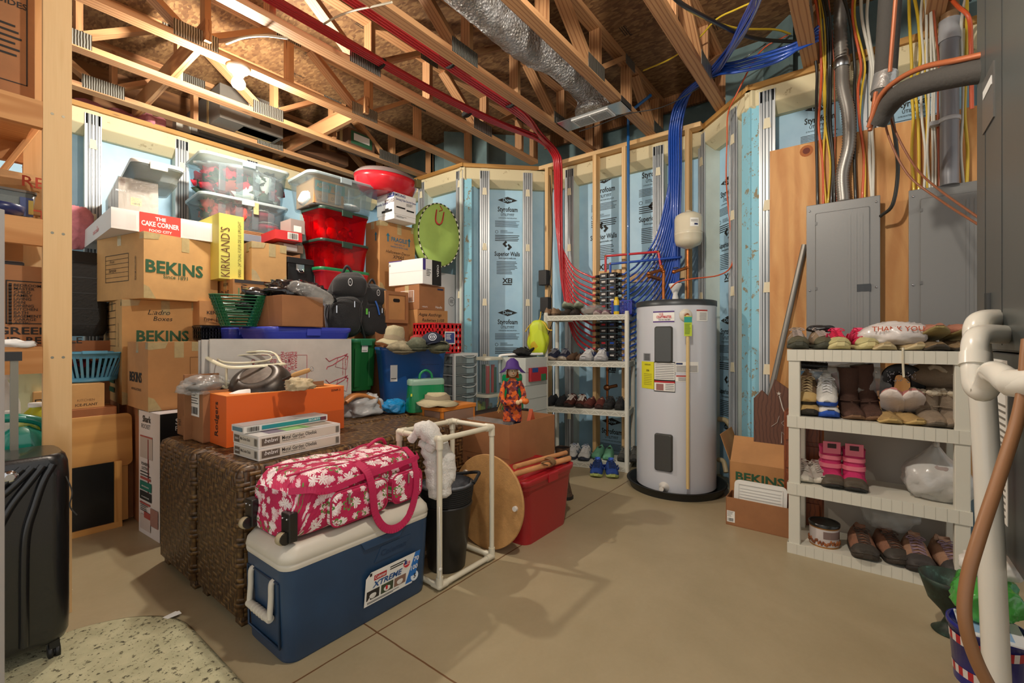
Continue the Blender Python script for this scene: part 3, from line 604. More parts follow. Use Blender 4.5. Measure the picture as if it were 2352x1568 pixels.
MB(CLEARD).loft([rr(.11, .09, .02, 0), rr(.14, .11, .02, .12), rr(.13, .10, .02, .12), rr(.10, .08, .02, .005)]).o('tub', t); MB(mt('d9d3c6', .9, bs=.6, bsc=90)).loft([rr(.095, .075, .02, .006), rr(.12, .095, .02, .10)]).o('granules', t)
MB(mt('5a5148', .5)).loft([rr(.146, .116, .02, .12), rr(.146, .116, .02, .13)]).o('lid', t); q = MB(mt('3a4a7a', .5)); q.box(.02, .06, -.056, -.055, .02, .10); q.box(.045, .06, -.0575, -.056, .03, .09, mt('c4b25a', .5)); q.o('sticker', t)
m = MB(mt('26305e', .3)); m.lathe([(.03, 0), (.07, .02), (.075, .05), (.06, .055)], n=24); c = PY(-2, 460, 2.83); c.z = SH[1]; tag(m.o('plastic_dish', loc=c), 'dark blue round dish at the picture edge on the timber shelving', 'dish')
# bottles on the lowest visible shelf
def jug(label, px, y, h, r, body, cap, lab=None, handle=None, zb=SH[3], cl=True, group=None):
    c = PY(px, HY, y); c.z = zb; t = TH('jug', label, 'bottle', c)
    MB(body).lathe([(r * .9, 0), (r, .01), (r, h * .62), (r * .8, h * .78), (r * .38, h * .9), (r * .36, h * .93)], n=24, sx=1, sy=.75).o('bottle', t)
    MB(cap).lathe([(r * .42, h * .93), (r * .42, h), (r * .38, h * 1.01)], n=18).o('cap', t)
    if lab: q = MB(lab); q.lathe([(r * 1.005, h * .1), (r * 1.005, h * .34)], n=24, cap=(0, 0), sx=1, sy=.752); q.text('CONC', (-r * .5, -r * .79, h * .14), X3, Z3, .022, mt('d6c94a', .5), .01); q.o('wrap_label', t)
    if handle: MB(handle).tube(curve([(r * .5, 0, h * .92), (r * 1.15, -.01, h * .85), (r * 1.2, -.01, h * .5), (r * .9, 0, h * .35)], 5), .012).o('handle', t)
    return t
YEL = mt('c9c93a', .25, coat=.3); TEAL = mt('17806e', .22, coat=.6); HDPE = mt('e3e4df', .35)
jug('yellow liquid jug with white cap on the low timber shelf', 83, 2.95, .235, .062, YEL, WHITE, mt('1f3a5e', .5))
c = PY(47, HY, 2.86); c.z = SH[3]; t = TH('detergent_jug', 'teal detergent jug with a thick loop handle on the low timber shelf', 'bottle', c)
MB(TEAL).loft([rr(.17, .09, .03, 0), rr(.17, .09, .03, .07), rr(.13, .08, .03, .12), rr(.05, .05, .02, .15)]).o('bottle', t); MB(TEAL).tube(curve([(-.09, 0, .19), (.0, 0, .185), (.07, 0, .15), (.078, 0, .08), (.06, 0, .03)], 6), .019, 10).o('handle', t)
jug('milky bottle with royal blue sleeve, leftmost on the low timber shelf', 16, 3.18, .36, .05, HDPE, WHITE, mt('1b35b4', .3)); jug('short white bottle in front of the blue-sleeved bottle', 22, 3.03, .20, .055, HDPE, WHITE)
t = TH('plastic_pail', 'tall pale green plastic pail at the back of the low timber shelf', 'bucket', (PY(52, HY, 3.27).x, 3.27, SH[3])); MB(mt('d3d8b4', .4)).lathe([(.10, 0), (.125, .44), (.132, .44), (.132, .455), (.12, .455), (.1, .02)], n=28).o('pail', t)
carton('small tan carton with a torn flap on the low timber shelf', 76, 0, 0, 2.17, 72, 110, on=SH[3] , zt=SH[3] + .27, ly=.12, mat=CBL, prints=[('F', 'r', .12, .6, .5, .25), ('F', 'l', .1, .5, .7, .4, 5)], tape=0)
# ---- black hardshell suitcase, near left
SX1, SY0 = .345, 2.37
t = TH('hardshell_suitcase', 'large glossy black hardshell suitcase with curved ribs and raised telescopic handle', 'suitcase', (SX1 - .21, SY0 + .14, 0))
SHL = mt('17181a', .28, bs=.05, bsc=200, coat=.4); m = MB(SHL); L = []
for z, k in ((.07, .90), (.075, .95), (.10, .99), (.16, 1), (.68, 1), (.735, .985), (.762, .95), (.77, .9)): L.append(rr(.42 * k, .27 * k, .055, z, 6))
m.loft(L)
for i in range(4):
    o = i * .075; m.tube(curve([(-.14 + o, -.133, .10), (-.14 + o, -.134, .35), (-.135 + o, -.134, .50), (-.08 + o * .85, -.134, .60), (.02 + o * .5, -.132, .68), (.08 + o * .35, -.124, .735)], 6), .02, 10, flat=.7)
m.o('shell', t)
q = MB(BLACK); q.tube([(-.208, .0, .1), (-.208, .0, .74)], .004); q.loft([rr(.424, .012, .004, .11, 4), rr(.424, .012, .004, .73, 4)], cap=(0, 0)); q.o('zip_seam', t)
q = MB(mt('8b8678', .35, .8))
for x in (-.08, .08): q.box(x - .011, x + .011, .085, .10, .76, 1.13)
q.box(-.10, .10, .078, .107, 1.115, 1.15, mt('2a2a2a', .4)); q.o('telescopic_handle', t)
q = MB(CHROME); q.lathe([(.012, -.149), (.022, -.146), (.022, -.135)], (.05, 0, .715), 16, axis='y'); q.o('lock', t)
for x in (-.165, .165):
    for y in (-.1, .1):
        q = MB(BLACK); q.lathe([(.012, -.018), (.028, -.016), (.028, -.004), (.02, -.002), (.02, .002), (.028, .004), (.028, .016), (.012, .018)], (x, y, .028), 20, axis='x'); q.box(x - .014, x + .014, y - .02, y + .02, .045, .075); q.o('caster', t)
MB(mt('2c2c2a', .6)).tube(curve([(.195, -.12, .68), (.21, -.135, .62), (.203, -.14, .57), (.222, -.142, .53)], 5), .0025, 5).o('tag_string', t)
t = TH('telescopic_pull', 'white twist of tissue on the shelf rail behind the suitcase handle', 'tissue', tuple(PY(38, 796, 2.74) * 1)); MB(WHITE).ell((0, .02, .0), (.075, .02, .018), 18, 8, fn=crumple(.5, 22)).o('tissue', t); t.name = 'tissue_twist'; t.location.z = SH[2] + .014
# ---- rug
RUG = NT('speckled_rug'); co = RUG.coord(); n1 = RUG.noise(co, 55, 4, .7); n2 = RUG.noise(co, 14, 3); RUG.put(RUG.b.inputs['Base Color'], RUG.mix(RUG.ramp(n1.outputs[0], [(.37, 1.0), (.43, 0.0)]), RUG.ramp(n2.outputs[0], [(.3, 'aaa684'), (.7, 'c0bb98')]).outputs[0], hx('4f4a36'))); RUG.b.inputs['Roughness'].default_value = .95; RUG.bump(n1.outputs[0], .8, .01)
m = MB(RUG.m); m.loft([rr(1.46, 1.72, .36, 0, 12), rr(1.48, 1.74, .36, .006, 12), rr(1.45, 1.71, .36, .014, 12)]); tag(m.o('rug', loc=(-.06, 1.70, .0)), 'speckled cream green rug with rounded corner at lower left', 'rug')
m = MB(WHITE).quad((0, 0, .0), (.05, .01, 0), (-.01, .03, 0)); m.box(0, .05, 0, .03, 0, .001); tag(m.o('paper_scrap', loc=PZ(385, 1421, .0145)), 'white paper scrap on the floor at the rug edge', 'scrap')
# ---- things between the post and the moving cartons
def wcol(px, y): return PY(px, HY, y)
t = TH('soft_suitcase', 'old ribbed black suitcase standing upright behind the timber post', 'suitcase', (wcol(190, 4.45).x - .05, 4.5, 1.19))
m = MB(mt('1b1a18', .6, bs=.3, bsc=60)); L = []
for i in range(15):
    z = .03 + .6 * i / 14; k = (.86 if i == 0 else .93 if i == 14 and 0 else 1) * (.99 if i % 2 else 1.0); k = .9 if i in (0, 14) else k; L.append(rr(.36 * k, .24 * k, .06, z, 6))
m.loft(L); m.o('shell', t); q = MB(BLACK)
for i in range(5): q.loft([rr(.366, .246, .06, .11 + i * .11, 6), rr(.366, .246, .06, .118 + i * .11, 6)], cap=(0, 0))
q.o('ribs', t)
for s in (-1, 1): MB(BLACK).lathe([(.02, -.012), (.02, .012)], (s * .14, -.1, .02), 14, axis='x').o('wheel', t)
b0 = place(292, 3.05, 262, 470, 0); Z0 = .757
b = carton('tall dark brown carton on the floor behind the white vacuum box', 292, 0, 0, 3.05, 268, 440, on=0., zt=Z0, mat=CBR, ly=.45, prints=[('L', 't', .5, .62, 'BEKINS', .06, INK, .02, 'c'), ('L', 'l', .1, .3, .8, .1, 4)])
c = wcol(210, 4.15)
t = carton('wide brown carton on the floor behind the folded tray table', 120, 0, 0, 2.72, None, 268, on=0, zt=Z0 + .005, ly=.45, mat=CBR, tape=1).t
b = carton('low tan carton printed near its edge, under the light blue basket', 130, 0, 0, 2.76, None, 240, on=Z0 + .007, zt=.915, ly=.32, mat=CBL, tape=0, prints=[('F', 't', .85, .1, 'ICE-PLANT', .022, INK, .005, 'r'), ('F', 't', .6, .3, 'KITCHEN', .02, mt('8c6a44', .7), .0, 'c')])
t = TH('laundry_basket', 'light blue slotted plastic basket with rolled rim beside the timber post', 'basket', (wcol(202, 4.12).x, 4.12, .917)); BLU = mt('5b9fc0', .35, coat=.2)
m = MB(BLU); m.lathe([(.125, .0), (.135, .025), (.14, .03), (.135, .004)], n=40, sx=1.1)
for k in range(40):
    a = 2 * pi * k / 40; p = Vector((cos(a) * 1.1 * .135, sin(a) * .135, .028)); q = Vector((cos(a) * 1.1 * .185, sin(a) * .185, .165)); m.bar(p, q, .014, .003, up=(cos(a), sin(a), 0))
m.lathe([(.18, .155), (.195, .185), (.205, .188), (.205, .196), (.185, .196), (.18, .17)], n=40, sx=1.1); m.box(-.06, .06, -.215, -.19, .188, .206); m.o('basket', t)
fill(t, (0, 0, .10), (.12, .1, .07), None, 'folded_clothes', n=9, mats=[mt('1d3a34', .9), mt('8a2430', .9), mt('26262c', .9)], sc=12)
m = MB(CBR); m.box(0, .42, 0, .2, 0, .09); ob = tag(m.o('orange_brown_board', loc=(wcol(170, 4.4).x, 4.36, 1.098)), 'low orange brown carton under the old black suitcase', 'box'); ob.name = 'cardboard_box'
b = Bx(); 
m = MB(CBR); m.box(0, .3, 0, .3, 0, 1.097); tag(m.o('cardboard_box', loc=(wcol(165, 4.4).x, 4.37, 0)), 'tall brown carton in shadow behind the light blue basket', 'box')
# tray table and framed black panel
t = TH('folding_tray_table', 'varnished beech tray table folded flat, its rounded top facing out', 'table', (.2, 3.80, 0))
m = MB(BEECH); m.T = Matrix.Rotation(radians(-4), 4, 'X'); m.prism([Vector((p.x + .335, -.016, p.y + .545)) for p in rr(.62, .34, .035, 0, 6)], (0, .016, 0)); m.T = None; m.o('tabletop', t, bev=.003)
for x in (.56, .605): lum((x, .03, 0.02), (x, .045, .62), .02, .035, BEECH, 'leg', t, up=X3)
lum((.1, .035, .06), (.56, .035, .06), .018, .03, BEECH, 'stretcher', t)
t = TH('framed_panel', 'black panel in a slim wooden frame standing under the tray tabletop', 'panel', (.1, 3.77, 0)); MB(mt('0e0f10', .25)).box(0, .64, 0, .008, .03, .42).o('panel', t)
lum((0, .0, .018), (.68, .0, .018), .022, .036, BEECH, 'frame_rail', t); lum((.66, .0, .036), (.66, .0, .42), .036, .022, BEECH, 'frame_stile', t)
# pink batt
PINK = mt('d98a94', .95, var=.25, vs=12, bs=.8, bsc=25)
m = MB(PINK); m.ell((0, 0, .15), (.09, .05, .17), 20, 12, fn=crumple(.25, 8, 3)); tag(m.o('insulation_batt', loc=(wcol(178, 4.86).x, 4.84, zat(565, 3.55))), 'pink insulation batt poking out by the left wall stud', 'insulation')
m = MB(PINK); P = [PZ(px, py, 3.13) for px, py in ((100, 232), (200, 246), (290, 272), (340, 275), (372, 288))]; m.tube(curve(P, 5), [.03 + .035 * abs(sin(i * .9)) for i in range(21)], 12); 
for i, p in enumerate(m.v): m.v[i] = p + noise.noise_vector(p * 9) * .03
tag(m.o('insulation_batt'), 'long pink insulation batt lying on the left wall plate', 'insulation')
# ================================================================ LEFT STACK of moving cartons
BEK = lambda F, u, v, s, w_=None, sub=None, c=GREENINK: [(F, 't', u, v, 'BEKINS', s, c, .03, 'c', w_), (F, 'q', u - (.0), v + s * 0, .0001, .0001, c)] + ([(F, 't', u, v - .075, sub, s * .32, c, .005, 'c')] if sub else [])
CHK = lambda y0=.3: [('L', 'r', .2, y0, .5, .42)] + [('L', 'q', .2, y0 + .07 * i, .5, .006, INK) for i in range(1, 6)] + [('L', 't', .3, y0 + .3, 'From', .03, INK, 0, 'l', None, .3), ('L', 't', .28, y0 + .16, 'Sample', .035, INK, .005, 'l', None, .3), ('L', 'V', .86, y0, 'BEDROOM DINING KITCHEN', .025, INK, .01, .16)]
bM = carton('upright moving carton with handwritten note above big green lettering, second in the left stack', 280, 686, 930, 3.05, 238, 458, -3, on=Z0, zt=1.2 + 92 / FL * 3.05, mat=CBL, tape=2, prints=BEK('F', .51, .60, .105, .30, 'MOVING & STORAGE') + [('F', 't', .45, .86, 'L:adro', .05, INK, -.002, 'c', None, .3), ('F', 't', .5, .80, 'Boxes', .045, INK, -.002, 'c', None, .2)] + CHK(.55) + [('L', 't', .5, .36, 'FRAGILE', .035, INK, .02, 'c'), ('L', 'up', .38, .4, .045), ('L', 'up', .64, .4, .045), ('L', 't', .5, .30, 'THIS SIDE UP', .02, INK, .01, 'c'), ('L', 'q', .36, .18, .3, .06, GREENINK), ('L', 'q', .36, .09, .3, .05, GREENINK)])
b3 = carton('plain-fronted moving carton with small black logo on its narrow side', 340, 783, 935, 2.75, 284, 461, 0, on=Z0 + .002, ly=.45, zt=zat(785, 2.75), mat=CB, tape=2, prints=[('L', 't', .42, .40, 'BEKINS', .085, INK, .03, 'c'), ('L', 't', .46, .27, 'MOVING & STORAGE', .022, INK, .01, 'c'), ('F', 'r', .78, .06, .24, .7, mt('8a6038', .8))])
bq = Bx(); bq.N = b3.N + Vector((.03, .18, 0)); bq.rz = 0; bq.lx = b3.lx - .06; bq.ly = .27; bq.zb = Z0; prop(bq, 'shadowed carton holding up the plain-fronted moving carton', CBR, .0, Z0)
bTp = carton('large tan moving carton with big green lettering, directly under the bakery box', 330, 530, 688, 3.0, 223, 500, 11, on=bM.zt + .002, mat=CBL, tape=2, prints=BEK('F', .40, .40, .115, .36, 'Since 1891') + CHK(.28))
RED = mt('cf3a2a', .5)
bC = carton('flat white bakery box with a bright red printed band', 255, 482, 0, 2.92, 193, 490, -2, on=bTp.zt + .002, zt=bTp.zt + .002 + .135, mat=mt('e9e6e2', .55), tape=0, name='cake_box', prints=[('F', 'q', .25, .0, .40, 1.0, RED), ('F', 't', .45, .68, 'THE', .032, WHITE, .03, 'c'), ('F', 't', .45, .36, 'CAKE CORNER', .045, WHITE, .03, 'c', .21), ('F', 't', .45, .09, 'FOOD CITY', .024, WHITE, .02, 'c'), ('L', 't', .55, .5, 'THE', .02, RED, .01, 'c'), ('L', 't', .5, .3, 'CAKE CORNER', .032, RED, .02, 'c')] + [('F', 'q', .01 + .012 * i, .1, .003, .8, mt('dcd6d4', .6)) for i in range(19)] + [('F', 'q', .67 + .012 * i, .1, .003, .8, mt('dcd6d4', .6)) for i in range(26)])
# shrink-wrapped square box and shallow clear tub
bS = carton('cling-wrapped greyish carton with a yellow note, on the cake box', 272, 404, 0, 3.16, 243, 363, -6, on=bC.zt + .001, zt=zat(405, 3.16), mat=card_mat('wrapped_cardboard', 'a59584', .25), tape=0, prints=[('F', 'q', .04, .8, .12, .15, mt('7a5a46', .5)), ('F', 't', .06, .64, 'MENTS', .018, WHITE, .01), ('L', 'V', .6, .2, 'STORES', .05, INK, .01)], lab=[('F', .3, .34, .28, .2, mt('e6dc7a', .6))])
q = MB(FILM); q.loft([rr(bS.lx + .006, bS.ly + .006, .003, .0, 2, bS.lx / 2, bS.ly / 2), rr(bS.lx + .006, bS.ly + .006, .003, bS.h + .004, 2, bS.lx / 2, bS.ly / 2)], sm=False, cap=(0, 1)); q.o('cling_wrap', bS.t)
tote('shallow clear tub with a white rim, on the cling-wrapped carton', 302, 352, 404, 3.12, 243, 424, -6, CLEARD, mt('d8d6d0', .4), on=bS.zt + .006, zt=zat(360, 3.12) + .02, taper=.84, ribs=0, rad=.06, flat_lid=True, name='clear_storage_tub', lidh=.04, sticker=None)
# ================================================================ BEHIND: flat packs, clear tubs with decorations
bK = None
DKs = mt('17191a', .5)

def cont1(t, lx, ly, h):
    G = mt('2f4a2c', .8, bs=.5, bsc=40); Rr = mt('d02a3c', .7, bs=.5, bsc=60)
    fill(t, (lx / 2, ly * .45, h * .40), (lx * .44, ly * .36, h * .42), None, 'silk_poinsettias', n=85, mats=[G, Rr, mt('1c3324', .8), mt('a84a3a', .8), G, mt('e8e2d0', .8), Rr], sc=38, amp=.9, seed=3)
    q = MB(mt('e9e6e0', .8)); q.ell((lx / 2, ly * .5, h * .82), (lx * .45, ly * .4, h * .1), 24, 8, fn=crumple(.35, 7, 4)); q.o('tissue_paper', t)
def cont2(t, lx, ly, h):
    fill(t, (lx * .34, ly * .45, h * .42), (lx * .28, ly * .36, h * .42), None, 'silk_garland', n=40, mats=[mt('c0392f', .7), mt('2e4a2e', .7), mt('cf6a4a', .7)], sc=38, amp=.9, seed=9)
    for i, (z, x) in enumerate(((.16, .78), (.5, .72))):
        q = MB(mt('9e1f36', .75)); q.ell((lx * x, ly * .4, h * z + .03), (lx * .17, ly * .36, h * .15), 24, 10, p=.8); q.o('red_cushion', t); q = MB(mt('ece4d4', .85)); q.ell((lx * x, ly * .4, h * z + .03 + h * .13), (lx * .165, ly * .35, h * .05), 24, 8, fn=crumple(.2, 10, i)); q.o('cream_trim', t)
b2 = tote('lower clear tub holding red and cream stuffed decorations, taped at the front', 462, 432, 528, 3.62, 418, 665, -4, CLEAR, mt('c8d6da', .3, tr=.5), zb=2.115, zt=zat(432, 3.62), ly=.5, name='clear_storage_tub', cont=cont2, rad=.07)
q = MB(TAPE); q.box(b2.lx * .56, b2.lx * .62, -.004, -.001, b2.h * .55, b2.h * .95); q.o('packing_tape', b2.t)
b1 = tote('upper clear tub packed with silk poinsettias and greenery', 462, 338, 432, 3.62, 418, 668, -4, CLEAR, mt('c8d6da', .3, tr=.5), on=b2.top + .008, zt=zat(338, 3.62), ly=.5, name='clear_storage_tub', cont=cont1, rad=.07)
bb = place(470, 3.64, 440, 690, -4); bb.zb = 1.98; prop(bb, 'tall carton stack behind the yellow box, holding the clear tubs', CBD, .0, 2.0)
b = bb
for i, (px0, px1, z0, z1, mm, nm, lb, cat) in enumerate(((520, 640, 2.002, 2.06, mt('6d7480', .5), 'electronics_box', 'flat grey electronics box under the folded cardboard', 'box'), (632, 694, 2.002, 2.075, mt('c22a2c', .5), 'gift_box', 'red box with a barcode end beside the flat grey box', 'box'))):
    c = place(px0, 3.62, None or px0 - 8, px1, -4); t = TH(nm, lb, cat, (c.N.x, c.N.y, z0), c.rz); m = MB(mm); m.box(0, c.lx, 0, .3, 0, z1 - z0)
    if i: m.quad((c.lx * .45, -.001, .01), (c.lx * .4, 0, 0), (0, 0, .055), LABEL); m.bars((c.lx * .48, -.002, .015), X3, Z3, c.lx * .34, .045, 14, INK)
    m.o('box_body', t)
m = MB(CBD); c = place(470, 3.6, 465, 640, -4)
for k in range(4): m.box(.01 * k, c.lx - .03 * k, .0, .5, .011 * k, .011 * k + .007)
t = TH('folded_cardboard', 'sheets of folded cardboard sandwiched under the lower clear tub', 'cardboard', (c.N.x, c.N.y, 2.07), c.rz); m.o('sheets', t)
# row in front: yellow lamp box, plain carton, TV carton
YB = mt('e2dc6a', .5)
bD = carton('brown carton marked D-A5 with a black stripe, under the yellow box', 535, 640, 690, 3.3, 500, 606, 0, zb=1.478, zt=1.636, mat=CB, tape=1, prints=[('L', 't', .5, .22, 'D-A5', .065, INK, .01, 'c'), ('L', 't', .55, .72, 'SCOPE', .03, INK, .01, 'c'), ('F', 'q', .05, .84, .95, .16, mt('3a3433', .6)), ('F', 'V', .45, .05, 'DIRECTV', .06, INK, .02, .12), ('F', 'q', .16, .2, .04, .4, mt('5f8a5a', .6))])
bY = carton('tall bright yellow box with serif lettering running up its side', 503, 487, 637, 3.28, 455, 560, 0, on=1.638, zt=zat(488, 3.28), mat=YB, tape=0, name='lamp_box', prints=[('F', 'V', .42, .03, "KIRKLAND'S", .085, mt('6a3f1c', .6), .0, .36), ('F', 'V', .88, .03, '104000 - 24" DUAL FLEUR DE LIS UPLIGHT', .03, mt('5a4a1c', .6), .0, .42)])
prop(place2 := bY, 'hidden carton edge', CBD, 0, 1.6) if False else None
bP = carton('plain tan carton with curled clear tape, right of the yellow box', 578, 556, 645, 3.42, 560, 658, -3, on=1.638, zt=zat(553, 3.42), mat=CBL, tape=2)
bKn = carton('carton with small print and marker handwriting, behind the dark green woven basket', 458, 692, 745, 3.28, 452, 660, 0, zb=1.30, zt=1.476, mat=CB, ly=.38, tape=0, prints=[('F', 't', .22, .46, 'KENWOOD', .035, INK, .01, 'c'), ('F', 't', .08, .2, 'Type', .03, INK, 0, 'c', None, .3), ('F', 't', .24, .2, 'CELL', .035, INK, 0, 'c'), ('F', 'r', .17, .14, .12, .24), ('F', 't', .36, .15, '#', .05, INK, .0, 'c')])
bb = place(462, 3.26, 455, 528, 0); crate('black plastic crate on top of the hidden cartons, left of the blue totes', Bx() if 0 else (lambda q: (setattr(q, 'ly', .36), q)[1])(bb), .10, mt('1c1d1f', .4, coat=.3), 1.195, 9, 2)
bb.zb = 1.19; prop(bb, 'dark carton below the black crate, behind the white flat cartons', CBD, .02, 1.193)
# ================================================================ MIDDLE PILE
BLUT = mt('3a47b8', .35, coat=.25); CLR = mt('cf1220', .12, tr=.80, coat=.5); REDT = mt('c8202c', .38, coat=.2); GRNL = mt('1f7d4a', .4); DGRN = mt('2a4236', .4)
bA = tote('small royal blue tote with lid, behind the larger blue tote', 530, 748, 0, 3.25, 503, 600, 0, BLUT, BLUT, zb=.80, zt=zat(748, 3.25), ly=.35, rad=.05)
bB = tote('large royal blue lidded tote under the open brown carton', 612, 733, 0, 2.95, 580, 812, 0, BLUT, BLUT, zb=.85, zt=zat(742, 2.95), ly=.46, rad=.07, lidh=.05)
prop(bB, 'carton below the large royal blue tote', CBD, .05, .849); prop(bA, 'carton below the small royal blue tote', CBD, .08, .799)
bO = carton('open brown carton overflowing with black and clear plastic bags', 648, 676, 752, 2.98, 592, 742, 4, on=bB.top + .002, zt=zat(676, 2.98), mat=CBD, open_=1)
def sheet(label, P, mat, name='plastic_bag', amp=.02, nu=26, nv=18, cat='bag', sc=10, thick=.004):
    # a draped crumpled film: P = 4 corner points (world), sag
    a, b, c, d = [Vector(p) for p in P]; m = MB(mat); vs = []
    for j in range(nv + 1):
        for i in range(nu + 1):
            u, v = i / nu, j / nv; p = a * (1 - u) * (1 - v) + b * u * (1 - v) + c * u * v + d * (1 - u) * v; vs.append(p + noise.noise_vector(p * sc) * amp * 2 + noise.noise_vector(p * sc * 3) * amp * .7 + Z3 * .05 * sin(u * pi) * sin(v * pi))
    W = nu + 1; m.add(vs, [(j * W + i, j * W + i + 1, (j + 1) * W + i + 1, (j + 1) * W + i) for j in range(nv) for i in range(nu)], None, True); o = m.o(name); s = o.modifiers.new('s', 'SOLIDIFY'); s.thickness = thick
    return tag(o, label, cat)
zt = bO.zt
BAGB = mt('17181b', .16, coat=.6, bs=.6, bsc=16)
t = TH('trash_bag', 'crumpled shiny black plastic bag spilling from the open brown carton', 'bag', (bO.N.x + .05, bO.N.y + .18, zt)); m = MB(BAGB)
m.ell((.17, .02, .03), (.24, .14, .09), 36, 18, fn=crumple(.4, 10, 2)); m.ell((-.06, .10, .01), (.12, .08, .05), 24, 12, fn=crumple(.4, 14, 5)); m.ell((-.15, .10, -.06), (.07, .05, .06), 20, 10, fn=crumple(.4, 14, 6)); m.o('bag_body', t)
t = TH('clear_bag', 'folded clear plastic sleeve lying on the crumpled black bag', 'bag', (bO.N.x + .2, bO.N.y + .03, zt)); m = MB(FILM); m.T = Matrix.Rotation(radians(18), 4, 'Y') @ Matrix.Rotation(radians(-12), 4, 'Z'); m.ell((0, 0, .035), (.14, .06, .05), 30, 12, fn=crumple(.3, 12, 8), p=.7); m.T = None; m.o('bag_body', t)
c = PD(720, HY, 3.25); c.z = bB.top + .003
m = MB(CB); m.box(-.04, .04, -.03, .03, 0, .2); tag(m.o('paper_bag', loc=(c.x, c.y, c.z), bev=.004), 'small torn kraft paper bag behind the open brown carton', 'bag')
# green woven basket
GB = mt('0f5c36', .35, coat=.3); c = PD(548, HY, 3.1); t = TH('woven_basket', 'dark green woven plastic basket with flared open weave', 'basket', (c.x, c.y, bA.top + .003), radians(-20)); m = MB(GB); L = 11; H = .20
for j in range(L):
    z = .004 + H * j / (L - 1); k = .62 + .38 * j / (L - 1); P = rr(.33 * k, .24 * k, .05, z, 5); m.tube([p + Vector((p.x, p.y, 0)).normalized() * (.003 if (i + j) % 2 else -.003) for i, p in enumerate(P)] + [P[0]], .0052, 6)
for i in range(24):
    p = rr(.33 * .62, .24 * .62, .05, .0, 5)[i]; q = rr(.33, .24, .05, H, 5)[i]; m.bar(p, q, .02, .002, up=Vector((p.x, p.y, .1)))
m.box(-.09, .09, -.06, .06, 0, .005); m.o('basket', t)
# black record box with clasp
bX = carton('black file box with chrome clasp beside the red tubs', 662, 590, 0, 3.72, 655, 722, 2, zb=1.45, zt=zat(590, 3.72), mat=DKs, tape=0, name='file_box', ly=.35)
q = MB(DKs); q.box(-.008, bX.lx + .008, -.008, bX.ly + .008, bX.h - .045, bX.h + .004); q.o('lid', bX.t, bev=.003)
q = MB(CHROME); x = bX.lx * .42; q.box(x - .035, x + .035, -.012, -.008, bX.h - .10, bX.h - .05); q.tube(curve([(x - .022, -.012, bX.h - .09), (x - .02, -.03, bX.h - .115), (x + .02, -.03, bX.h - .115), (x + .022, -.012, bX.h - .09)], 4), .0035, 6); 
for z in (.04, bX.h * .5, bX.h - .06): q.ell((bX.lx - .012, -.001, z), .004, 8, 5)
q.o('clasp', bX.t); prop(bX, 'brown carton under the black file box', CBD, .0, 1.449)
# red tubs
def cr(n, mats, nm, amp=.5):
    def f(t, lx, ly, h): fill(t, (lx / 2, ly * .5, h * .42), (lx * .36, ly * .34, h * .40), None, nm, n=n, mats=mats, sc=20, amp=amp, seed=n)
    return f
Rm = [mt('c43030', .5), mt('d95a50', .4), mt('8f1a20', .5), mt('e0a090', .4)]
r3 = tote('solid red tote with bright green lid, under the two see-through red tubs', 736, 612, 668, 3.78, 712, 852, 2, REDT, GRNL, zb=1.59, zt=zat(606, 3.78), rad=.05, ribs=0, lidh=.04)
prop(r3, 'carton below the solid red tote, behind the backpack', CBD, .03, 1.588)
r2 = tote('lower see-through red tub of ribbons and tinsel with dark green rim', 738, 542, 0, 3.78, 690, 850, 2, CLR, DGRN, on=r3.top + .002, zt=zat(541, 3.78), rad=.05, ribs=0, cont=cr(26, Rm, 'ribbons'), sticker=None)
r1 = tote('upper see-through red tub of shiny baubles with dark green rim', 738, 466, 0, 3.78, 688, 850, 2, CLR, DGRN, on=r2.top + .002, zt=zat(466, 3.78), rad=.05, ribs=0, cont=cr(30, Rm + [CHROME], 'baubles', .3))
def cont3(t, lx, ly, h):
    m = MB(CB); m.box(.05, .50 * lx, .04, ly * .8, .015, h * .78); m.quad((.06, .0385, h * .42), (.42 * lx, 0, 0), (0, 0, h * .3), mt('5f8d80', .6)); m.text('ASPEN 30', (.07, .037, h * .52), X3, Z3, .05, CB, .02, 'l', .16)
    for k in range(2): m.poly([(.30 * lx + .05 * k, .037, h * .44), (.34 * lx + .05 * k, .037, h * .60 - .01 * k), (.38 * lx + .05 * k, .037, h * .44)], CB)
    for k in range(5): m.lathe([(.013, 0), (.009, 0)], (.1 + .055 * k, .037, h * .26), 12, mt('7a5a3c', .7), (0, 0), 'y')
    m.lines((.07, .037, h * .15), X3, Z3, .26, .02, 2, INK, .3); m.o('inner_carton', t); q = MB(WHITE); q.ell((.02 + lx * .1, ly * .45, h * .3), (.07, ly * .3, h * .25), 16, 8, fn=crumple(.2, 9)); q.ell((.6 * lx, ly * .3, h * .2), (.14, .12, h * .12), 16, 8, fn=crumple(.3, 9)); q.o('packing_paper', t)
b = tote('long clear tub with a green and tan carton inside, on the red tubs', 712, 388, 0, 3.7, 657, 868, -4, CLEAR, mt('b9c8cc', .3, tr=.5), on=r1.top + .002, zt=zat(388, 3.7) + .02, name='clear_storage_tub', cont=cont3, rad=.07)
for i, (px0, px1, z0, z1, mm, lb) in enumerate(((668, 700, 2.078, 2.19, mt('9a8d86', .4), 'small clear box of ornaments between the tub stacks'), (640, 696, 1.93, 1.996, mt('9a8470', .5), 'small grey brown box with white label beside the red tubs'))):
    c = place(px0, 3.74, px0 - 5, px1, 0); m = MB(mm); m.box(0, c.lx, 0, .18, 0, z1 - z0); m.quad((c.lx * .2, -.001, .01), (c.lx * .55, 0, 0), (0, 0, .05), LABEL); tag(m.o('small_box', loc=(c.N.x, c.N.y, z0)), lb, 'box')
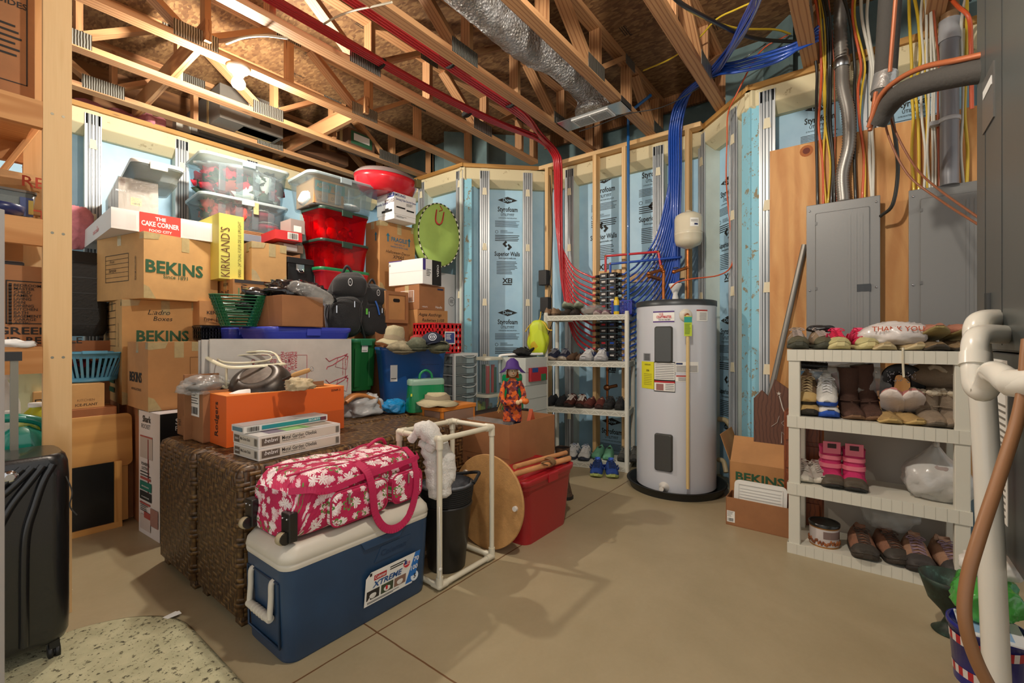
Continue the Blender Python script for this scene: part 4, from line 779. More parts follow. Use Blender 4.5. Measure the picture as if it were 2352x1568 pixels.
# FRAGILE carton and what is on it
TLI = mt('1e6a86', .7)
bF = carton('tall brown carton printed FRAGILE with blue arrows, below the white camera-system box', 872, 503, 668, 4.25, 840, 953, 0, zt=zat(505, 4.25), mat=CB, tape=2, prints=[('F', 't', .54, .74, 'FRAGILE', .055, TLI, .02, 'c', .19), ('F', 'up', .22, .72, .05, TLI), ('F', 'up', .82, .70, .05, TLI), ('F', 't', .54, .69, 'THIS SIDE UP', .022, TLI, .005, 'c'), ('F', 't', .54, .65, 'HANDLE WITH CARE', .022, TLI, .01, 'c'), ('F', 't', .5, .56, 'Halloween Decor', .04, INK, 0, 'c', None, .3), ('F', 't', .5, .49, 'XMAS', .05, INK, 0, 'c', None, .3), ('L', 'up', .75, .72, .05, TLI)])
bF2 = prop(bF, 'carton below the FRAGILE carton, with the punched handle box in front', CB, .0, None)
bs0 = carton('slim white box sandwiched between the camera-system box and the FRAGILE carton', 905, 0, 0, 4.2, 868, 955, 0, on=bF.zt + .002, zt=bF.zt + .05, mat=WHITE, tape=0, prints=[('F', 'l', .1, .7, .5, .4, 2)])
SB = mt('1c2f7a', .5)
bs1 = carton('white boxed security camera kit with blue corner, under the red oval carrier', 905, 0, 0, 4.2, 866, 955, 0, on=bs0.zt + .001, zt=zat(440, 4.2), mat=WHITE, tape=0, prints=[('F', 't', .2, .84, 'SAMSUNG', .035, SB, .02, 'c'), ('F', 't', .08, .66, 'Samsung Video Security System', .03, SB, .01, 'l', .24), ('F', 'q', .1, .3, .4, .07, INK), ('F', 'q', .56, .24, .35, .07, INK), ('F', 'l', .55, .6, .3, .14, 4), ('L', 'q', .62, .8, .38, .18, SB), ('L', 't', .8, .84, '16 10', .04, WHITE, .01, 'c'), ('L', 't', .75, .55, 'BTS102', .045, mt('5a2f1c', .7), .01, 'c'), ('L', 't', .3, .5, 'Security System', .03, SB, .005, 'c'), ('L', 'q', .3, .12, .6, .1, INK), ('L', 'q', .5, .22, .2, .08, INK)])
c = PD(888, HY, 4.35); t = TH('cake_carrier', 'big oval red carrier with a smoky domed lid, on the camera-system box', 'food carrier', (c.x, c.y, bs1.zt + .002)); RC = mt('c9202c', .25, coat=.5)
MB(RC).lathe([(.20, 0), (.235, .02), (.28, .11), (.285, .15), (.25, .15)], n=48, sx=1.12, sy=.85).o('tray', t); MB(mt('8f7f7c', .2, tr=.25, coat=.6)).lathe([(.288, .150), (.285, .165), (.25, .20), (.16, .232), (.02, .24)], n=48, sx=1.12, sy=.85).o('lid', t)
for a in (-.9,): q = MB(mt('6f6a44', .4)); q.box(.17, .23, -.235, -.20, .09, .17); q.o('clip', t, bev=.004)
# green round wreath bag
c = PD(1000, HY, 4.72); zc = zat(543, 4.72); t = TH('wreath_bag', 'round lime green zip bag with red handle and striped piping', 'bag', (c.x, c.y, 0), radians(-12)); GN = mt('a0bf5e', .7, bs=.25, bsc=12, var=.12, vs=4)
def gw(q): return q + Vector((0, noise.noise(q * 6) * .018, 0))
m = MB(GN); L = []; n = 48
for y, k in ((-.085, .02), (-.085, .5), (-.088, .93), (-.078, .985), (0, 1.02), (.07, .985), (.08, .5), (.08, .02)): L.append([gw(Vector((cos(2 * pi * i / n) * .245 * k, y, zc + sin(2 * pi * i / n) * .325 * k))) for i in range(n)])
m.loft(L); m.o('bag_body', t)
m = MB(mt('e9e4d0', .6)); P = [Vector((cos(2 * pi * i / 64) * .243, -.084, zc + sin(2 * pi * i / 64) * .322)) for i in range(65)]
for i in range(64): m.tube([P[i], P[i + 1]], .006, 5, INK if i % 2 else None, cap=(0, 0))
m.o('piping', t); m = MB(mt('a82a2c', .7)); m.tube(curve([(-.04, -.09, zc + .25), (-.055, -.10, zc + .14), (-.02, -.105, zc + .10), (.02, -.10, zc + .14), (.045, -.09, zc + .24)], 6), .014, 6, flat=.4); m.tube([(.0, -.09, zc + .3), (.03, -.09, zc + .26), (-.01, -.09, zc + .24)], .006, 5); m.o('handle', t)
# right-hand column
bw1 = carton('brown carton with handwritten marker notes, bottom of the column below the white printer box', 959, 710, 0, 3.95, 935, 1028, -3, zb=1.15, zt=zat(710, 3.95), mat=CB, ly=.45, prints=[('F', 't', .4, .82, 'Asgaa Assthings', .04, INK, .005, 'c', None, .3), ('F', 't', .5, .66, 'Redwiney J-100', .04, INK, .005, 'c', None, .3), ('F', 't', .5, .42, 'Trading Travel', .045, INK, .012, 'c', None, .2), ('F', 'q', .1, .5, .06, .12, mt('c9a43a', .6))])
bw2 = carton('brown carton with white chevron arrows, under the white printer box', 963, 652, 712, 3.95, 907, 1021, 2, on=bw1.zt + .002, zt=zat(652, 3.95), mat=CBD, prints=[('L', 'r', .25, .3, .55, .45, WHITE)] + [('L', 'q', .28 + .06 * i, .33, .012, .4, WHITE) for i in range(9)] + [('F', 'q', .7, .84, .24, .07, mt('2b3350', .6)), ('F', 't', .62, .08, 'Handle', .03, WHITE, .0, 'l'), ('F', 't', .1, .08, 'return', .025, WHITE, 0, 'l')])
bw3 = carton('long white printer box with black end panel and purple edges', 971, 592, 652, 3.93, 893, 1014, 6, on=bw2.zt + .002, zt=zat(592, 3.93), mat=WHITE, tape=0, name='printer_box', prints=[('F', 'q', .48, .0, .5, 1.0, INK), ('F', 'V', .84, .35, 'VIZIO', .035, WHITE, .01, .11), ('F', 'q', .0, .55, .14, .45, mt('4a3a8a', .5)), ('F', 'l', .18, .6, .25, .3, 5), ('L', 'q', .0, .97, .4, .03, mt('4a3a8a', .5)), ('L', 'q', .0, .52, 1.0, .006, mt('bcb9b0', .5)), ('L', 'q', .0, .8, .06, .08, mt('9c9a94', .5))])
bw4 = carton('brown carton with a punched oval handhold in its recessed end', 884, 667, 740, 3.8, 860, 936, 0, zb=1.335, zt=zat(667, 3.8), mat=CB, tape=0, ly=.3)
q = MB(CBD); x1 = bw4.lx; h = bw4.h; q.box(.0, .03, -.012, 0, 0, h); q.box(x1 - .03, x1, -.012, 0, 0, h); q.box(.03, x1 - .03, -.012, 0, h - .03, h); q.box(.03, x1 - .03, -.012, 0, 0, .03); q.o('end_rim', bw4.t); q = MB(mt('140d08', .9)); q.prism([Vector((p.x + x1 * .5, -.0025, h * .72 + p.y)) for p in rr(.07, .03, .014, 0, 5)], (0, .002, 0)); q.o('handhold', bw4.t)
bw5 = carton('low wide carton with folded lid under the punched handhold carton', 862, 737, 0, 3.75, 843, 940, 0, zb=1.15, zt=1.333, mat=CBD, ly=.45, tape=1)
bb = place(862, 3.75, 845, 1040, 0); bb.N.y = 3.08; bb.ly = .44; bb.lx = bw1.N.x + bw1.lx - bb.N.x - .01; bb.zb = 1.148; prop(bb, 'tall brown carton glimpsed between the green and blue totes', CBD, .01, 1.147)
c = place(1015, 4.75, 1012, 1046, 0); t = TH('foam_board', 'tall white foam board with a small printed circle beside the wall', 'board', (c.N.x, c.N.y + .1, 0)); m = MB(mt('d8d8d8', .5)); m.box(0, .32, 0, .04, 0, zat(622, 4.75)); z = zat(688, 4.75); m.lathe([(.05, 0), (.044, 0)], (.24, -.001, z), 20, mt('6a6a6a', .6), (0, 0), 'y'); m.lines((.21, -.002, z + .02), X3, Z3, .06, .04, 4, mt('6a6a6a', .6)); m.o('board', t)
# backpacks
c = PD(797, HY, 3.72); zb = 1.222
NY = mt('1a1a1b', .75, bs=.35, bsc=180, sheen=.2); NY2 = mt('242528', .6)
def backpack(label, loc, rz, s=1., lean=0):
    t = TH('backpack', label, 'backpack', loc, rz); t.scale = (s, s, s); fn = lambda q: q + noise.noise_vector(q * 5) * .02 + Vector((q.z * lean, 0, 0))
    m = MB(NY); m.ell((0, 0, .27), (.17, .11, .28), 28, 18, fn=fn, p=.65); m.o('main_body', t)
    m = MB(NY); m.ell((-.02, -.10, .17), (.13, .06, .16), 24, 12, fn=fn, p=.6); m.o('front_pocket', t); m = MB(NY); m.ell((0.02, -.09, .42), (.13, .055, .09), 24, 12, fn=fn, p=.6); m.o('top_pocket', t)
    m = MB(NY2)
    for x in (-.14, .12): m.tube(curve([(x, -.12, .3), (x - .03, -.14, .18), (x + .01, -.12, .03), (x + .03, -.1, -.05)], 5), .012, 6, flat=.4)
    m.tube(curve([(-.04, 0, .53), (0, -.02, .60), (.05, 0, .53)], 5), .012, 6); m.tube(curve([(-.13, -.155, .22), (-.08, -.165, .30), (0, -.168, .31), (.08, -.16, .28)], 5), .003, 5); m.o('straps', t)
    m = MB(CHROME); m.box(-.09, -.082, -.172, -.166, .19, .25); m.box(.05, .057, -.165, -.158, .24, .29); m.o('zip_pulls', t)
    m = MB(mt('c8c8c8', .4)); m.lathe([(.022, 0), (.017, 0)], (.02, -.148, .45), 18, None, (0, 0), 'y', 1.5, .8); m.text('S', (.013, -.149, .443), X3, Z3, .02, None, .02); m.o('emblem', t); return t
backpack('bulky black backpack with oval emblem, slumped beside the blue tote', (c.x, c.y, zb), radians(-30), .95, .10)
c = PD(853, HY, 3.85); t = backpack('second black backpack hanging behind, straps and a blue cord showing', (c.x, c.y, zb), radians(-15), .8, -.12)
q = MB(mt('2a62b8', .5)); q.tube(curve([(-.02, -.17, .36), (.0, -.18, .30), (.02, -.175, .22)], 4), .009, 6); q.o('cord', t); q = MB(mt('5fb83a', .4)); q.box(-.12, -.10, -.175, -.168, .22, .28); q.o('tag_charm', t)
# ---- flattened white wardrobe cartons
t = TH('flattened_cartons', 'white wardrobe cartons folded flat, red printing turned sideways', 'cartons', (0, 0, .672)); FW0 = (PY(482, HY, 2.83).x, PY(807, HY, 2.83).x); m = None
REDI = mt('b5344a', .6); WC = card_mat('white_cardboard', 'c9c5be')
for k in range(3):
    m = MB(WC if k else WC); x0 = PY(470 - 7 * k, HY, 2.83 + .025 * k).x if k else FW0[0]; m.box(x0, FW0[1] - .02 * k, 2.83 + .022 * k, 2.842 + .022 * k, 0, .528 - .004 * k)
    if k == 0:
        y = 2.8285; X = lambda px: PY(px, HY, y).x; Z = lambda px, py: PY(px, py, y).z - .672
        for i, (s_, px) in enumerate((('INDIANA / BALI KINGS', 676), ('PLEASE BE', 668), ('SUBMIT ANY', 661), ('YOUR SHIPPING', 653), ('PLEASE CALL', 645), ('ENTER', 628), ('OMUR', 578), ('NVM', 620))): m.text(s_, (X(px), y, Z(px, 808 if px > 640 else 825)), -Z3, X3, .026, REDI, .006)
        for q0, q1 in (((600, 815), (705, 815)), ((705, 815), (705, 880))): m.bar((X(q0[0]), y, Z(*q0)), (X(q1[0]), y, Z(*q1)), .002, .002, REDI)
        for dy in (0, 50):
            def pt(px, py): return Vector((X(px), y - .0006, Z(px, py + dy)))
            for pts, r in (([(748, 822), (756, 830), (772, 822), (785, 818), (798, 812), (790, 822), (776, 830), (764, 838), (752, 842), (750, 848)], .0045), ([(792, 816), (799, 818), (797, 826)], .006), ([(776, 822), (770, 842), (796, 848), (799, 826)], .0022)): m.tube([pt(*p) for p in pts], r, 5, REDI, flat=.5)
        m.text('PLEASE BE CONSIDERATE', (X(792), y - .001, Z(792, 822)), -Z3, X3, .012, REDI, .004); m.text('OUR DELIVERY CREW', (X(786), y - .001, Z(786, 822)), -Z3, X3, .012, REDI, .004)
    m.o('carton_panel', t)
# ================================================================ FOREGROUND
def wicker_mat():
    N = NT('brown_resin_wicker'); tc = N.n('TexCoord'); S = 15.0
    geo = N.n('NewGeometry'); sx = N.n('SeparateXYZ', {0: tc.outputs['Object']}); nx = N.n('SeparateXYZ', {0: geo.outputs['Normal']})
    top = N.math('GREATER_THAN', N.math('ABSOLUTE', nx.outputs[2]), .6); sidex = N.math('GREATER_THAN', N.math('ABSOLUTE', nx.outputs[0]), .6)
    # u along the face, v up or across
    u = N.math('ADD', N.math('MULTIPLY', sx.outputs[1], sidex), N.math('MULTIPLY', sx.outputs[0], N.math('SUBTRACT', 1.0, sidex)))
    v = N.math('ADD', N.math('MULTIPLY', sx.outputs[1], top), N.math('MULTIPLY', sx.outputs[2], N.math('SUBTRACT', 1.0, top)))
    U = N.math('MULTIPLY', u, S * 3.0); V = N.math('MULTIPLY', v, S * 3.2)
    cu = N.math('FLOOR', U); cv = N.math('FLOOR', V)
    # concentric diamonds: shift the twill by the distance from the panel centre line
    tri = N.math('PINGPONG', cu, 8.0); ph = N.math('MODULO', N.math('ADD', N.math('ADD', tri, cv), 400.0), 4.0); over = N.math('LESS_THAN', ph, 1.9)
    over = N.math('MAXIMUM', over, N.math('MULTIPLY', top, N.math('LESS_THAN', N.math('MODULO', N.math('ADD', cu, cv), 2.0), .5)))
    fu = N.math('SUBTRACT', N.math('FRACT', U), .5); fv = N.math('SUBTRACT', N.math('FRACT', V), .5)
    bu = N.math('SUBTRACT', 1.0, N.math('MULTIPLY', N.math('MULTIPLY', fu, fu), 4.0)); bv = N.math('SUBTRACT', 1.0, N.math('MULTIPLY', N.math('MULTIPLY', fv, fv), 4.0))
    h = N.math('ADD', N.math('MULTIPLY', bv, over), N.math('MULTIPLY', bu, N.math('SUBTRACT', 1.0, over)))
    nz = N.noise(tc.outputs['Object'], 45, 3); c = N.ramp(N.math('MULTIPLY', nz.outputs[0], 1.0), [(.3, '2c1c10'), (.5, '5e4224'), (.7, '87673a')])
    c = N.mix(over, N.mix(.35, c.outputs[0], hx('3a2818')), c.outputs[0]); c = N.mix(N.ramp(h, [(0., 1.0), (.45, 0.0)]).outputs[0], c, hx('120b06'))
    N.put(N.b.inputs['Base Color'], c); N.b.inputs['Roughness'].default_value = .42; N.bump(h, .8, .006); return N.m
WK = wicker_mat()
def wicker(label, x0, x1, y0, y1, h):
    t = TH('wicker_trunk', label, 'wicker trunk', (x0, y0, 0)); X, Y = x1 - x0, y1 - y0; m = MB(WK); cx, cy = X / 2, Y / 2
    m.loft([rr(X - .02, Y - .02, .03, .04, 4, cx, cy), rr(X, Y, .03, .05, 4, cx, cy), rr(X, Y, .03, h - .10, 4, cx, cy)], cap=(1, 1)); m.o('body', t)
    m = MB(WK); m.loft([rr(X + .004, Y + .004, .03, h - .098, 4, cx, cy), rr(X + .006, Y + .006, .035, h - .04, 4, cx, cy), rr(X - .01, Y - .01, .035, h - .012, 4, cx, cy), rr(X - .05, Y - .05, .035, h, 4, cx, cy)], cap=(0, 1)); m.o('lid', t)
    for x in (.05, X - .05):
        for y in (.05, Y - .05): MB(WK).box(x - .03, x + .03, y - .03, y + .03, 0, .045).o('foot', t)
wicker('brown woven wicker trunk nearer the viewer, behind the blue cooler', .79, 2.13, 2.03, 2.50, .67)
wicker('brown woven wicker trunk at the back, under the orange box end', .775, 2.13, 2.515, 3.0, .67)
WZ = .672
# ---- vacuum box
b = carton('tall white and black vacuum box standing on the floor left of the wicker trunks', 367, 940, 1247, 2.67, 319, 416, 4, on=0, zt=.755, mat=mt('dcd2cc', .45), tape=0, name='vacuum_box', lx=.255, prints=[
    ('L', 't', .4, .915, 'Shark', .055, INK, .02, 'c'), ('L', 't', .36, .862, 'ROCKET', .038, INK, -.002, 'c', .14), ('L', 'q', .08, .62, .6, .18, mt('b8a89c', .6)), ('L', 'q', .08, .79, .6, .012, mt('a3483f', .6)), ('L', 'q', .45, .3, .05, .48, mt('8a3a34', .6)),
    ('L', 't', .35, .56, 'POWERFUL', .026, INK, .02, 'c', .13), ('L', 't', .32, .525, 'SUCTION', .026, INK, .02, 'c', .1), ('L', 'l', .1, .51, .5, .05, 2), ('L', 'q', .1, .445, .5, .02, mt('a3483f', .6)), ('L', 'q', .08, .36, .56, .07, mt('1d6f5f', .5)), ('L', 'q', .08, .28, .56, .07, INK), ('L', 't', .35, .385, 'DEEP NEUTRALIZING', .012, WHITE, .01, 'c'), ('L', 't', .35, .3, 'FOR A BRIGHTER HOME', .011, WHITE, .01, 'c'),
    ('L', 'q', .08, .245, .5, .015, mt('a3483f', .6)), ('L', 'l', .1, .24, .45, .06, 4), ('L', 'q', .6, .1, .35, .14, mt('9a6f62', .6)), ('L', 'q', .1, .04, .5, .12, mt('c2b2a8', .6)), ('L', 'q', .3, .14, .3, .05, mt('a3483f', .6)),
    ('F', 'q', 0, 0, 1, 1, mt('1a1a1c', .35)), ('F', 't', .3, .91, 'Shark', .05, WHITE, .02, 'l'), ('F', 't', .3, .86, 'ROCKET', .04, WHITE, -.002, 'l'), ('F', 't', .3, .78, 'POWERFUL', .03, WHITE, .02, 'l'), ('F', 't', .3, .735, 'CLEANING', .03, WHITE, .02, 'l')], topmat=mt('c8c4c6', .4))
# ---- orange box with a wok
ORA = mt('dd6322', .42); OT = mt('ef8f3c', .45)
bO2 = place(520, 2.20, 472, 790, 0); b = bO2; b.h = zat(911, 2.2) - WZ; b.zb = WZ; b.zt = b.zb + b.h
t = TH('orange_box', 'long bright orange carton with a torn top and black script on its end', 'box', (b.N.x, b.N.y, WZ), b.rz); m = MB(ORA); lx, ly, h = b.lx, b.ly, b.h; w_ = .004
m.box(0, lx, 0, ly, 0, w_); m.box(0, lx, 0, w_, w_, h); m.box(0, lx, ly - w_, ly, w_, h); m.box(0, w_, w_, ly - w_, w_, h); m.box(lx - w_, lx, w_, ly - w_, w_, h)
stamp(m, b, [('L', 'V', .62, .18, 'Rodgers', .06, INK, .004, .17), ('F', 't', .96, .9, '35949-3', .018, INK, .005, 'r')], INK); m.box(lx * .78, lx * .9985, -.002, -.0005, 0, h * .45, mt('c85a22', .45)); m.o('carton', t)
q = MB(OT); q.prism([(0, 0, h), (lx, 0, h), (lx, .05, h), (lx * .8, .055, h), (lx * .5, .03, h), (lx * .2, .05, h), (lx * .17, ly * .8, h), (0, ly, h)], (0, 0, .003)); q.prism([(lx * .72, ly, h), (lx * .76, ly * .5, h), (lx * .9, ly * .4, h), (lx * .93, .05, h), (lx, .05, h), (lx, ly, h)], (0, 0, .003))
q.text('PRECAUTIONS HANDLING WITH CARE', (lx * .25, .012, h + .004), X3, Y3, .022, WHITE, .01, 'l', lx * .45); q.text('Rodgers', (lx * .04, .03, h + .004), X3, Y3, .03, mt('c8651f', .5), .0, 'l'); q.o('torn_top', t)
MB(CBD).prism([(lx * .76, ly * .5, h + .002), (lx * .9, ly * .42, h + .002), (lx * .9, ly * .42, h + .03), (lx * .76, ly * .5, h + .028)], (0, .004, 0)).o('torn_flap', t)
fill(t, (lx * .5, ly * .5, h * .8), (lx * .45, ly * .4, h * .25), None, 'packing_paper', n=12, mats=[WHITE, mt('cfc6b4', .8), mt('8c7f70', .8)], sc=16, amp=.4, seed=8)
c = PD(594, HY, 2.47); c.z = bO2.zt + .05
t = TH('wok', 'blackened steel wok tipped on its side in the orange box, wooden handle up', 'wok', c, 0); IRON = NT('seasoned_iron'); co = IRON.coord(); n1 = IRON.noise(co, 9, 5, .7); IRON.put(IRON.b.inputs['Base Color'], IRON.ramp(n1.outputs[0], [(.3, '1f1c1a'), (.7, '4f463f')]).outputs[0]); IRON.b.inputs['Metallic'].default_value = .5; IRON.b.inputs['Roughness'].default_value = .38
Mx = Matrix.Rotation(YAW - pi / 2, 4, 'Z') @ Matrix.Rotation(radians(34), 4, 'X')
m = MB(IRON.m); m.T = Mx; m.lathe([(.17, -.055), (.168, -.05), (.155, -.01), (.13, .03), (.085, .05), (.082, .046), (.076, .046)], n=40, cap=(0, 0)); m.lathe([(.165, -.053), (.15, -.01), (.125, .027), (.08, .043)], n=40, cap=(0, 0)); m.lathe([(.0785, .0475), (.07, .0455)], n=40, m=mt('6f6a66', .3, .8, var=.3, vs=30)); m.T = None; m.o('pan', t)
q = MB(mt('cf9f62', .5)); e = PD(672, 862, 2.3) - c; f = PD(712, 849, 2.26) - c; q.tube([e, e + (f - e) * .2, e + (f - e) * .8, f], [.010, .0125, .012, .009], 10); q.o('wooden_handle', t)
q = MB(IRON.m); g = Mx @ Vector((.16, 0, -.05)); q.tube([PD(650, 872, 2.33) - c, e], .007, 8); q.tube([f + (f - e).normalized() * .012 + Vector((cos(a) * .011 * .7, cos(a) * .0, sin(a) * .011)) for a in [2 * pi * i / 12 for i in range(13)]], .0022, 5, CHROME); q.o('handle_shank', t)
c = PD(690, HY, 2.4); c.z = bO2.zt + .01
bag('wrinkled beige gloves and wrappings beside the wok handle', c, (.07, .05, .035), mt('c9b793', .8, bs=.4), .5, 18, 4, name='work_gloves', cat='gloves')
# white plastic rack halves
t = TH('shower_caddy', 'cream plastic shower caddy lying on its side behind the wok', 'caddy', (0, 0, 0)); CRM = mt('ddd6b8', .4, coat=.2); m = MB(CRM)
def cad(px, py, d): return PD(px, py, d)
for dy, dd in ((0, 0), (48, .02)):
    P = [cad(x, y + dy, 2.52 + dd + k) for x, y, k in ((468, 816, 0), (540, 810, .1), (622, 808, .16), (645, 832, .12), (648, 836, .05), (560, 843, -.08), (520, 842, -.1), (490, 830, -.06), (468, 816, 0))]
    m.tube(curve(P, 4), .011, 8, flat=.5)
    P = [cad(x, y + dy, 2.52 + dd + k) for x, y, k in ((497, 822, .02), (560, 815, .1), (615, 814, .14), (620, 826, .12), (570, 833, -.02), (515, 832, -.06), (497, 822, .02))]; m.tube(curve(P, 4), .006, 6, flat=.5)
for x, y, k in ((469, 818, 0), (520, 842, -.1), (646, 834, .1), (520, 815, .06)): m.tube([cad(x, y, 2.52 + k), cad(x, y + 48, 2.54 + k)], .006, 6)
m.o('caddy_frame', t)
# brown carton end with a sticker
b = carton('brown carton with a white shipping sticker and punched hole, left of the orange box', 466, 900, 1008, 2.30, 407, 474, 0, on=WZ, zt=zat(898, 2.3), mat=CBD, open_=1, ly=None, lx=.12, lab=[('L', .56, .48, .32, .5)], prints=[('L', 'q', .26, .42, .15, .12, mt('1d1a10', .9)), ('L', 'q', .28, .06, .09, .08, mt('d8b078', .6)), ('L', 'l', .06, .32, .12, .14, 4)])
c = PD(470, HY, 2.38); c.z = b.zt - .02; bag('clear plastic bag with dark cables bulging from the stickered carton', c, (.12, .09, .045), FILM, .35, 11, 3, inner=mt('2a211c', .6), rz=.5)
m = MB(mt('c22a2c', .5)).box(0, .3, 0, .02, 0, .19); tag(m.o('red_folder', loc=(PY(456, HY, 2.77).x, 2.775, WZ)), 'red cardboard folder showing behind the caddy and the wok', 'folder')
m = MB(CBD).box(0, .16, 0, .02, 0, .34); tag(m.o('folded_carton', loc=(PY(424, HY, 2.80).x, 2.80, WZ)), 'brown folded carton leaning on the plain-fronted moving carton', 'carton')
# garden obelisk boxes
GB_ = mt('c9c2b2', .45); LG = mt('5d5348', .5)
def obox(label, xn, d, xl, xr, rot, z0, h, side, prints=(), tm=None):
    return carton(label, xn, 0, 0, d, xl, xr, rot, on=z0, zt=z0 + h, mat=mt('dedbd4', .4), tape=0, name='garden_box', prints=prints, topmat=tm or mt('c8c6c2', .35), bev=.002)
OB = [('F', 'q', .015, .12, .97, .74, GB_), ('F', 'q', .03, .18, .2, .62, LG), ('F', 't', .13, .42, 'belavi', .026, WHITE, .0, 'c', None, .3), ('F', 't', .255, .45, 'Metal Garden Obelisk', .024, INK, .004, 'l', .17), ('F', 't', .255, .28, 'Obelisco metalico de jardin', .01, INK, 0, 'l'), ('F', 'b', .93, .2, .05, .6), ('L', 'q', .04, .12, .92, .74, GB_), ('L', 'q', .06, .18, .22, .62, LG), ('L', 't', .17, .42, 'belavi', .015, WHITE, 0, 'c', None, .3), ('L', 't', .32, .45, 'Metal Garden Obelisk', .02, INK, .003, 'l', .09), ('L', 'b', .86, .2, .1, .6)]
g1 = obox('lower of the two beige Metal Garden Obelisk boxes', 594, 1.96, 537, 781, 3, WZ, .051, 0, OB)
g2 = obox('upper of the two beige Metal Garden Obelisk boxes', 594, 1.965, 536, 781, 3, g1.zt + .001, .051, 0, OB)
q = MB(mt('7aa860', .5)); q.quad((g2.lx * .35, .03, g2.h + .0016), (g2.lx * .3, 0, 0), (0, g2.ly * .6, 0)); q.quad((g2.lx * .15, .03, g2.h + .0016), (g2.lx * .2, 0, 0), (0, g2.ly * .6, 0), mt('6a5a6c', .5)); q.quad((g2.lx * .65, .03, g2.h + .0016), (g2.lx * .3, 0, 0), (0, g2.ly * .6, 0), mt('8c7f70', .5)); q.o('photo_print', g2.t)
g3 = obox('thin box with a teal edge on top of the garden obelisk boxes', 560, 2.02, 532, 752, 3, g2.zt + .0035, .030, 0, [('F', 'q', .19, .2, .79, .6, mt('2b8f96', .4)), ('F', 'b', .03, .15, .13, .7), ('F', 't', .82, .36, 'SECURITY', .014, WHITE, .01, 'c'), ('L', 'q', .1, .2, .8, .6, mt('5a7f8c', .4)), ('F', 'q', .9, .2, .08, .6, mt('6a3a4a', .4))], tm=mt('9aa4a6', .3))
# plastic shopping bag on the wicker
c = PZ(828, 952, WZ); bag('crumpled translucent white shopping bag lying on the wicker trunk', (c.x, c.y, WZ), (.15, .12, .08), mt('d4d6d6', .25, tr=.25, coat=.4, bs=.6, bsc=20), .4, 9, 12, inner=mt('b9a08c', .8))
# ---- cooler
CX0, CX1, CY0, CY1 = .79, 1.50, 1.645, 2.0
t = TH('cooler', 'big blue hard cooler with white lid, fold-down handle and colourful sticker', 'cooler', ((CX0 + CX1) / 2, (CY0 + CY1) / 2, 0)); CBm = mt('23405f', .42, var=.18, vs=5, coat=.1); CW = mt('cfc9ba', .4, var=.05)
W, D = CX1 - CX0, CY1 - CY0
m = MB(CBm); m.loft([rr(W * .93, D * .88, .05, 0, 6), rr(W * .955, D * .92, .055, .015, 6), rr(W * .975, D * .96, .055, .2, 6), rr(W * .985, D * .985, .05, .355, 6)]); m.o('body', t)
m = MB(CW); m.loft([rr(W * .99, D * .99, .05, .352, 6), rr(W * 1.0, D * 1.0, .055, .362, 6), rr(W * 1.0, D * 1.0, .055, .372, 6), rr(W * .995, D * .99, .055, .374, 6), rr(W * 1.005, D * 1.01, .055, .378, 6), rr(W * .99, D * .99, .055, .405, 6), rr(W * .93, D * .87, .05, .435, 6), rr(W * .88, D * .80, .05, .438, 6), rr(W * .86, D * .77, .05, .432, 6)]); m.o('lid', t)
m = MB(CBm); y = -D / 2; m.prism([(-.04, y + .004, .352), (-.02, y + .001, .318), (.16, y + .001, .318), (.19, y + .004, .352)], (0, -.006, 0)); m.o('lid_grip', t, bev=.003)
def cyf(z): return -(D * (.92 + .06 * (z - .015) / .34)) / 2
m = MB(CBm)
m.prism([(.03, cyf(.27) - .0015, .245), (.065, cyf(.3) - .0015, .305), (.225, cyf(.3) - .0015, .305), (.19, cyf(.26) - .0015, .245)], (0, -.0015, 0)); m.text('Coleman', (.128, cyf(.27) - .0045, .262), X3, Z3, .036, mt('1b3350', .4), .01, 'c', .135, .25); m.o('embossed_badge', t)
m = MB(LABEL); x0, x1, z0, z1 = -.02, .27, .075, .22; y = cyf(.13) - .004; up = Vector((0, -.018, .145)); U = X3 * (x1 - x0)
O = Vector((x0, y, z0)); pt = lambda u, v, k=0: O + U * u + up * v + Vector((0, -.0006 * k, 0)); Q = lambda u0, v0, u1, v1, mm, k=1: m.add([pt(u0, v0, k), pt(u1, v0, k), pt(u1, v1, k), pt(u0, v1, k)], [(0, 1, 2, 3)], mm)
m.poly([pt(0, 0), pt(.88, 0), pt(1, 1), pt(.08, 1), pt(0, .85)], LABEL); m.poly([pt(.74, .06, 1), pt(.93, .06, 1), pt(1.0, 1, 1), pt(.90, 1, 1)], mt('1d6fc0', .4))
Q(.14, .70, .36, .86, mt('b7232c', .4)); m.text('Coleman', pt(.25, .74, 2), U, up, .021, WHITE, .01, 'c', .055); m.text('XTREME', pt(.12, .50, 2), U, up, .034, mt('1a4e8c', .4), .03, 'l', .15, .3)
for k, (u0, cc) in enumerate(((.03, '2a2624'), (.28, '3c4a34'), (.52, '8a6a5a'))): Q(u0, .16, u0 + .22, .44, mt(cc, .5), 1); m.ell(pt(u0 + .11, .28, 1), (.018, .0015, .014), 12, 6, mt('d8d4cc', .5))
m.ell(pt(.38, .3, 2), (.006, .002, .01), 10, 6, mt('c2202c', .4)); Q(.1, .88, .06, .97, INK, 1); m.lines(pt(.42, .9, 1), U, up, .09, .02, 2, INK)
m.lathe([(.019, 0), (.0, 0)], pt(.74, .76, 1), 24, mt('c22a3a', .4), (0, 0), 'y'); [Q(.69, .66 + .05 * i, .79, .68 + .05 * i, WHITE, 3) for i in range(4)]; Q(.69, .74, .735, .86, mt('2a3a7a', .4), 4)
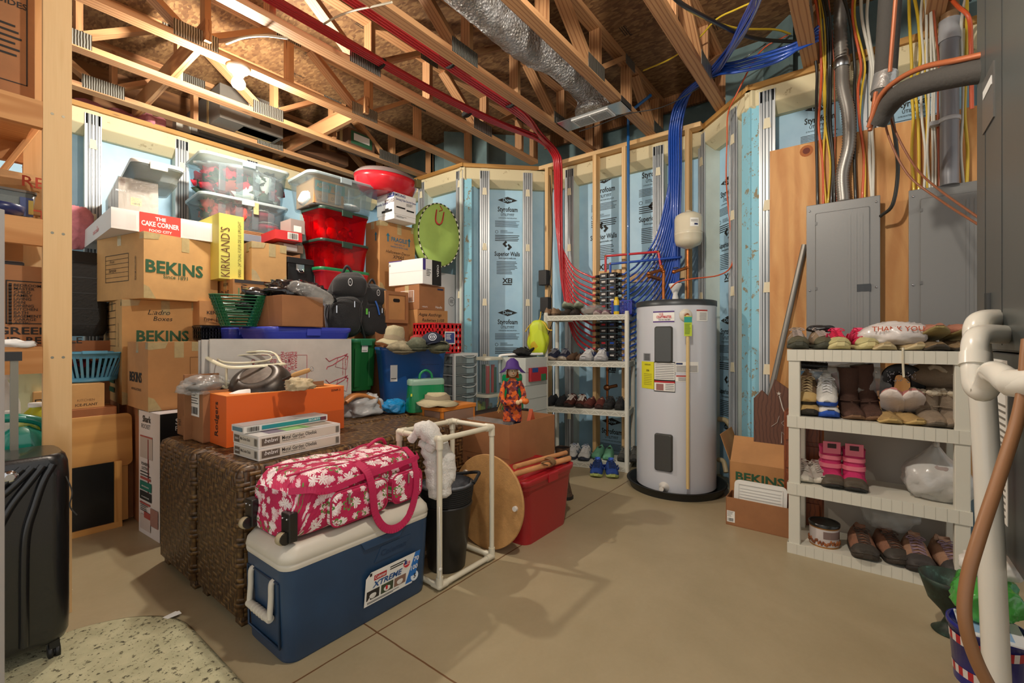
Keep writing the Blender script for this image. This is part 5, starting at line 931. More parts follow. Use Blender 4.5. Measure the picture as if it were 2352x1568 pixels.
m.text('70', pt(.93, .70, 2), U, up, .03, WHITE, .02, 'c'); m.text('100', pt(.90, .44, 2), U, up, .03, WHITE, .02, 'c'); m.lathe([(.022, 0), (.0, 0)], pt(.92, .2, 2), 24, mt('d8e2ea', .4), (0, 0), 'y'); m.text('5', pt(.92, .14, 5), U, up, .03, INK, .02, 'c'); m.lines(pt(.05, .1, 1), U, up, .17, .01, 2, INK); m.text('4', pt(.05, .12, 2), U, up, .026, WHITE, .02); m.o('sticker', t)
# end handle on the left end
m = MB(CW); xh = -W * .975 / 2 - .006; y0, y1 = -.085, .085
for y in (y0, y1): m.tube(curve([(xh + .006, y, .30), (xh - .004, y, .29), (xh - .005, y, .24), (xh - .008, y, .20), (xh - .010, y, .165)], 4), .0125, 10, flat=.8)
m.tube([(xh - .010, y0 - .004, .165), (xh - .010, y1 + .004, .165)], .015, 12); [m.lathe([(.0155, -.004), (.0175, 0), (.0155, .004)], (xh - .010, -.05 + .022 * i, .165), 12, axis='y') for i in range(5)]; m.o('handle', t)
m = MB(mt('1c3550', .45)); xr = -W * .978 / 2 - .002; m.tube([(xr, -.125, .30), (xr, .13, .30), (xr + .004, .13, .06), (xr + .004, -.125, .06), (xr, -.125, .30)], .005, 6); m.o('handle_recess', t)
# ---- duffel bag
def flower_mat():
    N = NT('magenta_hibiscus_print'); uv = N.n('UVMap'); V = 10.5
    def layer(scale, off, thr, petals, rad, seed):
        mp = N.n('Mapping', {0: uv.outputs[0]}); mp.inputs['Location'].default_value = (off, off * .7, 0); mp.inputs['Scale'].default_value = (scale, scale, 1)
        vo = N.n('TexVoronoi', {'Vector': mp.outputs[0], 'Scale': 1.0, 'Randomness': .75}, voronoi_dimensions='2D'); d = N.n('VectorMath', {0: mp.outputs[0], 1: vo.outputs['Position']}, operation='SUBTRACT'); s = N.n('SeparateXYZ', {0: d.outputs[0]})
        an = N.math('ARCTAN2', s.outputs[1], s.outputs[0]); rd = vo.outputs['Distance']; rn = N.n('SeparateColor', {0: vo.outputs['Color']})
        pe = N.math('ABSOLUTE', N.math('SINE', N.math('ADD', N.math('MULTIPLY', an, petals / 2), N.math('MULTIPLY', rn.outputs[0], 6.0)))); R = N.math('MULTIPLY', N.math('ADD', .35, N.math('MULTIPLY', N.math('POWER', pe, .6), .65)), rad)
        inside = N.math('LESS_THAN', rd, R); ring = N.math('MULTIPLY', N.math('LESS_THAN', rd, R), N.math('GREATER_THAN', rd, N.math('MULTIPLY', R, .72))); vein = N.math('GREATER_THAN', N.math('ABSOLUTE', N.math('SINE', N.math('ADD', N.math('MULTIPLY', an, petals / 2), N.math('MULTIPLY', rn.outputs[0], 6.0)))), .985)
        use = N.math('GREATER_THAN', rn.outputs[1], thr); return N.math('MULTIPLY', N.math('MULTIPLY', inside, N.math('SUBTRACT', 1.0, N.math('MULTIPLY', vein, N.math('GREATER_THAN', rd, .1)))), use), N.math('MULTIPLY', ring, use)
    base = N.mix(N.noise(uv.outputs[0], 16, 3).outputs[0], hx('9c1240'), hx('d0225c'))
    a, _ = layer(18.0, 0., .45, 5, .48, 1); b, _ = layer(30.0, 3.3, .6, 5, .46, 2); _, g = layer(13.0, 7.1, .55, 6, .36, 3); l, _ = layer(19.0, 5.7, .66, 9, .42, 4)
    c = N.mix(l, base, hx('e6c8cc')); c = N.mix(b, c, hx('efdcdc')); c = N.mix(a, c, hx('f0e4e2')); c = N.mix(g, c, hx('5f8a44'))
    N.put(N.b.inputs['Base Color'], c); N.b.inputs['Roughness'].default_value = .75; N.bump(N.noise(uv.outputs[0], 22, 4).outputs[0], .4, .02); return N.m
FLW = flower_mat(); PKW = mt('b81d50', .6, bs=.2, bsc=200)
p0 = PZ(650, 1232, .436); p1 = PZ(935, 1150, .436); ax = (p1 - p0); Ld = .66
t = TH('duffel_bag', 'magenta wheeled duffel with white hibiscus and green turtle print, on the cooler', 'duffel bag', (.84, 1.655, .437), radians(4))
LX, LY, LH = .66, .34, .27; n = 40; K = 30; L = []; uvs = []
for k in range(K + 1):
    s = k / K; x = LX * s; e = min(1, (math.sin(pi * min(s, 1 - s) / .14 / 2) if min(s, 1 - s) < .14 else 1)); e = .80 + .20 * e
    hh = LH * (.86 - .10 * s + .12 * sin(pi * min(1, s * 1.1) * 1.5) * .4 + .30 * max(0, s - .45)) ; lp = []; arc = 0; prev = None
    for i in range(n):
        th = 2 * pi * i / n - pi / 2; cx_, cz_ = cos(th), sin(th); pw = .42; y = LY / 2 * e * math.copysign(abs(cx_) ** pw, cx_); z = hh / 2 * e * math.copysign(abs(cz_) ** pw, cz_)
        p = Vector((x, LY / 2 + y, hh / 2 * e + z + (.004))); q_ = noise.noise_vector(p * 7) * .018 + noise.noise_vector(p * 17) * .006; q_.z = q_.z if z > -hh * .3 else 0; p = p + q_; p.z = max(.003, p.z); lp.append(p)
        arc += (p - prev).length if prev else 0; prev = p; uvs.append((x, arc))
    L.append(lp)
m = MB(FLW); m.loft(L, cap=(0, 0)); m.uv = list(uvs)
for side, lp, x in ((0, L[0], 0.), (1, L[-1], LX)):
    c_ = sum(lp, Vector()) / n; o = len(m.v); m.add(lp + [c_ + Vector(((-.012, .012)[side], 0, 0))], [((i, (i + 1) % n, n) if side else ((i + 1) % n, i, n)) for i in range(n)], FLW, True); m.uv += [(p.y + 2.3, p.z + 1.1) for p in lp] + [(c_.y + 2.3, c_.z + 1.1)]
m.o('bag_body', t)
def pk(name, fx, x0, x1, z0, z1, th=.03):
    m = MB(FLW); P = [Vector((p.x, 0, p.y)) for p in rr(x1 - x0, z1 - z0, .035, 0, 5, (x0 + x1) / 2, (z0 + z1) / 2)]; A = [p + Vector((0, .02, 0)) for p in P]; B = [p + Vector((0, -th * .7, 0)) for p in P]; cc = Vector(((x0 + x1) / 2, 0, (z0 + z1) / 2)); C_ = [cc + (p - cc) * .86 + Vector((0, -th, 0)) for p in P]
    m.loft([A, B, C_], cap=(0, 1)); m.uv = [(p.x, p.z + 3.1 + fx) for p in m.v]; m.o(name, t); q = MB(PKW); q.tube(B + [B[0]], .004, 5); q.o('pocket_piping', t)
pk('front_pocket', 0, .13, .41, .02, .155); pk('end_pocket', .4, .44, .62, .02, .15)
q = MB(CHROME)
for x in (.20, .52): q.box(x, x + .010, -.036, -.032, .10, .145)
q.o('zip_pulls', t)
q = MB(PKW)
def strap(P, w_=.017, th=.0025):
    for a, b in zip(P[:-1], P[1:]): q.bar(a, b, w_ * 2, th * 2, up=(0, -1, .25))
strap(curve([(.30, .05, .235), (.31, -.01, .20), (.315, -.036, .14), (.33, -.042, .02), (.38, -.045, -.055), (.45, -.045, -.075), (.52, -.045, -.04), (.565, -.04, .05), (.575, -.03, .14), (.58, -.0, .205), (.585, .06, .24)], 6))
q.o('carry_strap', t); q = MB(PKW); strap(curve([(.0, .05, .19), (.05, -.012, .195), (.12, -.022, .175), (.3, -.012, .185), (.58, -.012, .195), (.65, .04, .2)], 6), .012); q.o('side_strap', t)
q = MB(PKW); P = [Vector((.06 + .5 * i / 20, .12 - .04 * cos(i / 20 * pi), LH * .96 + .0)) for i in range(21)]
q.tube(curve([(.02, .1, .235), (.15, .07, .245), (.3, .05, .235), (.45, .05, .238), (.58, .08, .232), (.62, .2, .225)], 6), .005, 6); q.tube(curve([(.02, .25, .245), (.3, .16, .25), (.45, .22, .25), (.58, .28, .235)], 6), .004, 6); q.tube(curve([(.48, .20, .245), (.52, .19, .268), (.57, .20, .265), (.60, .21, .235)], 5), .008, 6); q.o('zip_piping', t)
for yy in (.035, .30):
    m = MB(mt('1a1918', .35, coat=.3)); m.box(-.022, .012, yy - .028, yy + .028, .012, .12); m.tube([(-.028, yy - .018, .03), (-.028, yy + .018, .03)], .022, 14); m.o('wheel_bracket', t, bev=.004); q = MB(CHROME); q.ell((-.023, yy - .014, .10), .004, 8, 5); q.ell((-.023, yy + .014, .10), .004, 8, 5); q.o('rivets', t); q = MB(mt('a89a7c', .4)); q.lathe([(.018, -.012), (.023, -.008), (.023, .008), (.018, .012)], (-.034, yy, .03), 18, axis='y'); q.o('wheel', t)
# ---- PVC frame
PVC = mt('d9d3bd', .35, coat=.2, var=.05); fx0, fx1, fy0, fy1, fh = 1.505, 1.89, 1.60, 1.90, .72
t = TH('pipe_frame', 'open box frame of cream PVC pipe around the black waste bin', 'pipe frame', (0, 0, 0)); R_ = .0135
C4 = [(fx0, fy0), (fx1, fy0), (fx1, fy1), (fx0, fy1)]
for x, y in C4: MB(PVC).tube([(x, y, .03), (x, y, fh - .03)], R_, 14).o('upright', t)
for z in (.022, fh):
    for i in range(4): a, b_ = C4[i], C4[(i + 1) % 4]; MB(PVC).tube([(a[0], a[1], z), (b_[0], b_[1], z)], R_, 14).o('crossbar', t)
for x, y in C4:
    for z, s in ((.022, 1), (fh, -1)):
        m = MB(PVC); m.ell((x, y, z), .0185, 12, 8); m.tube([(x, y, z), (x, y, z + s * .045)], .0175, 14)
        dx = .045 if x == fx0 else -.045; dy = .045 if y == fy0 else -.045; m.tube([(x, y, z), (x + dx, y, z)], .0175, 14); m.tube([(x, y, z), (x, y + dy, z)], .0175, 14); m.o('corner_fitting', t)
# ---- waste bin with rope basket
bc = ((fx0 + fx1) / 2 + .0, (fy0 + fy1) / 2, 0); t = TH('waste_bin', 'tall tapered black plastic waste bin inside the pipe frame', 'bin', bc)
MB(mt('1b1b1b', .4, coat=.1)).lathe([(.09, 0), (.098, .01), (.132, .33), (.137, .335), (.132, .345), (.126, .335), (.092, .015)], n=40).o('bin_body', t)
t = TH('rope_basket', 'black coiled rope basket with a looped handle and clear liner, sitting in the waste bin', 'basket', (bc[0], bc[1], .24)); m = MB(mt('161616', .8, bs=.3, bsc=90))
RB = lambda z: .112 + .030 * z / .2
for i in range(19):
    z = .005 + i * .0105; m.tube([Vector((cos(a) * RB(z), sin(a) * RB(z) * .98, z)) for a in [2 * pi * k / 40 for k in range(41)]], .0062, 6)
m.tube(curve([(.08, -.12, .198), (.13, -.10, .215), (.175, -.07, .225), (.15, .0, .215), (.12, .08, .2)], 6), .009, 8); m.lathe([(.108, .0), (.0, .0)], n=30, cap=(0, 0)); m.o('basket', t)
m = MB(mt('8c9096', .15, tr=.4, coat=.6, bs=.7, bsc=30)); m.lathe([(.09, .02), (.12, .10), (.128, .17), (.134, .20), (.128, .206)], n=48, cap=(1, 0)); m.v = [p + noise.noise_vector(p * 30) * .004 for p in m.v]; m.o('liner', t)
# ---- mesh sack tied to the frame
MESH = mt('dddad4', .8, bs=.6, bsc=120, tr=.08); t = TH('mesh_sack', 'white mesh laundry sack knotted to the pipe frame with a hanging cord', 'sack', (fx0, fy0 + .12, 0))
def fold(a): 
    def fn(q): th = atan2(q.y, q.x); k = 1 + .13 * sin(th * 7 + q.z * 9) + .25 * noise.noise(q * 9 + Vector((a, 0, 0))); return Vector((q.x * k, q.y * k, q.z))
    return fn
m = MB(MESH)
def drape(P, R): m.tube(curve(P, 8), [R[min(len(R) - 1, i * (len(R) - 1) // (8 * (len(P) - 1)))] for i in range(8 * (len(P) - 1) + 1)], 28)
drape([(-.03, .05, .70), (-.02, .0, .755), (.0, -.05, .75), (.015, -.07, .70), (.0, -.04, .66)], [.02, .035, .045, .04, .03, .02]); drape([(-.02, -.01, .70), (.03, -.04, .62), (.05, -.06, .52), (.045, -.08, .42)], [.02, .035, .05, .06, .065, .055, .03]); drape([(.0, -.03, .72), (.07, -.06, .66), (.09, -.08, .56), (.075, -.09, .49)], [.02, .035, .045, .04, .02])
m.v = [p + noise.noise_vector(Vector((p.x, p.y, p.z * .3)) * 34) * .010 + noise.noise_vector(p * 55) * .0015 for p in m.v]; m.o('sack', t)
q = MB(mt('d8d4c8', .7)); q.tube(curve([(.03, -.09, .44), (-.02, -.14, .38), (-.03, -.155, .25), (-.02, -.15, .14), (-.025, -.15, .07)], 6), .0035, 6); q.ell((-.023, -.15, .12), (.011, .008, .009), 10, 6); q.o('cord', t)
# ---- red tote, dowels, round board, carton with scarecrow
b = place(1205, 2.56, 1175, 1300, 0); b.N = Vector((2.08, 1.49, 0))
RT2 = mt('a81c26', .36, coat=.25)
bR = tote('red lidded tote on the floor behind the round board', 1207, 1120, 0, 2.56, 1178, 1296, 0, RT2, RT2, zb=0., zt=.40, ly=.34, lx=.56, ribs=0, rad=.055, taper=.82)
dw = TH('dowel_bundle', 'bundle of three turned wooden dowels tied with twine on the red tote', 'dowels', (0, 0, 0))
for i, (a, b_) in enumerate((((1178, 1098), (1308, 1046)), ((1186, 1110), (1308, 1058)), ((1182, 1103), (1300, 1054)))):
    A = PD(a[0], a[1] , 2.56 + .03 * i); B = PD(b_[0], b_[1], 3.02 + .03 * i); A.z = bR.top + .017 + (.028 if i == 2 else 0) + .03; B.z = bR.top + .015 + (.028 if i == 2 else 0); MB(mt('c98f5c', .5, var=.15, vs=12, scale=(1, 1, 1))).tube([A, B], .0145, 12).o('dowel', dw)
m = MB(mt('7a5c3c', .9)); c0 = PD(1256, 1078, 2.84); c0.z = bR.top + .04
for k in range(4): m.tube([c0 + Vector((.012 * k, sin(a) * .042, cos(a) * .026 )) for a in [2 * pi * j / 14 for j in range(15)]], .005, 6)
m.tube(curve([c0 + Vector(p) for p in ((0, -.04, 0), (-.06, -.05, .03), (-.09, -.02, .02), (-.05, -.04, -.0))], 5), .005, 6); m.o('twine', dw)
# round board leaning
pb = PZ(1128, 1281, 0); t = TH('round_board', 'round particle-board tabletop with two white pegs leaning behind the pipe frame', 'board', (1.965, 1.725, 0), radians(-90)); PBD = mt('bd8f58', .6, var=.12, vs=30, bs=.15, bsc=120); m = MB(PBD); m.T = Matrix.Rotation(radians(-5), 4, 'X'); m.lathe([(.262, 0), (.264, .002), (.264, .014), (.262, .016)], (0, 0, .264), 64, axis='y'); m.T = None; m.o('disc', t)
for x, z in ((.215, .27), (-.17, .40)): q = MB(mt('d2ccc4', .5)); q.T = Matrix.Rotation(radians(-5), 4, 'X'); q.lathe([(.0135, -.016), (.0145, -.012), (.0145, .002)], (x, 0, z), 18, axis='y'); q.o('peg', t)
bQ = carton('large open brown carton holding the scarecrow doll', 1170, 978, 1088, 2.95, 1056, 1274, 0, zb=.33, zt=zat(977, 2.95), mat=CBD, open_=1, tape=0, prints=[('L', 't', .25, .1, '34606', .03, INK, .005, 'c'), ('L', 'q', .0, .28, 1.0, .006, mt('7a5436', .8)), ('L', 'q', .62, .28, .008, .6, mt('7a5436', .8))])
q = MB(FILM); q.box(.02, bQ.lx * .02 + .12, .05, bQ.ly - .05, bQ.h - .03, bQ.h + .004); q.o('clear_film', bQ.t)
prop(bQ, 'brown carton under the scarecrow carton, behind the red tote', CBD, .01, .328)
# ================================================================ TOTES AND DRAWERS IN THE MIDDLE
GT = mt('226b33', .4, coat=.15); BT = mt('1f5596', .38, coat=.2)
def green_st(): return (.12, .72, .3, .18, '3f6a3c')
b = tote('dark green tote behind the white flat cartons, left of the blue tote', 812, 775, 893, 3.52, 806, 868, 0, GT, mt('2b7d55', .4), zb=.79, zt=zat(774, 3.52), ly=.4, ribs=2, sticker=(.35, .72, .25, .16, '3f6a3c'), taper=.85)
prop(b, 'carton under the dark green tote', CBD, .06, .789)
bBt = tote('big blue tote heaped with hats, handwritten tape strip on its front', 874, 797, 905, 3.42, 862, 1030, -26, BT, None, zb=.686, zt=zat(798, 3.42), ly=.30, ribs=0, taper=.85, sticker=(.14, .42, .1, .28, 'a03040'))
q = MB(mt('d8d2b0', .6)); q.quad((bBt.lx * .58, .012, bBt.h * .68), (bBt.lx * .3, 0, 0), (0, -.002, .03)); q.text("Boys Pants Size 20-22", (bBt.lx * .59, .010, bBt.h * .69), X3, Z3, .022, INK, .004, 'l', bBt.lx * .27); q.o('tape_strip', bBt.t)
# hats
def bucket_hat(label, c, r, h, mat, band, rz=0., tilt=0.):
    t = TH('bucket_hat', label, 'hat', c, rz); m = MB(mat)
    def w(lp): return [p + Vector((0, 0, noise.noise(p * 9) * .03)) for p in lp]
    L = [[Vector((cos(a) * rr_ * 1.12, sin(a) * rr_, z)) for a in [2 * pi * i / 32 for i in range(32)]] for rr_, z in ((r * .98, .0), (r, .004), (r * .8, .022), (r * .6, .04), (r * .56, .06), (r * .54, h * .8), (r * .45, h), (r * .2, h * 1.02))]
    m.loft([w(l) for l in L], cap=(0, 1)); m.o('crown_and_brim', t); q = MB(band); q.loft([w(l) for l in [[Vector((cos(a) * rr_ * 1.12, sin(a) * rr_, z)) for a in [2 * pi * i / 32 for i in range(32)]] for rr_, z in ((r * .61, .042), (r * .585, .07))]], cap=(0, 0)); q.o('hat_band', t)
    for a in (2.6, 5.5): MB(mt('3a3a34', .5)).ell((cos(a) * r * .85, sin(a) * r * .78, .024), .007, 8, 5).o('eyelet', t)
    if tilt: t.rotation_euler = (tilt, 0, rz)
    return t
KH = mt('b3a988', .9, bs=.4, bsc=60, var=.1, vs=8); KB = mt('a1937a', .9)
c = PD(905, HY, 3.5); bucket_hat('tan bucket hat topping the heap on the big blue tote', (c.x, c.y, bBt.zt + .025), .13, .135, KH, KB, .4, .1)
rd = random.Random(4)
for i, (px, d, dz, mm, r, lb) in enumerate(((925, 3.4, -.03, '8f866c', (.12, .09, .05), 'folded olive cloth caps under the tan bucket hat'), (962, 3.42, -.01, '5f6350', (.1, .08, .055), 'camouflage cap bundle between the tan hat and the navy cap'), (958, 3.5, .03, 'a0302c', (.06, .05, .045), 'red cap with yellow lettering behind the camouflage caps'), (1008, 3.45, -.03, '6a6a52', (.08, .08, .05), 'olive cap under the navy baseball cap'))):
    c = PD(px, HY, d); t = TH('cloth_cap', lb, 'cap', (c.x, c.y, bBt.zt + dz)); m = MB(mt(mm, .9, var=.4, vs=30, bs=.4)); m.ell((0, 0, r[2] * .6), r, 22, 12, fn=crumple(.25, 10, i)); m.box(-r[0], r[0] * .2, -r[1] * 1.4, -r[1] * .4, .0, .004); m.o('cap_body', t)
c = PD(993, HY, 3.47); t = TH('baseball_cap', 'navy baseball cap with round white emblem on the blue tote', 'cap', (c.x, c.y, bBt.zt + .03), radians(-20)); NV = mt('1b2336', .85, bs=.2, bsc=90)
m = MB(NV); m.ell((0, 0, .0), (.09, .10, .09), 28, 14, fn=lambda q: Vector((q.x, q.y, max(q.z, 0)))); m.o('crown', t); m = MB(NV); m.loft([[Vector((x, -.08 - .075 * math.sqrt(max(0, 1 - (x / .085) ** 2)) * s, .012 - .02 * (x / .08) ** 2 + dz)) for x in [(-.08 + .16 * k / 10) for k in range(11)]] for s, dz in ((0, 0), (1, 0), (1, .003), (0, .003))], cap=(0, 0), closed=True); m.o('visor', t)
m = MB(mt('c8ccd4', .6)); m.T = Matrix.Translation((-.035, -.088, .05)) @ Matrix.Rotation(radians(-25), 4, 'Z') @ Matrix.Rotation(radians(-25), 4, 'X'); m.lathe([(.03, 0), (.025, 0)], n=24, axis='y', cap=(0, 0)); m.lathe([(.018, 0), (.015, 0)], n=24, axis='y', cap=(0, 0)); m.text('NY', (-.014, -.001, -.009), X3, Z3, .024, None, .02); m.T = None; m.o('emblem', t)
bb = place(1038, 3.72, 1002, 1083, 0); bb.ly = .26
# drawer tower
tx = place(1043, 3.86, 1031, 1094, 0); tx.ly = .36; ht = 1.075; t = TH('drawer_tower', 'white framed drawer tower with clear shallow drawers, red crate on top', 'drawers', (tx.N.x, tx.N.y, 0), tx.rz); lx, ly = tx.lx, tx.ly; WF = mt('cfd2d0', .4); CD = mt('9fa8a8', .25, tr=.6, coat=.3)
m = MB(WF); m.box(-.01, lx + .01, -.01, ly + .01, ht - .025, ht); m.box(-.01, lx + .01, -.01, ly + .01, 0, .02)
for x in (-.008, lx - .012):
    for y in (-.008, ly - .012): m.box(x, x + .02, y, y + .02, 0, ht)
nz = 12; dz = (ht - .03) / nz
for i in range(nz): m.box(0, lx, 0, ly, .015 + i * dz, .02 + i * dz)
m.o('frame', t)
for i in range(nz):
    z = .022 + i * dz; q = MB(CD); q.box(.012, lx - .012, -.012, ly - .02, z + .004, z + dz - .012); d_ = q.o('drawer', t); r = MB(mt('5a6468', .5)); r.box(lx * .5, lx * .82, -.0145, -.0135, z + .008, z + dz - .02, mt('8fa0a4', .3)); r.tube(curve([(lx * .3, -.014, z + dz - .014), (lx * .5, -.022, z + dz - .028), (lx * .75, -.022, z + dz - .028), (lx * .92, -.014, z + dz - .014)], 4), .004, 6, WF); r.o('drawer_pull', d_)
bb.N = Vector((tx.N.x - .20, tx.N.y + .02, 0)); bb.lx = .30
crate('red plastic crate with a blue and white label, standing beside the hats', Bx() if 0 else bb, .255, mt('cc1f26', .4, coat=.2), ht + .003, 6, 4, sticker=True)
# rounded clear containers
for i, (z0, z1, lb) in enumerate(((.45, .70, 'lower round-cornered clear container with a cream lid beside the drawer tower'), (.702, 1.03, 'upper round-cornered clear container of coloured wrapping rolls'))):
    c = PD(1118, HY, 4.15); t = TH('clear_container', lb, 'container', (c.x, c.y, z0)); h = z1 - z0; MB(CLEAR).loft([rr(.21, .2, .05, 0), rr(.24, .23, .06, h - .02)]).o('container', t)
    MB(mt('d8d6c4', .4, tr=.3)).loft([rr(.25, .24, .06, h - .02), rr(.25, .24, .06, h), rr(.2, .2, .05, h + .006)]).o('lid', t)
    q = MB(mt('8a9a4a', .6)); rd = random.Random(3 + i)
    for k in range(9): x, y = rd.uniform(-.07, .07), rd.uniform(-.06, .06); q.tube([(x, y, .01), (x, y, h - .04 - rd.random() * .08)], .018, 10, [mt('9db04a', .6), mt('c23a34', .6), mt('c9b44a', .6), mt('2c5a44', .6), mt('d7cfc0', .6)][k % 5])
    q.o('gift_wrap_rolls', t)
bb = place(1100, 4.0, 1080, 1150, 0); bb.N = PD(1118, HY, 4.15) - Vector((.12, .12, 0)); bb.N.z = 0; bb.lx = bb.ly = .24; bb.zb = .45; prop(bb, 'carton under the round-cornered clear containers', CBD, .0, .449)
# folding stool, blue bag, green case
t = TH('wooden_stool', 'low wooden folding stool with slatted arms behind the wicker trunk', 'stool', (2.15, 2.45, 0))
lum((0, .31, .672), (.52, .31, .672), .62, .022, BEECH, 'seat', t)
for x in (.03, .49):
    for y in (.03, .58): lum((x, y, 0), (x, y, .66), .03, .03, BEECH, 'leg', t, up=X3)
t = TH('folding_chairs', 'honey-coloured wooden folding chair backs stacked behind the white bag', 'chair', tuple(PD(835, HY, 3.08).xy) + (.684,), radians(0)); HON = wood_mat('honey_wood', 'bd7f45', '9a5f2e', 'a86a36', .6, .35)
for k in range(3):
    m = MB(HON); P = curve([(-.13, .03 * k, .10 - .012 * k), (-.05, .03 * k, .135), (.05 + .02 * k, .03 * k, .115), (.12 + .018 * k, .03 * k, .075), (.13 + .018 * k, .03 * k, .0)], 5); m.tube(P, .016, 8, flat=.8); m.o('chair_back', t)
q = MB(CHROME); q.lathe([(.006, -.02), (.006, -.018)], (.09, 0, .10), 10, axis='y'); q.o('bolt', t)
c = PD(905, HY, 3.25); bag('bright blue shiny plastic bag beside the green case', (c.x, c.y, .674), (.09, .08, .05), mt('1f86c2', .15, coat=.8, bs=.5, bsc=20), .3, 9, 21)
def case(label, c, w_, d_, h, col, rim, rz=0):
    t = TH('handled_case', label, 'case', c, rz); MB(col).loft([rr(w_, d_, .03, 0), rr(w_ * 1.02, d_, .03, .01), rr(w_ * .94, d_ * .8, .03, h * .84)]).o('shell', t); MB(rim).loft([rr(w_ * .96, d_ * .84, .03, h * .82), rr(w_ * .96, d_ * .84, .03, h * .95), rr(w_ * .92, d_ * .7, .03, h)]).o('lid', t)
    MB(col).tube(curve([(-w_ * .18, 0, h * .97), (-w_ * .14, 0, h * 1.16), (0, 0, h * 1.26), (w_ * .14, 0, h * 1.16), (w_ * .18, 0, h * .97)], 5), .009, 8).o('handle', t); q = MB(mt('d6e04a', .5)); q.box(-w_ * .47, -w_ * .43, -d_ * .5 - .0, -d_ * .48, h * .5, h * .58); q.o('price_tag', t); return t
GC = mt('0e8a52', .25, tr=.12, coat=.4)
c = PD(978, HY, 3.28); case('green plastic carrying case with milky lid and loop handle, behind the orange drawers', (c.x, c.y, .684), .27, .13, .23, GC, mt('9fc4ae', .3, tr=.3), radians(-25))
# orange drawer cabinet with hat
bOd = place(1015, 3.07, 940, 1091, 0); b = bOd; b.ly = .2; t = TH('drawer_cabinet', 'orange topped plastic drawer cabinet with clear drawers, tan hat on top', 'drawers', (b.N.x, b.N.y, 0), b.rz); b.lx = reach(b.N, X3, 1091); OC = mt('d9832e', .35, coat=.2); CO = mt('c9a48c', .25, tr=.5, coat=.3); hO = zat(951, 3.0) + .03
m = MB(OC); m.box(-.006, b.lx + .006, -.006, b.ly + .006, hO - .028, hO)
for x in (0, b.lx - .02):
    for y in (0, b.ly - .02): m.box(x, x + .02, y, y + .02, 0, hO - .02)
for z in (.0, .24, .48): m.box(0, b.lx, 0, b.ly, z, z + .01)
m.o('frame', t, bev=.003)
for z in (.012, .252, .492):
    q = MB(CO); q.box(.022, b.lx - .022, -.004, b.ly - .01, z, min(z + .22, hO - .03)); q.box(.001, .02, .022, b.ly - .022, z, min(z + .22, hO - .03)); d_ = q.o('drawer', t); fill(d_, (b.lx / 2, b.ly / 2, z + .06), (b.lx * .35, b.ly * .3, .05), None, 'contents', n=6, mats=[mt('c0563a', .8), mt('d9c9b0', .8)], sc=16)
c = PD(1005, HY, 3.22); bucket_hat('flattened tan bucket hat on the orange drawer cabinet', (c.x, c.y, hO + .002), .15, .085, KH, KB, 1.0)
# dark wicker side table behind the scarecrow carton
wicker('low dark wicker side table between the orange drawers and the scarecrow carton', 2.75, 3.2, 2.45, 2.8, .58).__class__ if 0 else None
t = TH('side_table', 'low dark brown side table beyond the orange drawers', 'table', (2.56, 2.29, 0)); DB = mt('2e1d16', .5); MB(DB).box(0, .64, 0, .28, .56, .598).o('tabletop', t, bev=.004)
for x in (.02, .58):
    for y in (.02, .22): MB(DB).box(x, x + .04, y, y + .04, 0, .56).o('leg', t)
# second green case, wrapping-paper box and rolling cart
t = TH('storage_cart', 'pale grey rolling cart with ribbed side and white pull handle', 'cart', (3.25, 2.36, 0)); CG = mt('bfc4be', .45); m = MB(CG); m.box(0, .34, .0, .30, .08, 1.03)
for i in range(7): m.box(-.003, .343, -.003, .303, .18 + i * .12, .185 + i * .12, mt('8f958f', .5))
m.o('cart_body', t, bev=.01); m = MB(WHITE); m.tube(curve([(-.02, .28, .8), (-.02, .28, 1.01), (.0, .26, 1.05), (.15, .1, 1.06), (.3, .02, 1.06)], 4), .012, 8); m.o('pull_handle', t)
for x in (.05, .29):
    for y in (.05, .25): MB(BLACK).lathe([(.035, -.012), (.038, 0), (.035, .012)], (x, y, .04), 14, axis='x').o('wheel', t)
q = MB(mt('b02c34', .5)); q.box(.04, .30, -.03, -.004, .82, .94); q.box(.06, .15, -.032, -.03, .9, .94, mt('2a4a8a', .5)); q.box(.2, .28, -.032, -.03, .82, .88, mt('2d7a4a', .5)); q.o('holiday_box', t)
c = Vector((3.07, 2.37, 0)); case('second green plastic case, standing behind the scarecrow doll', (c.x, c.y, .60), .2, .12, .30, GC, GC)
c = Vector((3.41, 2.51, 0)); t = TH('folded_cloth', 'black folded cloth with looped strap on top of the rolling cart', 'cloth', (c.x, c.y, 1.035)); m = MB(mt('1a1a1a', .8, bs=.4)); m.ell((0, 0, .04), (.10, .08, .045), 24, 12, fn=crumple(.3, 12)); m.box(-.12, .1, -.09, .08, 0, .008); m.tube(curve([(.0, -.06, .05), (.05, -.09, .08), (.09, -.03, .05), (.03, 0, .09)], 5), .008, 6); m.o('cloth', t)
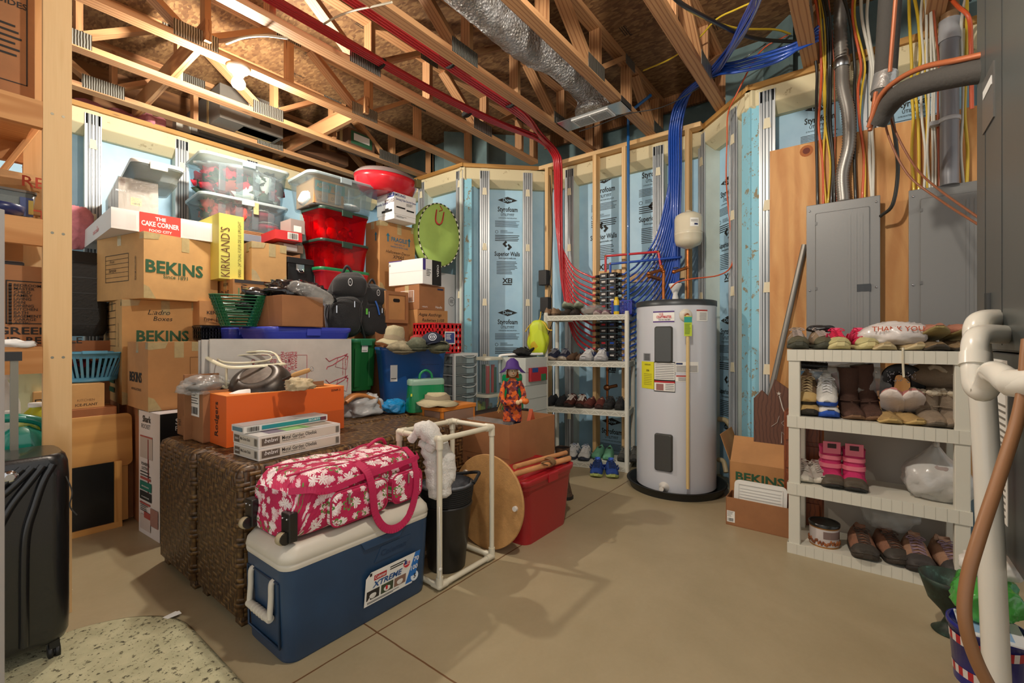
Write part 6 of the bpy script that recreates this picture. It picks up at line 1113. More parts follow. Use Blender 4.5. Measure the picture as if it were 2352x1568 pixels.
# ---- scarecrow doll
c = PD(1177, HY, 3.10); zf = bQ.zb + .005; t = TH('scarecrow_doll', 'cloth scarecrow doll in purple hat and orange patchwork coat holding a small pumpkin', 'doll', (c.x, c.y, zf), YAW - pi / 2)
PW = NT('orange_patchwork_cloth'); v = PW.n('TexVoronoi', {'Vector': PW.coord(), 'Scale': 55.0}); PW.put(PW.b.inputs['Base Color'], PW.ramp(PW.n('SeparateColor', {0: v.outputs['Color']}).outputs[0], [(0., '1c1a3a'), (.3, '7a2a1a'), (.45, 'c9501e'), (.75, 'd8691f'), (.95, '2a2250')]).outputs[0]); PW.b.inputs['Roughness'].default_value = .85
HZ = .20
def tz(py): return zat(py, 3.10) - zf
m = MB(mt('e0c4a0', .8)); m.ell((0, -.01, tz(853)), (.033, .032, .038), 18, 12); m.ell((.03, -.005, tz(850)), (.012, .01, .012), 10, 8); m.o('head', t)
q = MB(INK); q.ell((-.002, -.042, tz(851)), .0035, 6, 5); q.ell((.016, -.038, tz(851)), .0035, 6, 5); q.tube(curve([(-.006, -.038, tz(860)), (.006, -.041, tz(862)), (.018, -.035, tz(859))], 4), .0013, 5); q.ell((.007, -.044, tz(856)), .004, 8, 6, mt('d9691f', .7)); q.o('face_stitching', t)
m = MB(mt('3f1f6e', .7)); m.lathe([(.088, tz(846) - .0), (.09, tz(845)), (.05, tz(838)), (.04, tz(830)), (.012, tz(822))], n=28, cap=(0, 1)); m.v = [Vector((p.x, p.y, p.z - abs(p.x) * .35 * (1 if abs(p.x) > .04 else 0))) for p in m.v]; m.o('hat', t); m = MB(mt('b0561e', .9))
for i in range(14): a = -pi * i / 13; m.tube([(cos(a) * .033, .01 + .02 * sin(-a), tz(848)), (cos(a) * .042, .0 + .02 * sin(-a), tz(868))], .004, 5)
m.o('hair', t)
m = MB(PW.m); m.loft([rr(.13, .09, .03, tz(965), 5), rr(.12, .085, .03, tz(925), 5), rr(.075, .06, .025, tz(900), 5), rr(.09, .06, .02, tz(882), 5), rr(.04, .04, .015, tz(868), 5)]); 
m.tube(curve([(-.045, 0, tz(876)), (-.07, -.02, tz(900)), (-.06, -.05, tz(920)), (-.0, -.075, tz(922)), (.03, -.08, tz(920))], 5), [.018] * 12 + [.02] * 9, 10); m.tube(curve([(.045, 0, tz(876)), (.07, -.02, tz(895)), (.075, -.05, tz(912)), (.05, -.08, tz(918))], 5), .018, 10); m.o('coat', t)
m = MB(mt('1f1b35', .85, var=.3)); m.tube([(-.035, 0, .0), (-.035, 0, tz(955))], .028, 10); m.tube([(.03, 0, 0), (.03, 0, tz(955))], .028, 10); m.o('trousers', t)
m = MB(mt('d9b98c', .8)); m.ell((.035, -.09, tz(920)), (.018, .014, .016), 10, 8); m.ell((.055, -.092, tz(917)), (.014, .012, .014), 10, 8); m.o('mittens', t)
m = MB(mt('cf6a1f', .6)); 
m.ell((.085, -.09, tz(917)), (.024, .022, .02), 20, 10, fn=lambda q: Vector((q.x, q.y, q.z)) * (1 + .05 * cos(8 * atan2(q.y, q.x)))); m.tube([(.085, -.09, tz(917) + .018), (.088, -.09, tz(917) + .028)], .004, 6, mt('4a5a2a', .7)); m.o('pumpkin', t)
m = MB(mt('c9a25a', .9)); rd = random.Random(5)
for i in range(26): x = -.075 - rd.random() * .03; z = tz(890 + rd.random() * 40); m.tube([(x + .02, rd.uniform(-.02, .02), z), (x, rd.uniform(-.03, .02), z - .05)], .0016, 4)
m.o('straw', t)
c = PD(1160, HY, 3.18); m = MB(mt('b5502e', .6)).prism([(0, 0, 0), (.09, 0, 0), (.045, 0, .12)], (0, .03, 0)); tag(m.o('orange_ornament', loc=(c.x + .12, c.y - .12, bQ.zb + .25)), 'small orange pointed ornament in the scarecrow carton', 'ornament')
# ================================================================ WIRE SHELF WITH SHOES
R0 = PZ(1440, 1084, 0); R1x = PD(1254, HY, 4.40); A0 = Vector((R1x.x, R1x.y, 0)); eL = (R0 - A0); WL = eL.length; angS = atan2(eL.y, eL.x)
t = TH('resin_shelf', 'tall white resin shelf with zigzag rims holding rows of shoes by the back wall', 'shelf', A0, angS); SD = .36; WR = mt('d9d8cb', .5); T1 = zat(716, 4.08)
for x in (0, WL):
    for y in (0, SD): MB(WR).lathe([(.024, 0), (.021, .03), (.021, T1 - .02), (.018, T1 + .01)], (x, y, 0), 16).o('post', t)
LZ = (.05, .545, .99, T1 - .02)
for z in LZ:
    m = MB(WR); m.box(-.01, WL + .01, -.012, SD + .012, z - .006, z); 
    for y in (-.014, SD + .010):
        m.box(-.01, WL + .01, y, y + .004, z - .008, z); m.box(-.01, WL + .01, y, y + .004, z - .048, z - .040); k = 16
        for i in range(k): a, b_ = .01 + (WL - .02) * i / k, .01 + (WL - .02) * (i + 1) / k; m.bar((a, y + .002, z - .044 if i % 2 else z - .006), (b_, y + .002, z - .006 if i % 2 else z - .044), .004, .005)
        m.box(-.01, WL + .01, y + .001, y + .003, z - .045, z - .005, mt('b9b8aa', .6))
    for x in (-.012, WL + .008): m.box(x, x + .004, 0, SD, z - .048, z)
    m.o('shelf_tray', t)
E_ = eL.normalized(); Nn = Vector((-E_.y, E_.x, 0)); FACE = math.degrees(angS) - 90   # direction out of the shelf towards the room
def sp(px, depth=.12):                             # a spot on this shelf in column px
    p = A0 + Nn * depth; return p + E_ * reach(p, E_, px)
def wp(label, px, lv, **kw): p = sp(px, kw.pop('depth', .14)); return pair(label, p, LZ[lv] + .003, FACE + kw.pop('da', 0), **kw)
FA = 180
wp('# brown fabric slip-on turned heel out, left end of the resin shelf top', 1272, 3, style='flat', up='8a6f54', sole='4a3a2c', L=.24, h=.075, w=.075, spread=.085, da=FA)
wp('# dark clog beside the brown slip-ons on the resin shelf top', 1312, 3, style='flat', up='3d332c', sole='2a211c', L=.24, h=.07, w=.075, spread=.08)
wp('# pale mint clog lying over the dark clogs', 1320, 3, style='flat', up='a9b39c', sole='98a38c', L=.26, h=.07, w=.085, spread=.11, depth=.22, tilt=(8, -10, .075))
p = sp(1363, .14); bag('clear plastic bag with brown sandals on the resin shelf top', (p.x, p.y, LZ[3]), (.12, .10, .055), FILM, .3, 12, 31, inner=mt('6a4630', .7), rz=angS)
pair('# mauve slipper in front of the bagged sandals', sp(1384, .08), LZ[3] + .001, FACE, style='flat', up='8a6a74', sole='b9a9a4', L=.2, h=.055, w=.07, spread=.07)
p0 = sp(1403, .2); p1 = sp(1460, .2); m = None
q = Bx(); q.N = sp(1405, .05); q.rz = angS; q.lx = .18; q.ly = .24; crate('royal blue mesh basket on the resin shelf top', q, .13, mt('2630a0', .4, coat=.2), LZ[3] + .002, 8, 6)
p = sp(1416, .03); t = TH('spray_can', 'yellow spray can with blue label in front of the blue mesh basket', 'can', (p.x, p.y, LZ[3])); MB(mt('d9b92a', .3)).lathe([(.024, 0), (.0255, .004), (.0255, .125), (.018, .14), (.014, .145)], n=20).o('can_body', t); q = MB(mt('2a6aa8', .4)); q.lathe([(.0258, .03), (.0258, .085)], n=20, cap=(0, 0)); q.o('can_label', t); MB(mt('d9b92a', .3)).lathe([(.016, .143), (.016, .16)], n=16).o('cap', t)
wp('# navy suede sneaker with pale sole, middle resin shelf', 1284, 2, lace='8a8a92', up='2a3048', sole='b0a596', L=.27, h=.095, spread=.11, w=.10)
wp('# tan leather sandal, middle resin shelf', 1325, 2, style='flat', up='5f4630', sole='4a3626', L=.24, h=.075, w=.08, spread=.085)
wp('# white and navy running shoe, middle resin shelf', 1366, 2, lace='d9d9d9', up='cfcfcf', sole='a9a9ac', accent='2a3a6a', L=.29, h=.10, spread=.13, w=.11)
wp('# black oxford shoe turned heel out, third resin shelf', 1278, 1, lace=None, style='loafer', up='17171a', sole='0e0e0e', L=.26, h=.09, spread=.105, w=.09)
wp('# oxblood lace-up stuffed with paper, third resin shelf', 1324, 1, lace='d9cfc4', up='4f2218', sole='231510', L=.27, h=.095, spread=.105, w=.09)
wp('# maroon loafer holding a folded brush, third resin shelf', 1367, 1, lace=None, style='loafer', up='5f2a22', sole='3a1a16', lining='b08a74', L=.25, h=.085, spread=.105, w=.088)
wp('# dark grey leather slip-on, right end of the third resin shelf', 1412, 1, lace='2a2a2c', up='2c2c2c', sole='191919', L=.25, h=.09, spread=.10, w=.085)
wp('# white trainer with navy sole, lowest resin shelf', 1330, 0, lace='e4e4e4', up='c9c9c6', sole='2f3444', L=.29, h=.10, spread=.12, w=.105, accent='8a96a8')
wp('# mint green foam clog behind the blue running shoes', 1386, 0, style='flat', up='6fae8c', sole='5d9c7a', L=.26, h=.09, spread=.10, w=.09, depth=.24, nomir=1)[1]
pair('# blue running shoe with lime sole standing on the floor by the resin shelf', PZ(1388, 1088, 0), 0.001, FACE + 12, up='1d3f86', sole='a7b46a', lace='20335e', lining='2a2a2c', accent='3f6ad0', L=.29, h=.11, spread=.125, w=.105)
wp('# grey trainer behind the right shelf post, lowest resin shelf', 1446, 0, up='4a4a46', sole='2a2a28', lace='6a6a64', L=.27, h=.10, spread=.10, w=.09, depth=.25)
# net bag on hanger at the shelf corner
p = A0 - E_ * .03 + Nn * -.03; t = TH('hanging_tote_bag', 'lime and orange cloth bag with yellow ribbon hanging at the resin shelf corner', 'bag', (p.x, p.y, 0), angS); LM = NT('lime_orange_cloth'); v = LM.n('TexVoronoi', {'Vector': LM.coord(), 'Scale': 9.0}); LM.put(LM.b.inputs['Base Color'], LM.ramp(LM.n('SeparateColor', {0: v.outputs['Color']}).outputs[0], [(0., 'c9d92c'), (.5, 'b6cc2a'), (.55, 'd9641c'), (.75, 'a8c83a'), (.9, 'e0a030')]).outputs[0]); m = MB(LM.m)
m.ell((-.02, -.06, 1.21), (.10, .05, .17), 26, 18, fn=fold(7), p=.8); m.o('bag_body', t); q = MB(mt('e2bb4a', .6)); q.tube(curve([(.0, -.03, 1.46), (-.01, -.05, 1.38), (-.08, -.09, 1.34), (-.14, -.08, 1.27)], 5), .010, 6, flat=.4); q.tube(curve([(-.01, -.05, 1.38), (.05, -.08, 1.35), (.09, -.08, 1.29), (.13, -.08, 1.28)], 5), .010, 6, flat=.4); q.o('ribbon', t)
# brown boot box beyond carton: patterned gift bag
p = PD(1292, HY, 3.45); t = TH('patterned_boot', 'brown camouflage rubber boot standing behind the dowels', 'boot', (p.x, p.y, 0)); m = MB(mt('4f3a2a', .7, var=.6, vs=40)); m.loft([rr(.10, .16, .045, .02), rr(.09, .10, .04, .12), rr(.10, .11, .045, .38)], cap=(1, 0)); m.loft([rr(.092, .10, .04, .375), rr(.08, .09, .035, .2)], cap=(0, 1), m=mt('1c1410', .9)); m.o('boot_shaft', t); MB(BLACK).loft([rr(.105, .17, .045, 0), rr(.105, .17, .045, .022)]).o('sole', t)
# ================================================================ MANIFOLD AND TUBING
PR = mt('c0222c', .3, coat=.5); PB = mt('1a4aa8', .28, coat=.5); XX = 4.10
def wy(px, x=XX): return PX(px, HY, x).y
def wz(px, py, x=XX): return PX(px, py, x).z
t = TH('pex_manifold', 'black water distribution manifold with red and blue ports on the stud frame', 'manifold', (0, 0, 0)); ym = (wy(1390) + wy(1410)) / 2; zt_, zb_ = wz(1400, 626), wz(1400, 836)
for dy, nm, col in ((.045, 'hot_column', PR), (-.045, 'cold_column', PB)):
    m = MB(mt('1e1d20', .5)); n_ = 15
    for i in range(n_):
        z = zb_ + (zt_ - zb_) * (i + .5) / n_; m.box(4.06, 4.11, ym + dy - .038, ym + dy + .038, z - .024, z + .024); m.box(4.058, 4.06, ym + dy - .02, ym + dy + .02, z - .009, z + .006, mt('d9d6d0', .5) if i % 3 else col)
    m.o(nm, t)
    q = MB(BLACK)
    for i in range(n_):
        z = zb_ + (zt_ - zb_) * (i + .5) / n_; s = 1 if dy > 0 else -1; y0 = ym + dy + s * .035; q.tube([(4.085, y0, z), (4.085, y0 + s * .06, z)], [.016, .013], 8); q.tube([(4.085, y0 + s * .06, z), (4.085, y0 + s * .085, z)], .010, 8, col); q.ell((4.06, y0 + s * .03, z), (.012, .01, .012), 8, 6)
    q.o('valve_row', t)
rdm = random.Random(11)
def tubing(name, label, P, r, mat, cat='water tubing', group=None, n=8): 
    m = MB(mat); m.tube(curve(P, 6), r, n); return tag(m.o(name), label, cat, group)
# red: two ceiling runs merging, dropping and fanning out to the manifold
yR = wy(1287); ztop = 3.10
for i in range(14):
    f = i / 13; oy = (i % 5 - 2) * .019; oz = (i // 5) * .02
    front = i < 7; y_run = 2.735 - (i % 4) * .02 if front else 2.30 + (i % 4) * .022; zr = 3.155 + (i // 4 % 2) * .024
    xs = 4.06; yv = yR + (.5 - f) * .085; xv = 4.07 - (i % 3) * .02
    P = [(-.6, y_run, zr), (1.2, y_run, zr), (2.4, y_run + (0 if front else .02), zr), (3.2, y_run - .06 if front else y_run + .05, zr + .01), (3.75, yv + .02, zr + .03), (xv - .07, yv, 3.12), (xv, yv, 2.98), (xv, yv - .0, 2.5), (xv, yv - .02 + .015 * rdm.random(), 2.0)]
    zt2 = zb_ + (zt_ - zb_) * (14 - i + .5) / 15; ye = ym + .045 + .035 + .085
    P = [p for p in P if p[2] > zt2 + .95 or p[0] < 3.9] + [(xv, yv - .015, zt2 + .75), (4.085, yv - .05, zt2 + .40), (4.085, yv + (ye - yv) * .45, zt2 + .13), (4.085, ye + .04, zt2 + .01), (4.085, ye - .01, zt2)]
    tubing('red_pex_tube', 'red water tubing bundled from the ceiling to the hot side of the manifold', P, .0095, PR, 'tubing', 'red tubing to the manifold')
yB = wy(1553)
for i in range(16):
    f = i / 15; yv = yB + (.5 - f) * .10; xv = 4.075 - (i % 3) * .022; zt2 = zb_ + (zt_ - zb_) * (14.5 - i * .92) / 15; ye = ym - .045 - .035 - .085; far = i % 2
    up = [PD(1770 - 8 * (i % 4), -60, 1.9), PD(1720 - 6 * (i % 3), 40 + 6 * (i % 5), 2.6), PD(1640 + 4 * (i % 4), 150 + 8 * (i % 3), 3.35)] if i < 9 else [PD(1880, 60 + 8 * (i % 5), 2.9), PD(1800, 110 + 8 * (i % 4), 3.0), PD(1700, 140 + 8 * (i % 4), 3.2), PD(1640, 158 + 8 * (i % 3), 3.4)]
    P = [tuple(p) for p in up] + [(3.93, yv - .13, 3.24 + .01 * (i % 4)), (xv - .01, yv - .01, 3.08), (xv, yv, 2.7), (xv, yv + .01 * f, max(2.3, zt2 + .8)), (4.07, yv + .03, zt2 + .62), (4.085, yv + (ye - yv) * .3, zt2 + .30), (4.085, yv + (ye - yv) * .7, zt2 + .08), (4.085, ye + .01, zt2)]
    tubing('blue_pex_tube', 'blue water tubing fanning from the ceiling to the cold side of the manifold', P, .0095, PB, 'tubing', 'blue tubing to the manifold')
for z_, k, mm, nm in ((3.02, 0, INK, 'r'),): pass
y = wy(1450); tubing('blue_supply_pipe', 'single blue supply pipe rising straight between two pine studs', [(4.03, y, .3), (4.03, y, 1.5), (4.03, y, 2.6), (4.03, y, 3.08), (4.03, y, 3.22), (3.95, y - .06, 3.27), (3.8, y - .3, 3.28)], .014, mt('1c5f9e', .35, coat=.3), 'pipe')
def hard(name, label, P, r, mat, cat='pipe'): m = MB(mat); [m.tube([a, b_], r, 10) for a, b_ in zip(P[:-1], P[1:])]; [m.ell(p, r * 1.25, 10, 6, COPPER) for p in P[1:-1]]; return tag(m.o(name), label, cat)
X_ = 4.03; V_ = lambda px, py: (X_, wy(px, X_), wz(px, py, X_))
hard('red_supply_pipe', 'thick red pipe from the manifold top over to the water heater', [V_(1391, 624), V_(1391, 588), V_(1512, 578), V_(1518, 612)], .011, PR)
hard('blue_feed_pipe', 'thick blue pipe running level behind the pine stud to the manifold', [V_(1402, 626), V_(1402, 606), V_(1566, 590)], .011, PB)
t = TH('control_box', 'upper black plastic transformer box on the pine stud, above its twin', 'box', (4.06, wy(1249, 4.06), wz(1249, 655, 4.06))); MB(mt('2c2b2b', .5)).box(-.03, .05, -.05, .05, 0, .16).o('housing', t, bev=.006); MB(BLACK).tube(curve([(.02, -.05, .02), (.02, -.09, -.05), (.02, -.04, -.2), (.02, .03, -.32)], 5), .004, 6).o('cord', t)
t2 = copy_tree(t); t2.location.z -= .29; t2.location.y -= .02; t2['label'] = 'lower black plastic transformer box on the pine stud, just above the shelf'
for px, lb in ((1263, 'thin black stapled cable running down the first pine stud'), ): tubing('black_cable', lb, [(4.1, wy(px) , 2.95), (4.1, wy(px + 6), 2.4), (4.1, wy(px + 2), 1.9), (4.09, wy(px - 5), 1.75)], .004, INK, 'cable')
# valve below manifold
hard('brass_valve_pipe', 'vertical copper pipe with brass valve below the manifold', [(4.1, wy(1395), .25), (4.1, wy(1395), wz(1400, 850)), (4.1, wy(1395), wz(1400, 840))], .011, COPPER); m = MB(mt('8a5c3a', .4, .8)); m.ell((4.09, wy(1395), wz(1400, 890)), (.025, .035, .03), 12, 8); m.tube([(4.09, wy(1395), wz(1400, 890)), (4.09, wy(1418), wz(1418, 885))], .016, 8); tag(m.o('brass_valve'), 'brass valve body branching right behind the third shelf', 'valve')
# ================================================================ WATER HEATER
hc = Vector((3.74, 1.21, 0)); HR = .305; HT = 1.50; t = TH('water_heater', 'tall white electric water heater with two dark access panels and yellow energy label', 'water heater', (hc.x, hc.y, 0)); fa = atan2(-hc.y, -hc.x)
HW = mt('c9ccd2', .28, coat=.4); m = MB(HW); m.lathe([(HR, .04), (HR, HT - .025)], n=72, cap=(1, 0)); m.o('tank', t); m = MB(mt('3c4042', .4, .4)); m.lathe([(HR + .004, HT - .045), (HR + .004, HT - .005), (HR - .01, HT), (.05, HT + .008)], n=72); m.o('top_cap', t)
def on(px, py, r=HR + .002): 
    z = py; d_ = ray(px); # hit of the view column with the tank's front
    a_ = d_.x ** 2 + d_.y ** 2; b_ = -2 * (d_.x * hc.x + d_.y * hc.y); c_ = hc.x ** 2 + hc.y ** 2 - r * r; disc = max(0, b_ * b_ - 4 * a_ * c_); s = (-b_ - math.sqrt(disc)) / (2 * a_); return Vector((d_.x * s - hc.x, d_.y * s - hc.y, EYE + (HY - py) / FL * s))
def patch(m, x0, y0, x1, y1, mat, k=0, n=8):
    r = HR + .002 + .0012 * k; T_ = [on(x0 + (x1 - x0) * i / n, y0, r) for i in range(n + 1)]; zt_ = T_[n // 2].z; zb_ = on((x0 + x1) / 2, y1, r).z; m.add([Vector((p.x, p.y, zt_)) for p in T_] + [Vector((p.x, p.y, zb_)) for p in T_], [(i, i + 1, n + 2 + i, n + 1 + i) for i in range(n)], mat)
def htext(m, s, px, py, size, mat, bold=.01, wid=None, k=2):
    p = on(px, py, HR + .002 + .0012 * k); d_ = Vector((p.x, p.y, 0)).normalized(); m.text(s, p + d_ * .002, Vector((-d_.y, d_.x, 0)), Z3, size, mat, bold, 'c', wid)
DP = mt('4a4c4a', .35, .2, coat=.3)
for y0, y1 in ((749, 833), (996, 1082)):
    m = MB(DP); a = on(1506, y0, HR); b_ = on(1544, y0, HR); cN = Vector(((a.x + b_.x) / 2, (a.y + b_.y) / 2, 0)).normalized(); tv = Vector((-cN.y, cN.x, 0)); zc_ = (on(1525, y0).z + on(1525, y1).z) / 2; hh_ = (on(1525, y0).z - on(1525, y1).z); M = Matrix((tv, cN, Z3)).transposed().to_4x4(); M.translation = cN * HR + Z3 * zc_
    m.T = M; m.loft([[Vector((p.x, -.012, p.y)) for p in rr(.135, hh_, .018)], [Vector((p.x, .008, p.y)) for p in rr(.135, hh_, .018)], [Vector((p.x, .016, p.y)) for p in rr(.118, hh_ - .02, .016)]], cap=(0, 1)); m.T = None; m.o('access_panel', t)
m = MB(LABEL); patch(m, 1500, 714, 1549, 741, LABEL); patch(m, 1500, 714, 1549, 717, mt('4a2a7a', .5), 1); patch(m, 1500, 737, 1549, 740, mt('4a2a7a', .5), 1); htext(m, 'U.S.', 1519, 723, .022, mt('c22a3a', .5), .02); htext(m, 'CRAFTMASTER', 1525, 730, .026, mt('c22a3a', .5), .025, .115); htext(m, 'WATER HEATERS', 1526, 735, .012, INK, .02, .09); m.o('brand_sticker', t)
m = MB(LABEL); patch(m, 1600, 711, 1625, 737, LABEL); patch(m, 1600, 711, 1625, 714, mt('b0342a', .5), 1); [patch(m, 1607, 718 + 3 * i, 1623, 719 + 3 * i, mt('7a746c', .5), 1) for i in range(6)]; m.o('warning_sticker', t)
m = MB(mt('d9d42a', .5)); patch(m, 1474, 830, 1502, 892, None); htext(m, 'ENERGYGUIDE', 1488, 838, .013, INK, .02, .06); htext(m, '506', 1488, 852, .02, INK, .02); [patch(m, 1479, 858 + 4 * i, 1497, 859 + 4 * i, mt('8a8430', .6), 1) for i in range(7)]; m.o('energy_label', t)
m = MB(INK); patch(m, 1502, 831, 1551, 900, INK); patch(m, 1503, 833, 1550, 872, LABEL, 1); patch(m, 1503, 875, 1550, 898, LABEL, 1); patch(m, 1503, 875, 1550, 879, mt('b3252c', .5), 2); [patch(m, 1505, 836 + 4 * i, 1548, 837.4 + 4 * i, mt('6a6a6a', .6), 2) for i in range(9)]; [patch(m, 1528, 882 + 4 * i, 1548, 883.4 + 4 * i, mt('6a6a6a', .6), 2) for i in range(4)]; patch(m, 1507, 881, 1524, 896, mt('9a6a64', .6), 2); m.o('instruction_label', t)
m = MB(LABEL); patch(m, 1551, 831, 1604, 855, LABEL); patch(m, 1553, 833, 1568, 837, mt('1f2f5a', .5), 1); [patch(m, 1553, 840 + 3 * i, 1602, 841.2 + 3 * i, mt('5a5a5a', .6), 1) for i in range(5)]; m.o('rating_label', t); m = MB(LABEL); patch(m, 1551, 862, 1584, 876, LABEL); patch(m, 1553, 862, 1584, 865, mt('b0342a', .5), 1); [patch(m, 1558, 867 + 3 * i, 1583, 868.2 + 3 * i, mt('5a5a5a', .6), 1) for i in range(3)]; m.o('caution_label', t); m = MB(LABEL); patch(m, 1478, 811, 1494, 828, mt('8a8d90', .6)); [patch(m, 1480, 813 + 3 * i, 1492, 814.4 + 3 * i, INK, 1) for i in range(5)]; m.o('inspection_label', t)
v = on(1575, 724, HR); vd = Vector((v.x, v.y, 0)).normalized(); m = MB(mt('d0c9b8', .4)); M = Matrix((Vector((-vd.y, vd.x, 0)), vd, Z3)).transposed().to_4x4(); M.translation = v; m.T = M; m.lathe([(.048, 0), (.046, .008), (.02, .012)], n=24, axis='y'); m.T = None; m.o('valve_flange', t)
q = MB(COPPER); q.tube([v, v + vd * .05], .014, 10); q.o('relief_valve', t); q = MB(PVC); vv = v + vd * .055; q.tube([vv, Vector((vv.x, vv.y, .10))], .0125, 12, mt('d4b982', .4)); q.o('discharge_pipe', t)
q = MB(mt('b9cf3a', .5)); tv = Vector((-vd.y, vd.x, 0)); o_ = v + vd * .072 - tv * .03 - Z3 * .155; q.quad(o_, tv * .055, Z3 * .145); q.quad(o_ + vd * .001 + Z3 * .10, tv * .055, Z3 * .04, mt('2f9a8a', .5)); q.lines(o_ + vd * .001 + tv * .005 + Z3 * .09, tv, Z3, .042, .08, 8, mt('6a8a2a', .5)); q.o('valve_tag', t)
dv = on(1525, 1118, HR); dd = Vector((dv.x, dv.y, 0)).normalized(); m = MB(mt('d8d4cc', .4)); M = Matrix((Vector((-dd.y, dd.x, 0)), dd, Z3)).transposed().to_4x4(); M.translation = dv; m.T = M; m.lathe([(.04, -.005), (.036, .008), (.012, .012), (.012, .05), (.017, .052), (.017, .065)], n=24, axis='y'); m.T = None; m.o('drain_valve', t)
t = TH('drain_pan', 'shallow black drain pan under the water heater', 'pan', (hc.x, hc.y, 0)); MB(mt('1c1e1e', .45)).lathe([(.355, .0), (.375, .055), (.385, .06), (.38, .066), (.362, .06), (.34, .012), (.0, .012)], n=64, cap=(1, 0)).o('pan', t)
m = MB(mt('cbb78e', .45)); m.tube(curve([PD(1650, 962, 3.95), PD(1668, 966, 3.9), PD(1680, 985, 3.85), PD(1682, 1010, 3.8)], 5), .022, 10); tag(m.o('drain_hose'), 'tan flexible hose curling out behind the water heater', 'hose')
m = MB(mt('cbb78e', .45)); m.tube(curve([PD(1650, 1055, 3.8), PD(1662, 1060, 3.75), PD(1668, 1085, 3.7)], 5), .02, 10); tag(m.o('condensate_hose'), 'short tan hose stub low down behind the water heater', 'hose')
# piping on top
cx = lambda px, d, z: (PD(px, HY, d).x, PD(px, HY, d).y, z)
t = TH('copper_piping', 'copper pipes rising from the water heater with a small red-handled valve', 'piping', (0, 0, 0)); z0 = HT - .01
def cop(name, P, r=.0135): m = MB(COPPER); m.tube([Vector(p) for p in P], r, 12) if len(P) == 2 else [m.tube([Vector(a), Vector(b_)], r, 12) for a, b_ in zip(P[:-1], P[1:])]; [m.ell(p, r * 1.3, 10, 6) for p in P]; return m.o(name, t)
cop('hot_pipe', [cx(1524, 3.78, z0), cx(1524, 3.78, zat(624, 3.78)), cx(1519, 3.8, zat(612, 3.8))]); cop('branch_pipe', [cx(1490, 3.7, zat(628, 3.7)), cx(1519, 3.79, zat(620, 3.79))]); cop('valve_body', [cx(1492, 3.8, zat(634, 3.8)), cx(1512, 3.9, zat(640, 3.9))], .016)
cop('cold_pipe', [cx(1580, 3.78, z0), cx(1580, 3.78, zat(572, 3.78))]); cop('cold_branch', [cx(1548, 3.75, zat(624, 3.75)), cx(1580, 3.78, zat(614, 3.78))]); m = MB(STEEL)
for px in (1524, 1580): m.tube([cx(px, 3.78, z0), cx(px, 3.78, z0 + .04)], .022, 6)
m.o('union_nuts', t)
for px in (1498, 1552): MB(mt('2a2a30', .4)).lathe([(.022, 0), (.022, .006)], cx(px, 3.77, zat(616, 3.77)), 16).o('valve_wheel', t)
z = zat(568, 3.78); c = cx(1581, 3.78, 0); t = TH('expansion_tank', 'cream expansion tank perched on a copper pipe above the water heater', 'tank', (c[0], c[1], z)); TC = mt('d4cbb2', .3, coat=.4)
MB(TC).lathe([(.02, -.015), (.05, 0), (.095, .02), (.108, .055), (.110, .10), (.112, .103), (.110, .106), (.110, .118), (.112, .121), (.110, .124), (.110, .235), (.1, .262), (.06, .285), (.02, .29), (.02, .305), (.0, .305)], n=40).o('tank', t)
q = MB(LABEL); f = -Vector((c[0], c[1], 0)).normalized(); a0 = atan2(f.y, f.x)
for (u0, u1, z0_, z1_, mm, k) in ((.12, .78, .15, .22, LABEL, 0), (.42, .70, .162, .176, mt('1c2a5a', .5), 1), (.18, .72, .19, .193, INK, 1), (.18, .72, .2, .203, INK, 1)):
    A = [Vector((cos(a0 + u) * (.1105 + .0006 * k), sin(a0 + u) * (.1105 + .0006 * k), 0)) for u in [u0 + (u1 - u0) * i / 6 for i in range(7)]]; q.add([p + Z3 * z1_ for p in A] + [p + Z3 * z0_ for p in A], [(i, i + 1, 8 + i, 7 + i) for i in range(6)], mm)
q.o('label_sticker', t)
c = cx(1551, 3.72, HT + .005); t = TH('funnel_lamp', 'white flood bulb standing on the water heater lid with an orange cord', 'lamp', c); MB(mt('d9dad6', .3)).lathe([(.022, 0), (.025, .03), (.018, .06), (.035, .10), (.052, .135), (.05, .145), (.01, .148)], n=28).o('bulb_body', t)
P = [PD(1540, 662, 3.66), PD(1556, 648, 3.6), PD(1590, 640, 3.55), PD(1650, 632, 3.55), PD(1680, 610, 3.6), PD(1682, 560, 3.62), PD(1672, 470, 3.65), PD(1668, 400, 3.6), PD(1670, 320, 3.56), PD(1672, 262, 3.5), PD(1690, 220, 3.4), PD(1745, 120, 3.3), PD(1810, 80, 3.2)]
tubing('orange_cable', 'orange cable looping from the water heater top up the angled wall', P, .0055, mt('c9562c', .4), 'cable')
# ================================================================ RIGHT WALL: plywood, breaker panels, cables
PLY = NT('construction_plywood'); co = PLY.coord((1, 1.2, .35)); n1 = PLY.noise(co, 4, 5, .6, 1.2); wv = PLY.n('TexWave', {'Vector': PLY.coord((1, 1, .25)), 'Scale': 3.5, 'Distortion': 9.0, 'Detail': 2.0}, bands_direction='Y')
PLY.put(PLY.b.inputs['Base Color'], PLY.mix(.45, PLY.ramp(n1.outputs[0], [(.3, 'b3783f'), (.55, 'd29a5c'), (.75, 'dcae74')]).outputs[0], PLY.ramp(wv.outputs['Fac'], [(.2, 'bd7f43'), (.8, 'd8a365')]).outputs[0])); PLY.b.inputs['Roughness'].default_value = .6
def gx(px, py, x): p = PX(px, py, x); return (x, p.y, p.z)
t = TH('plywood_backboard', 'large knotty plywood board behind the grey breaker panels', 'board', (3.755, 0, 0)); y0 = wy(1768, 3.755); m = MB(PLY.m); m.box(0, .018, -1.6, y0, .35, 2.56); m.o('sheet', t)
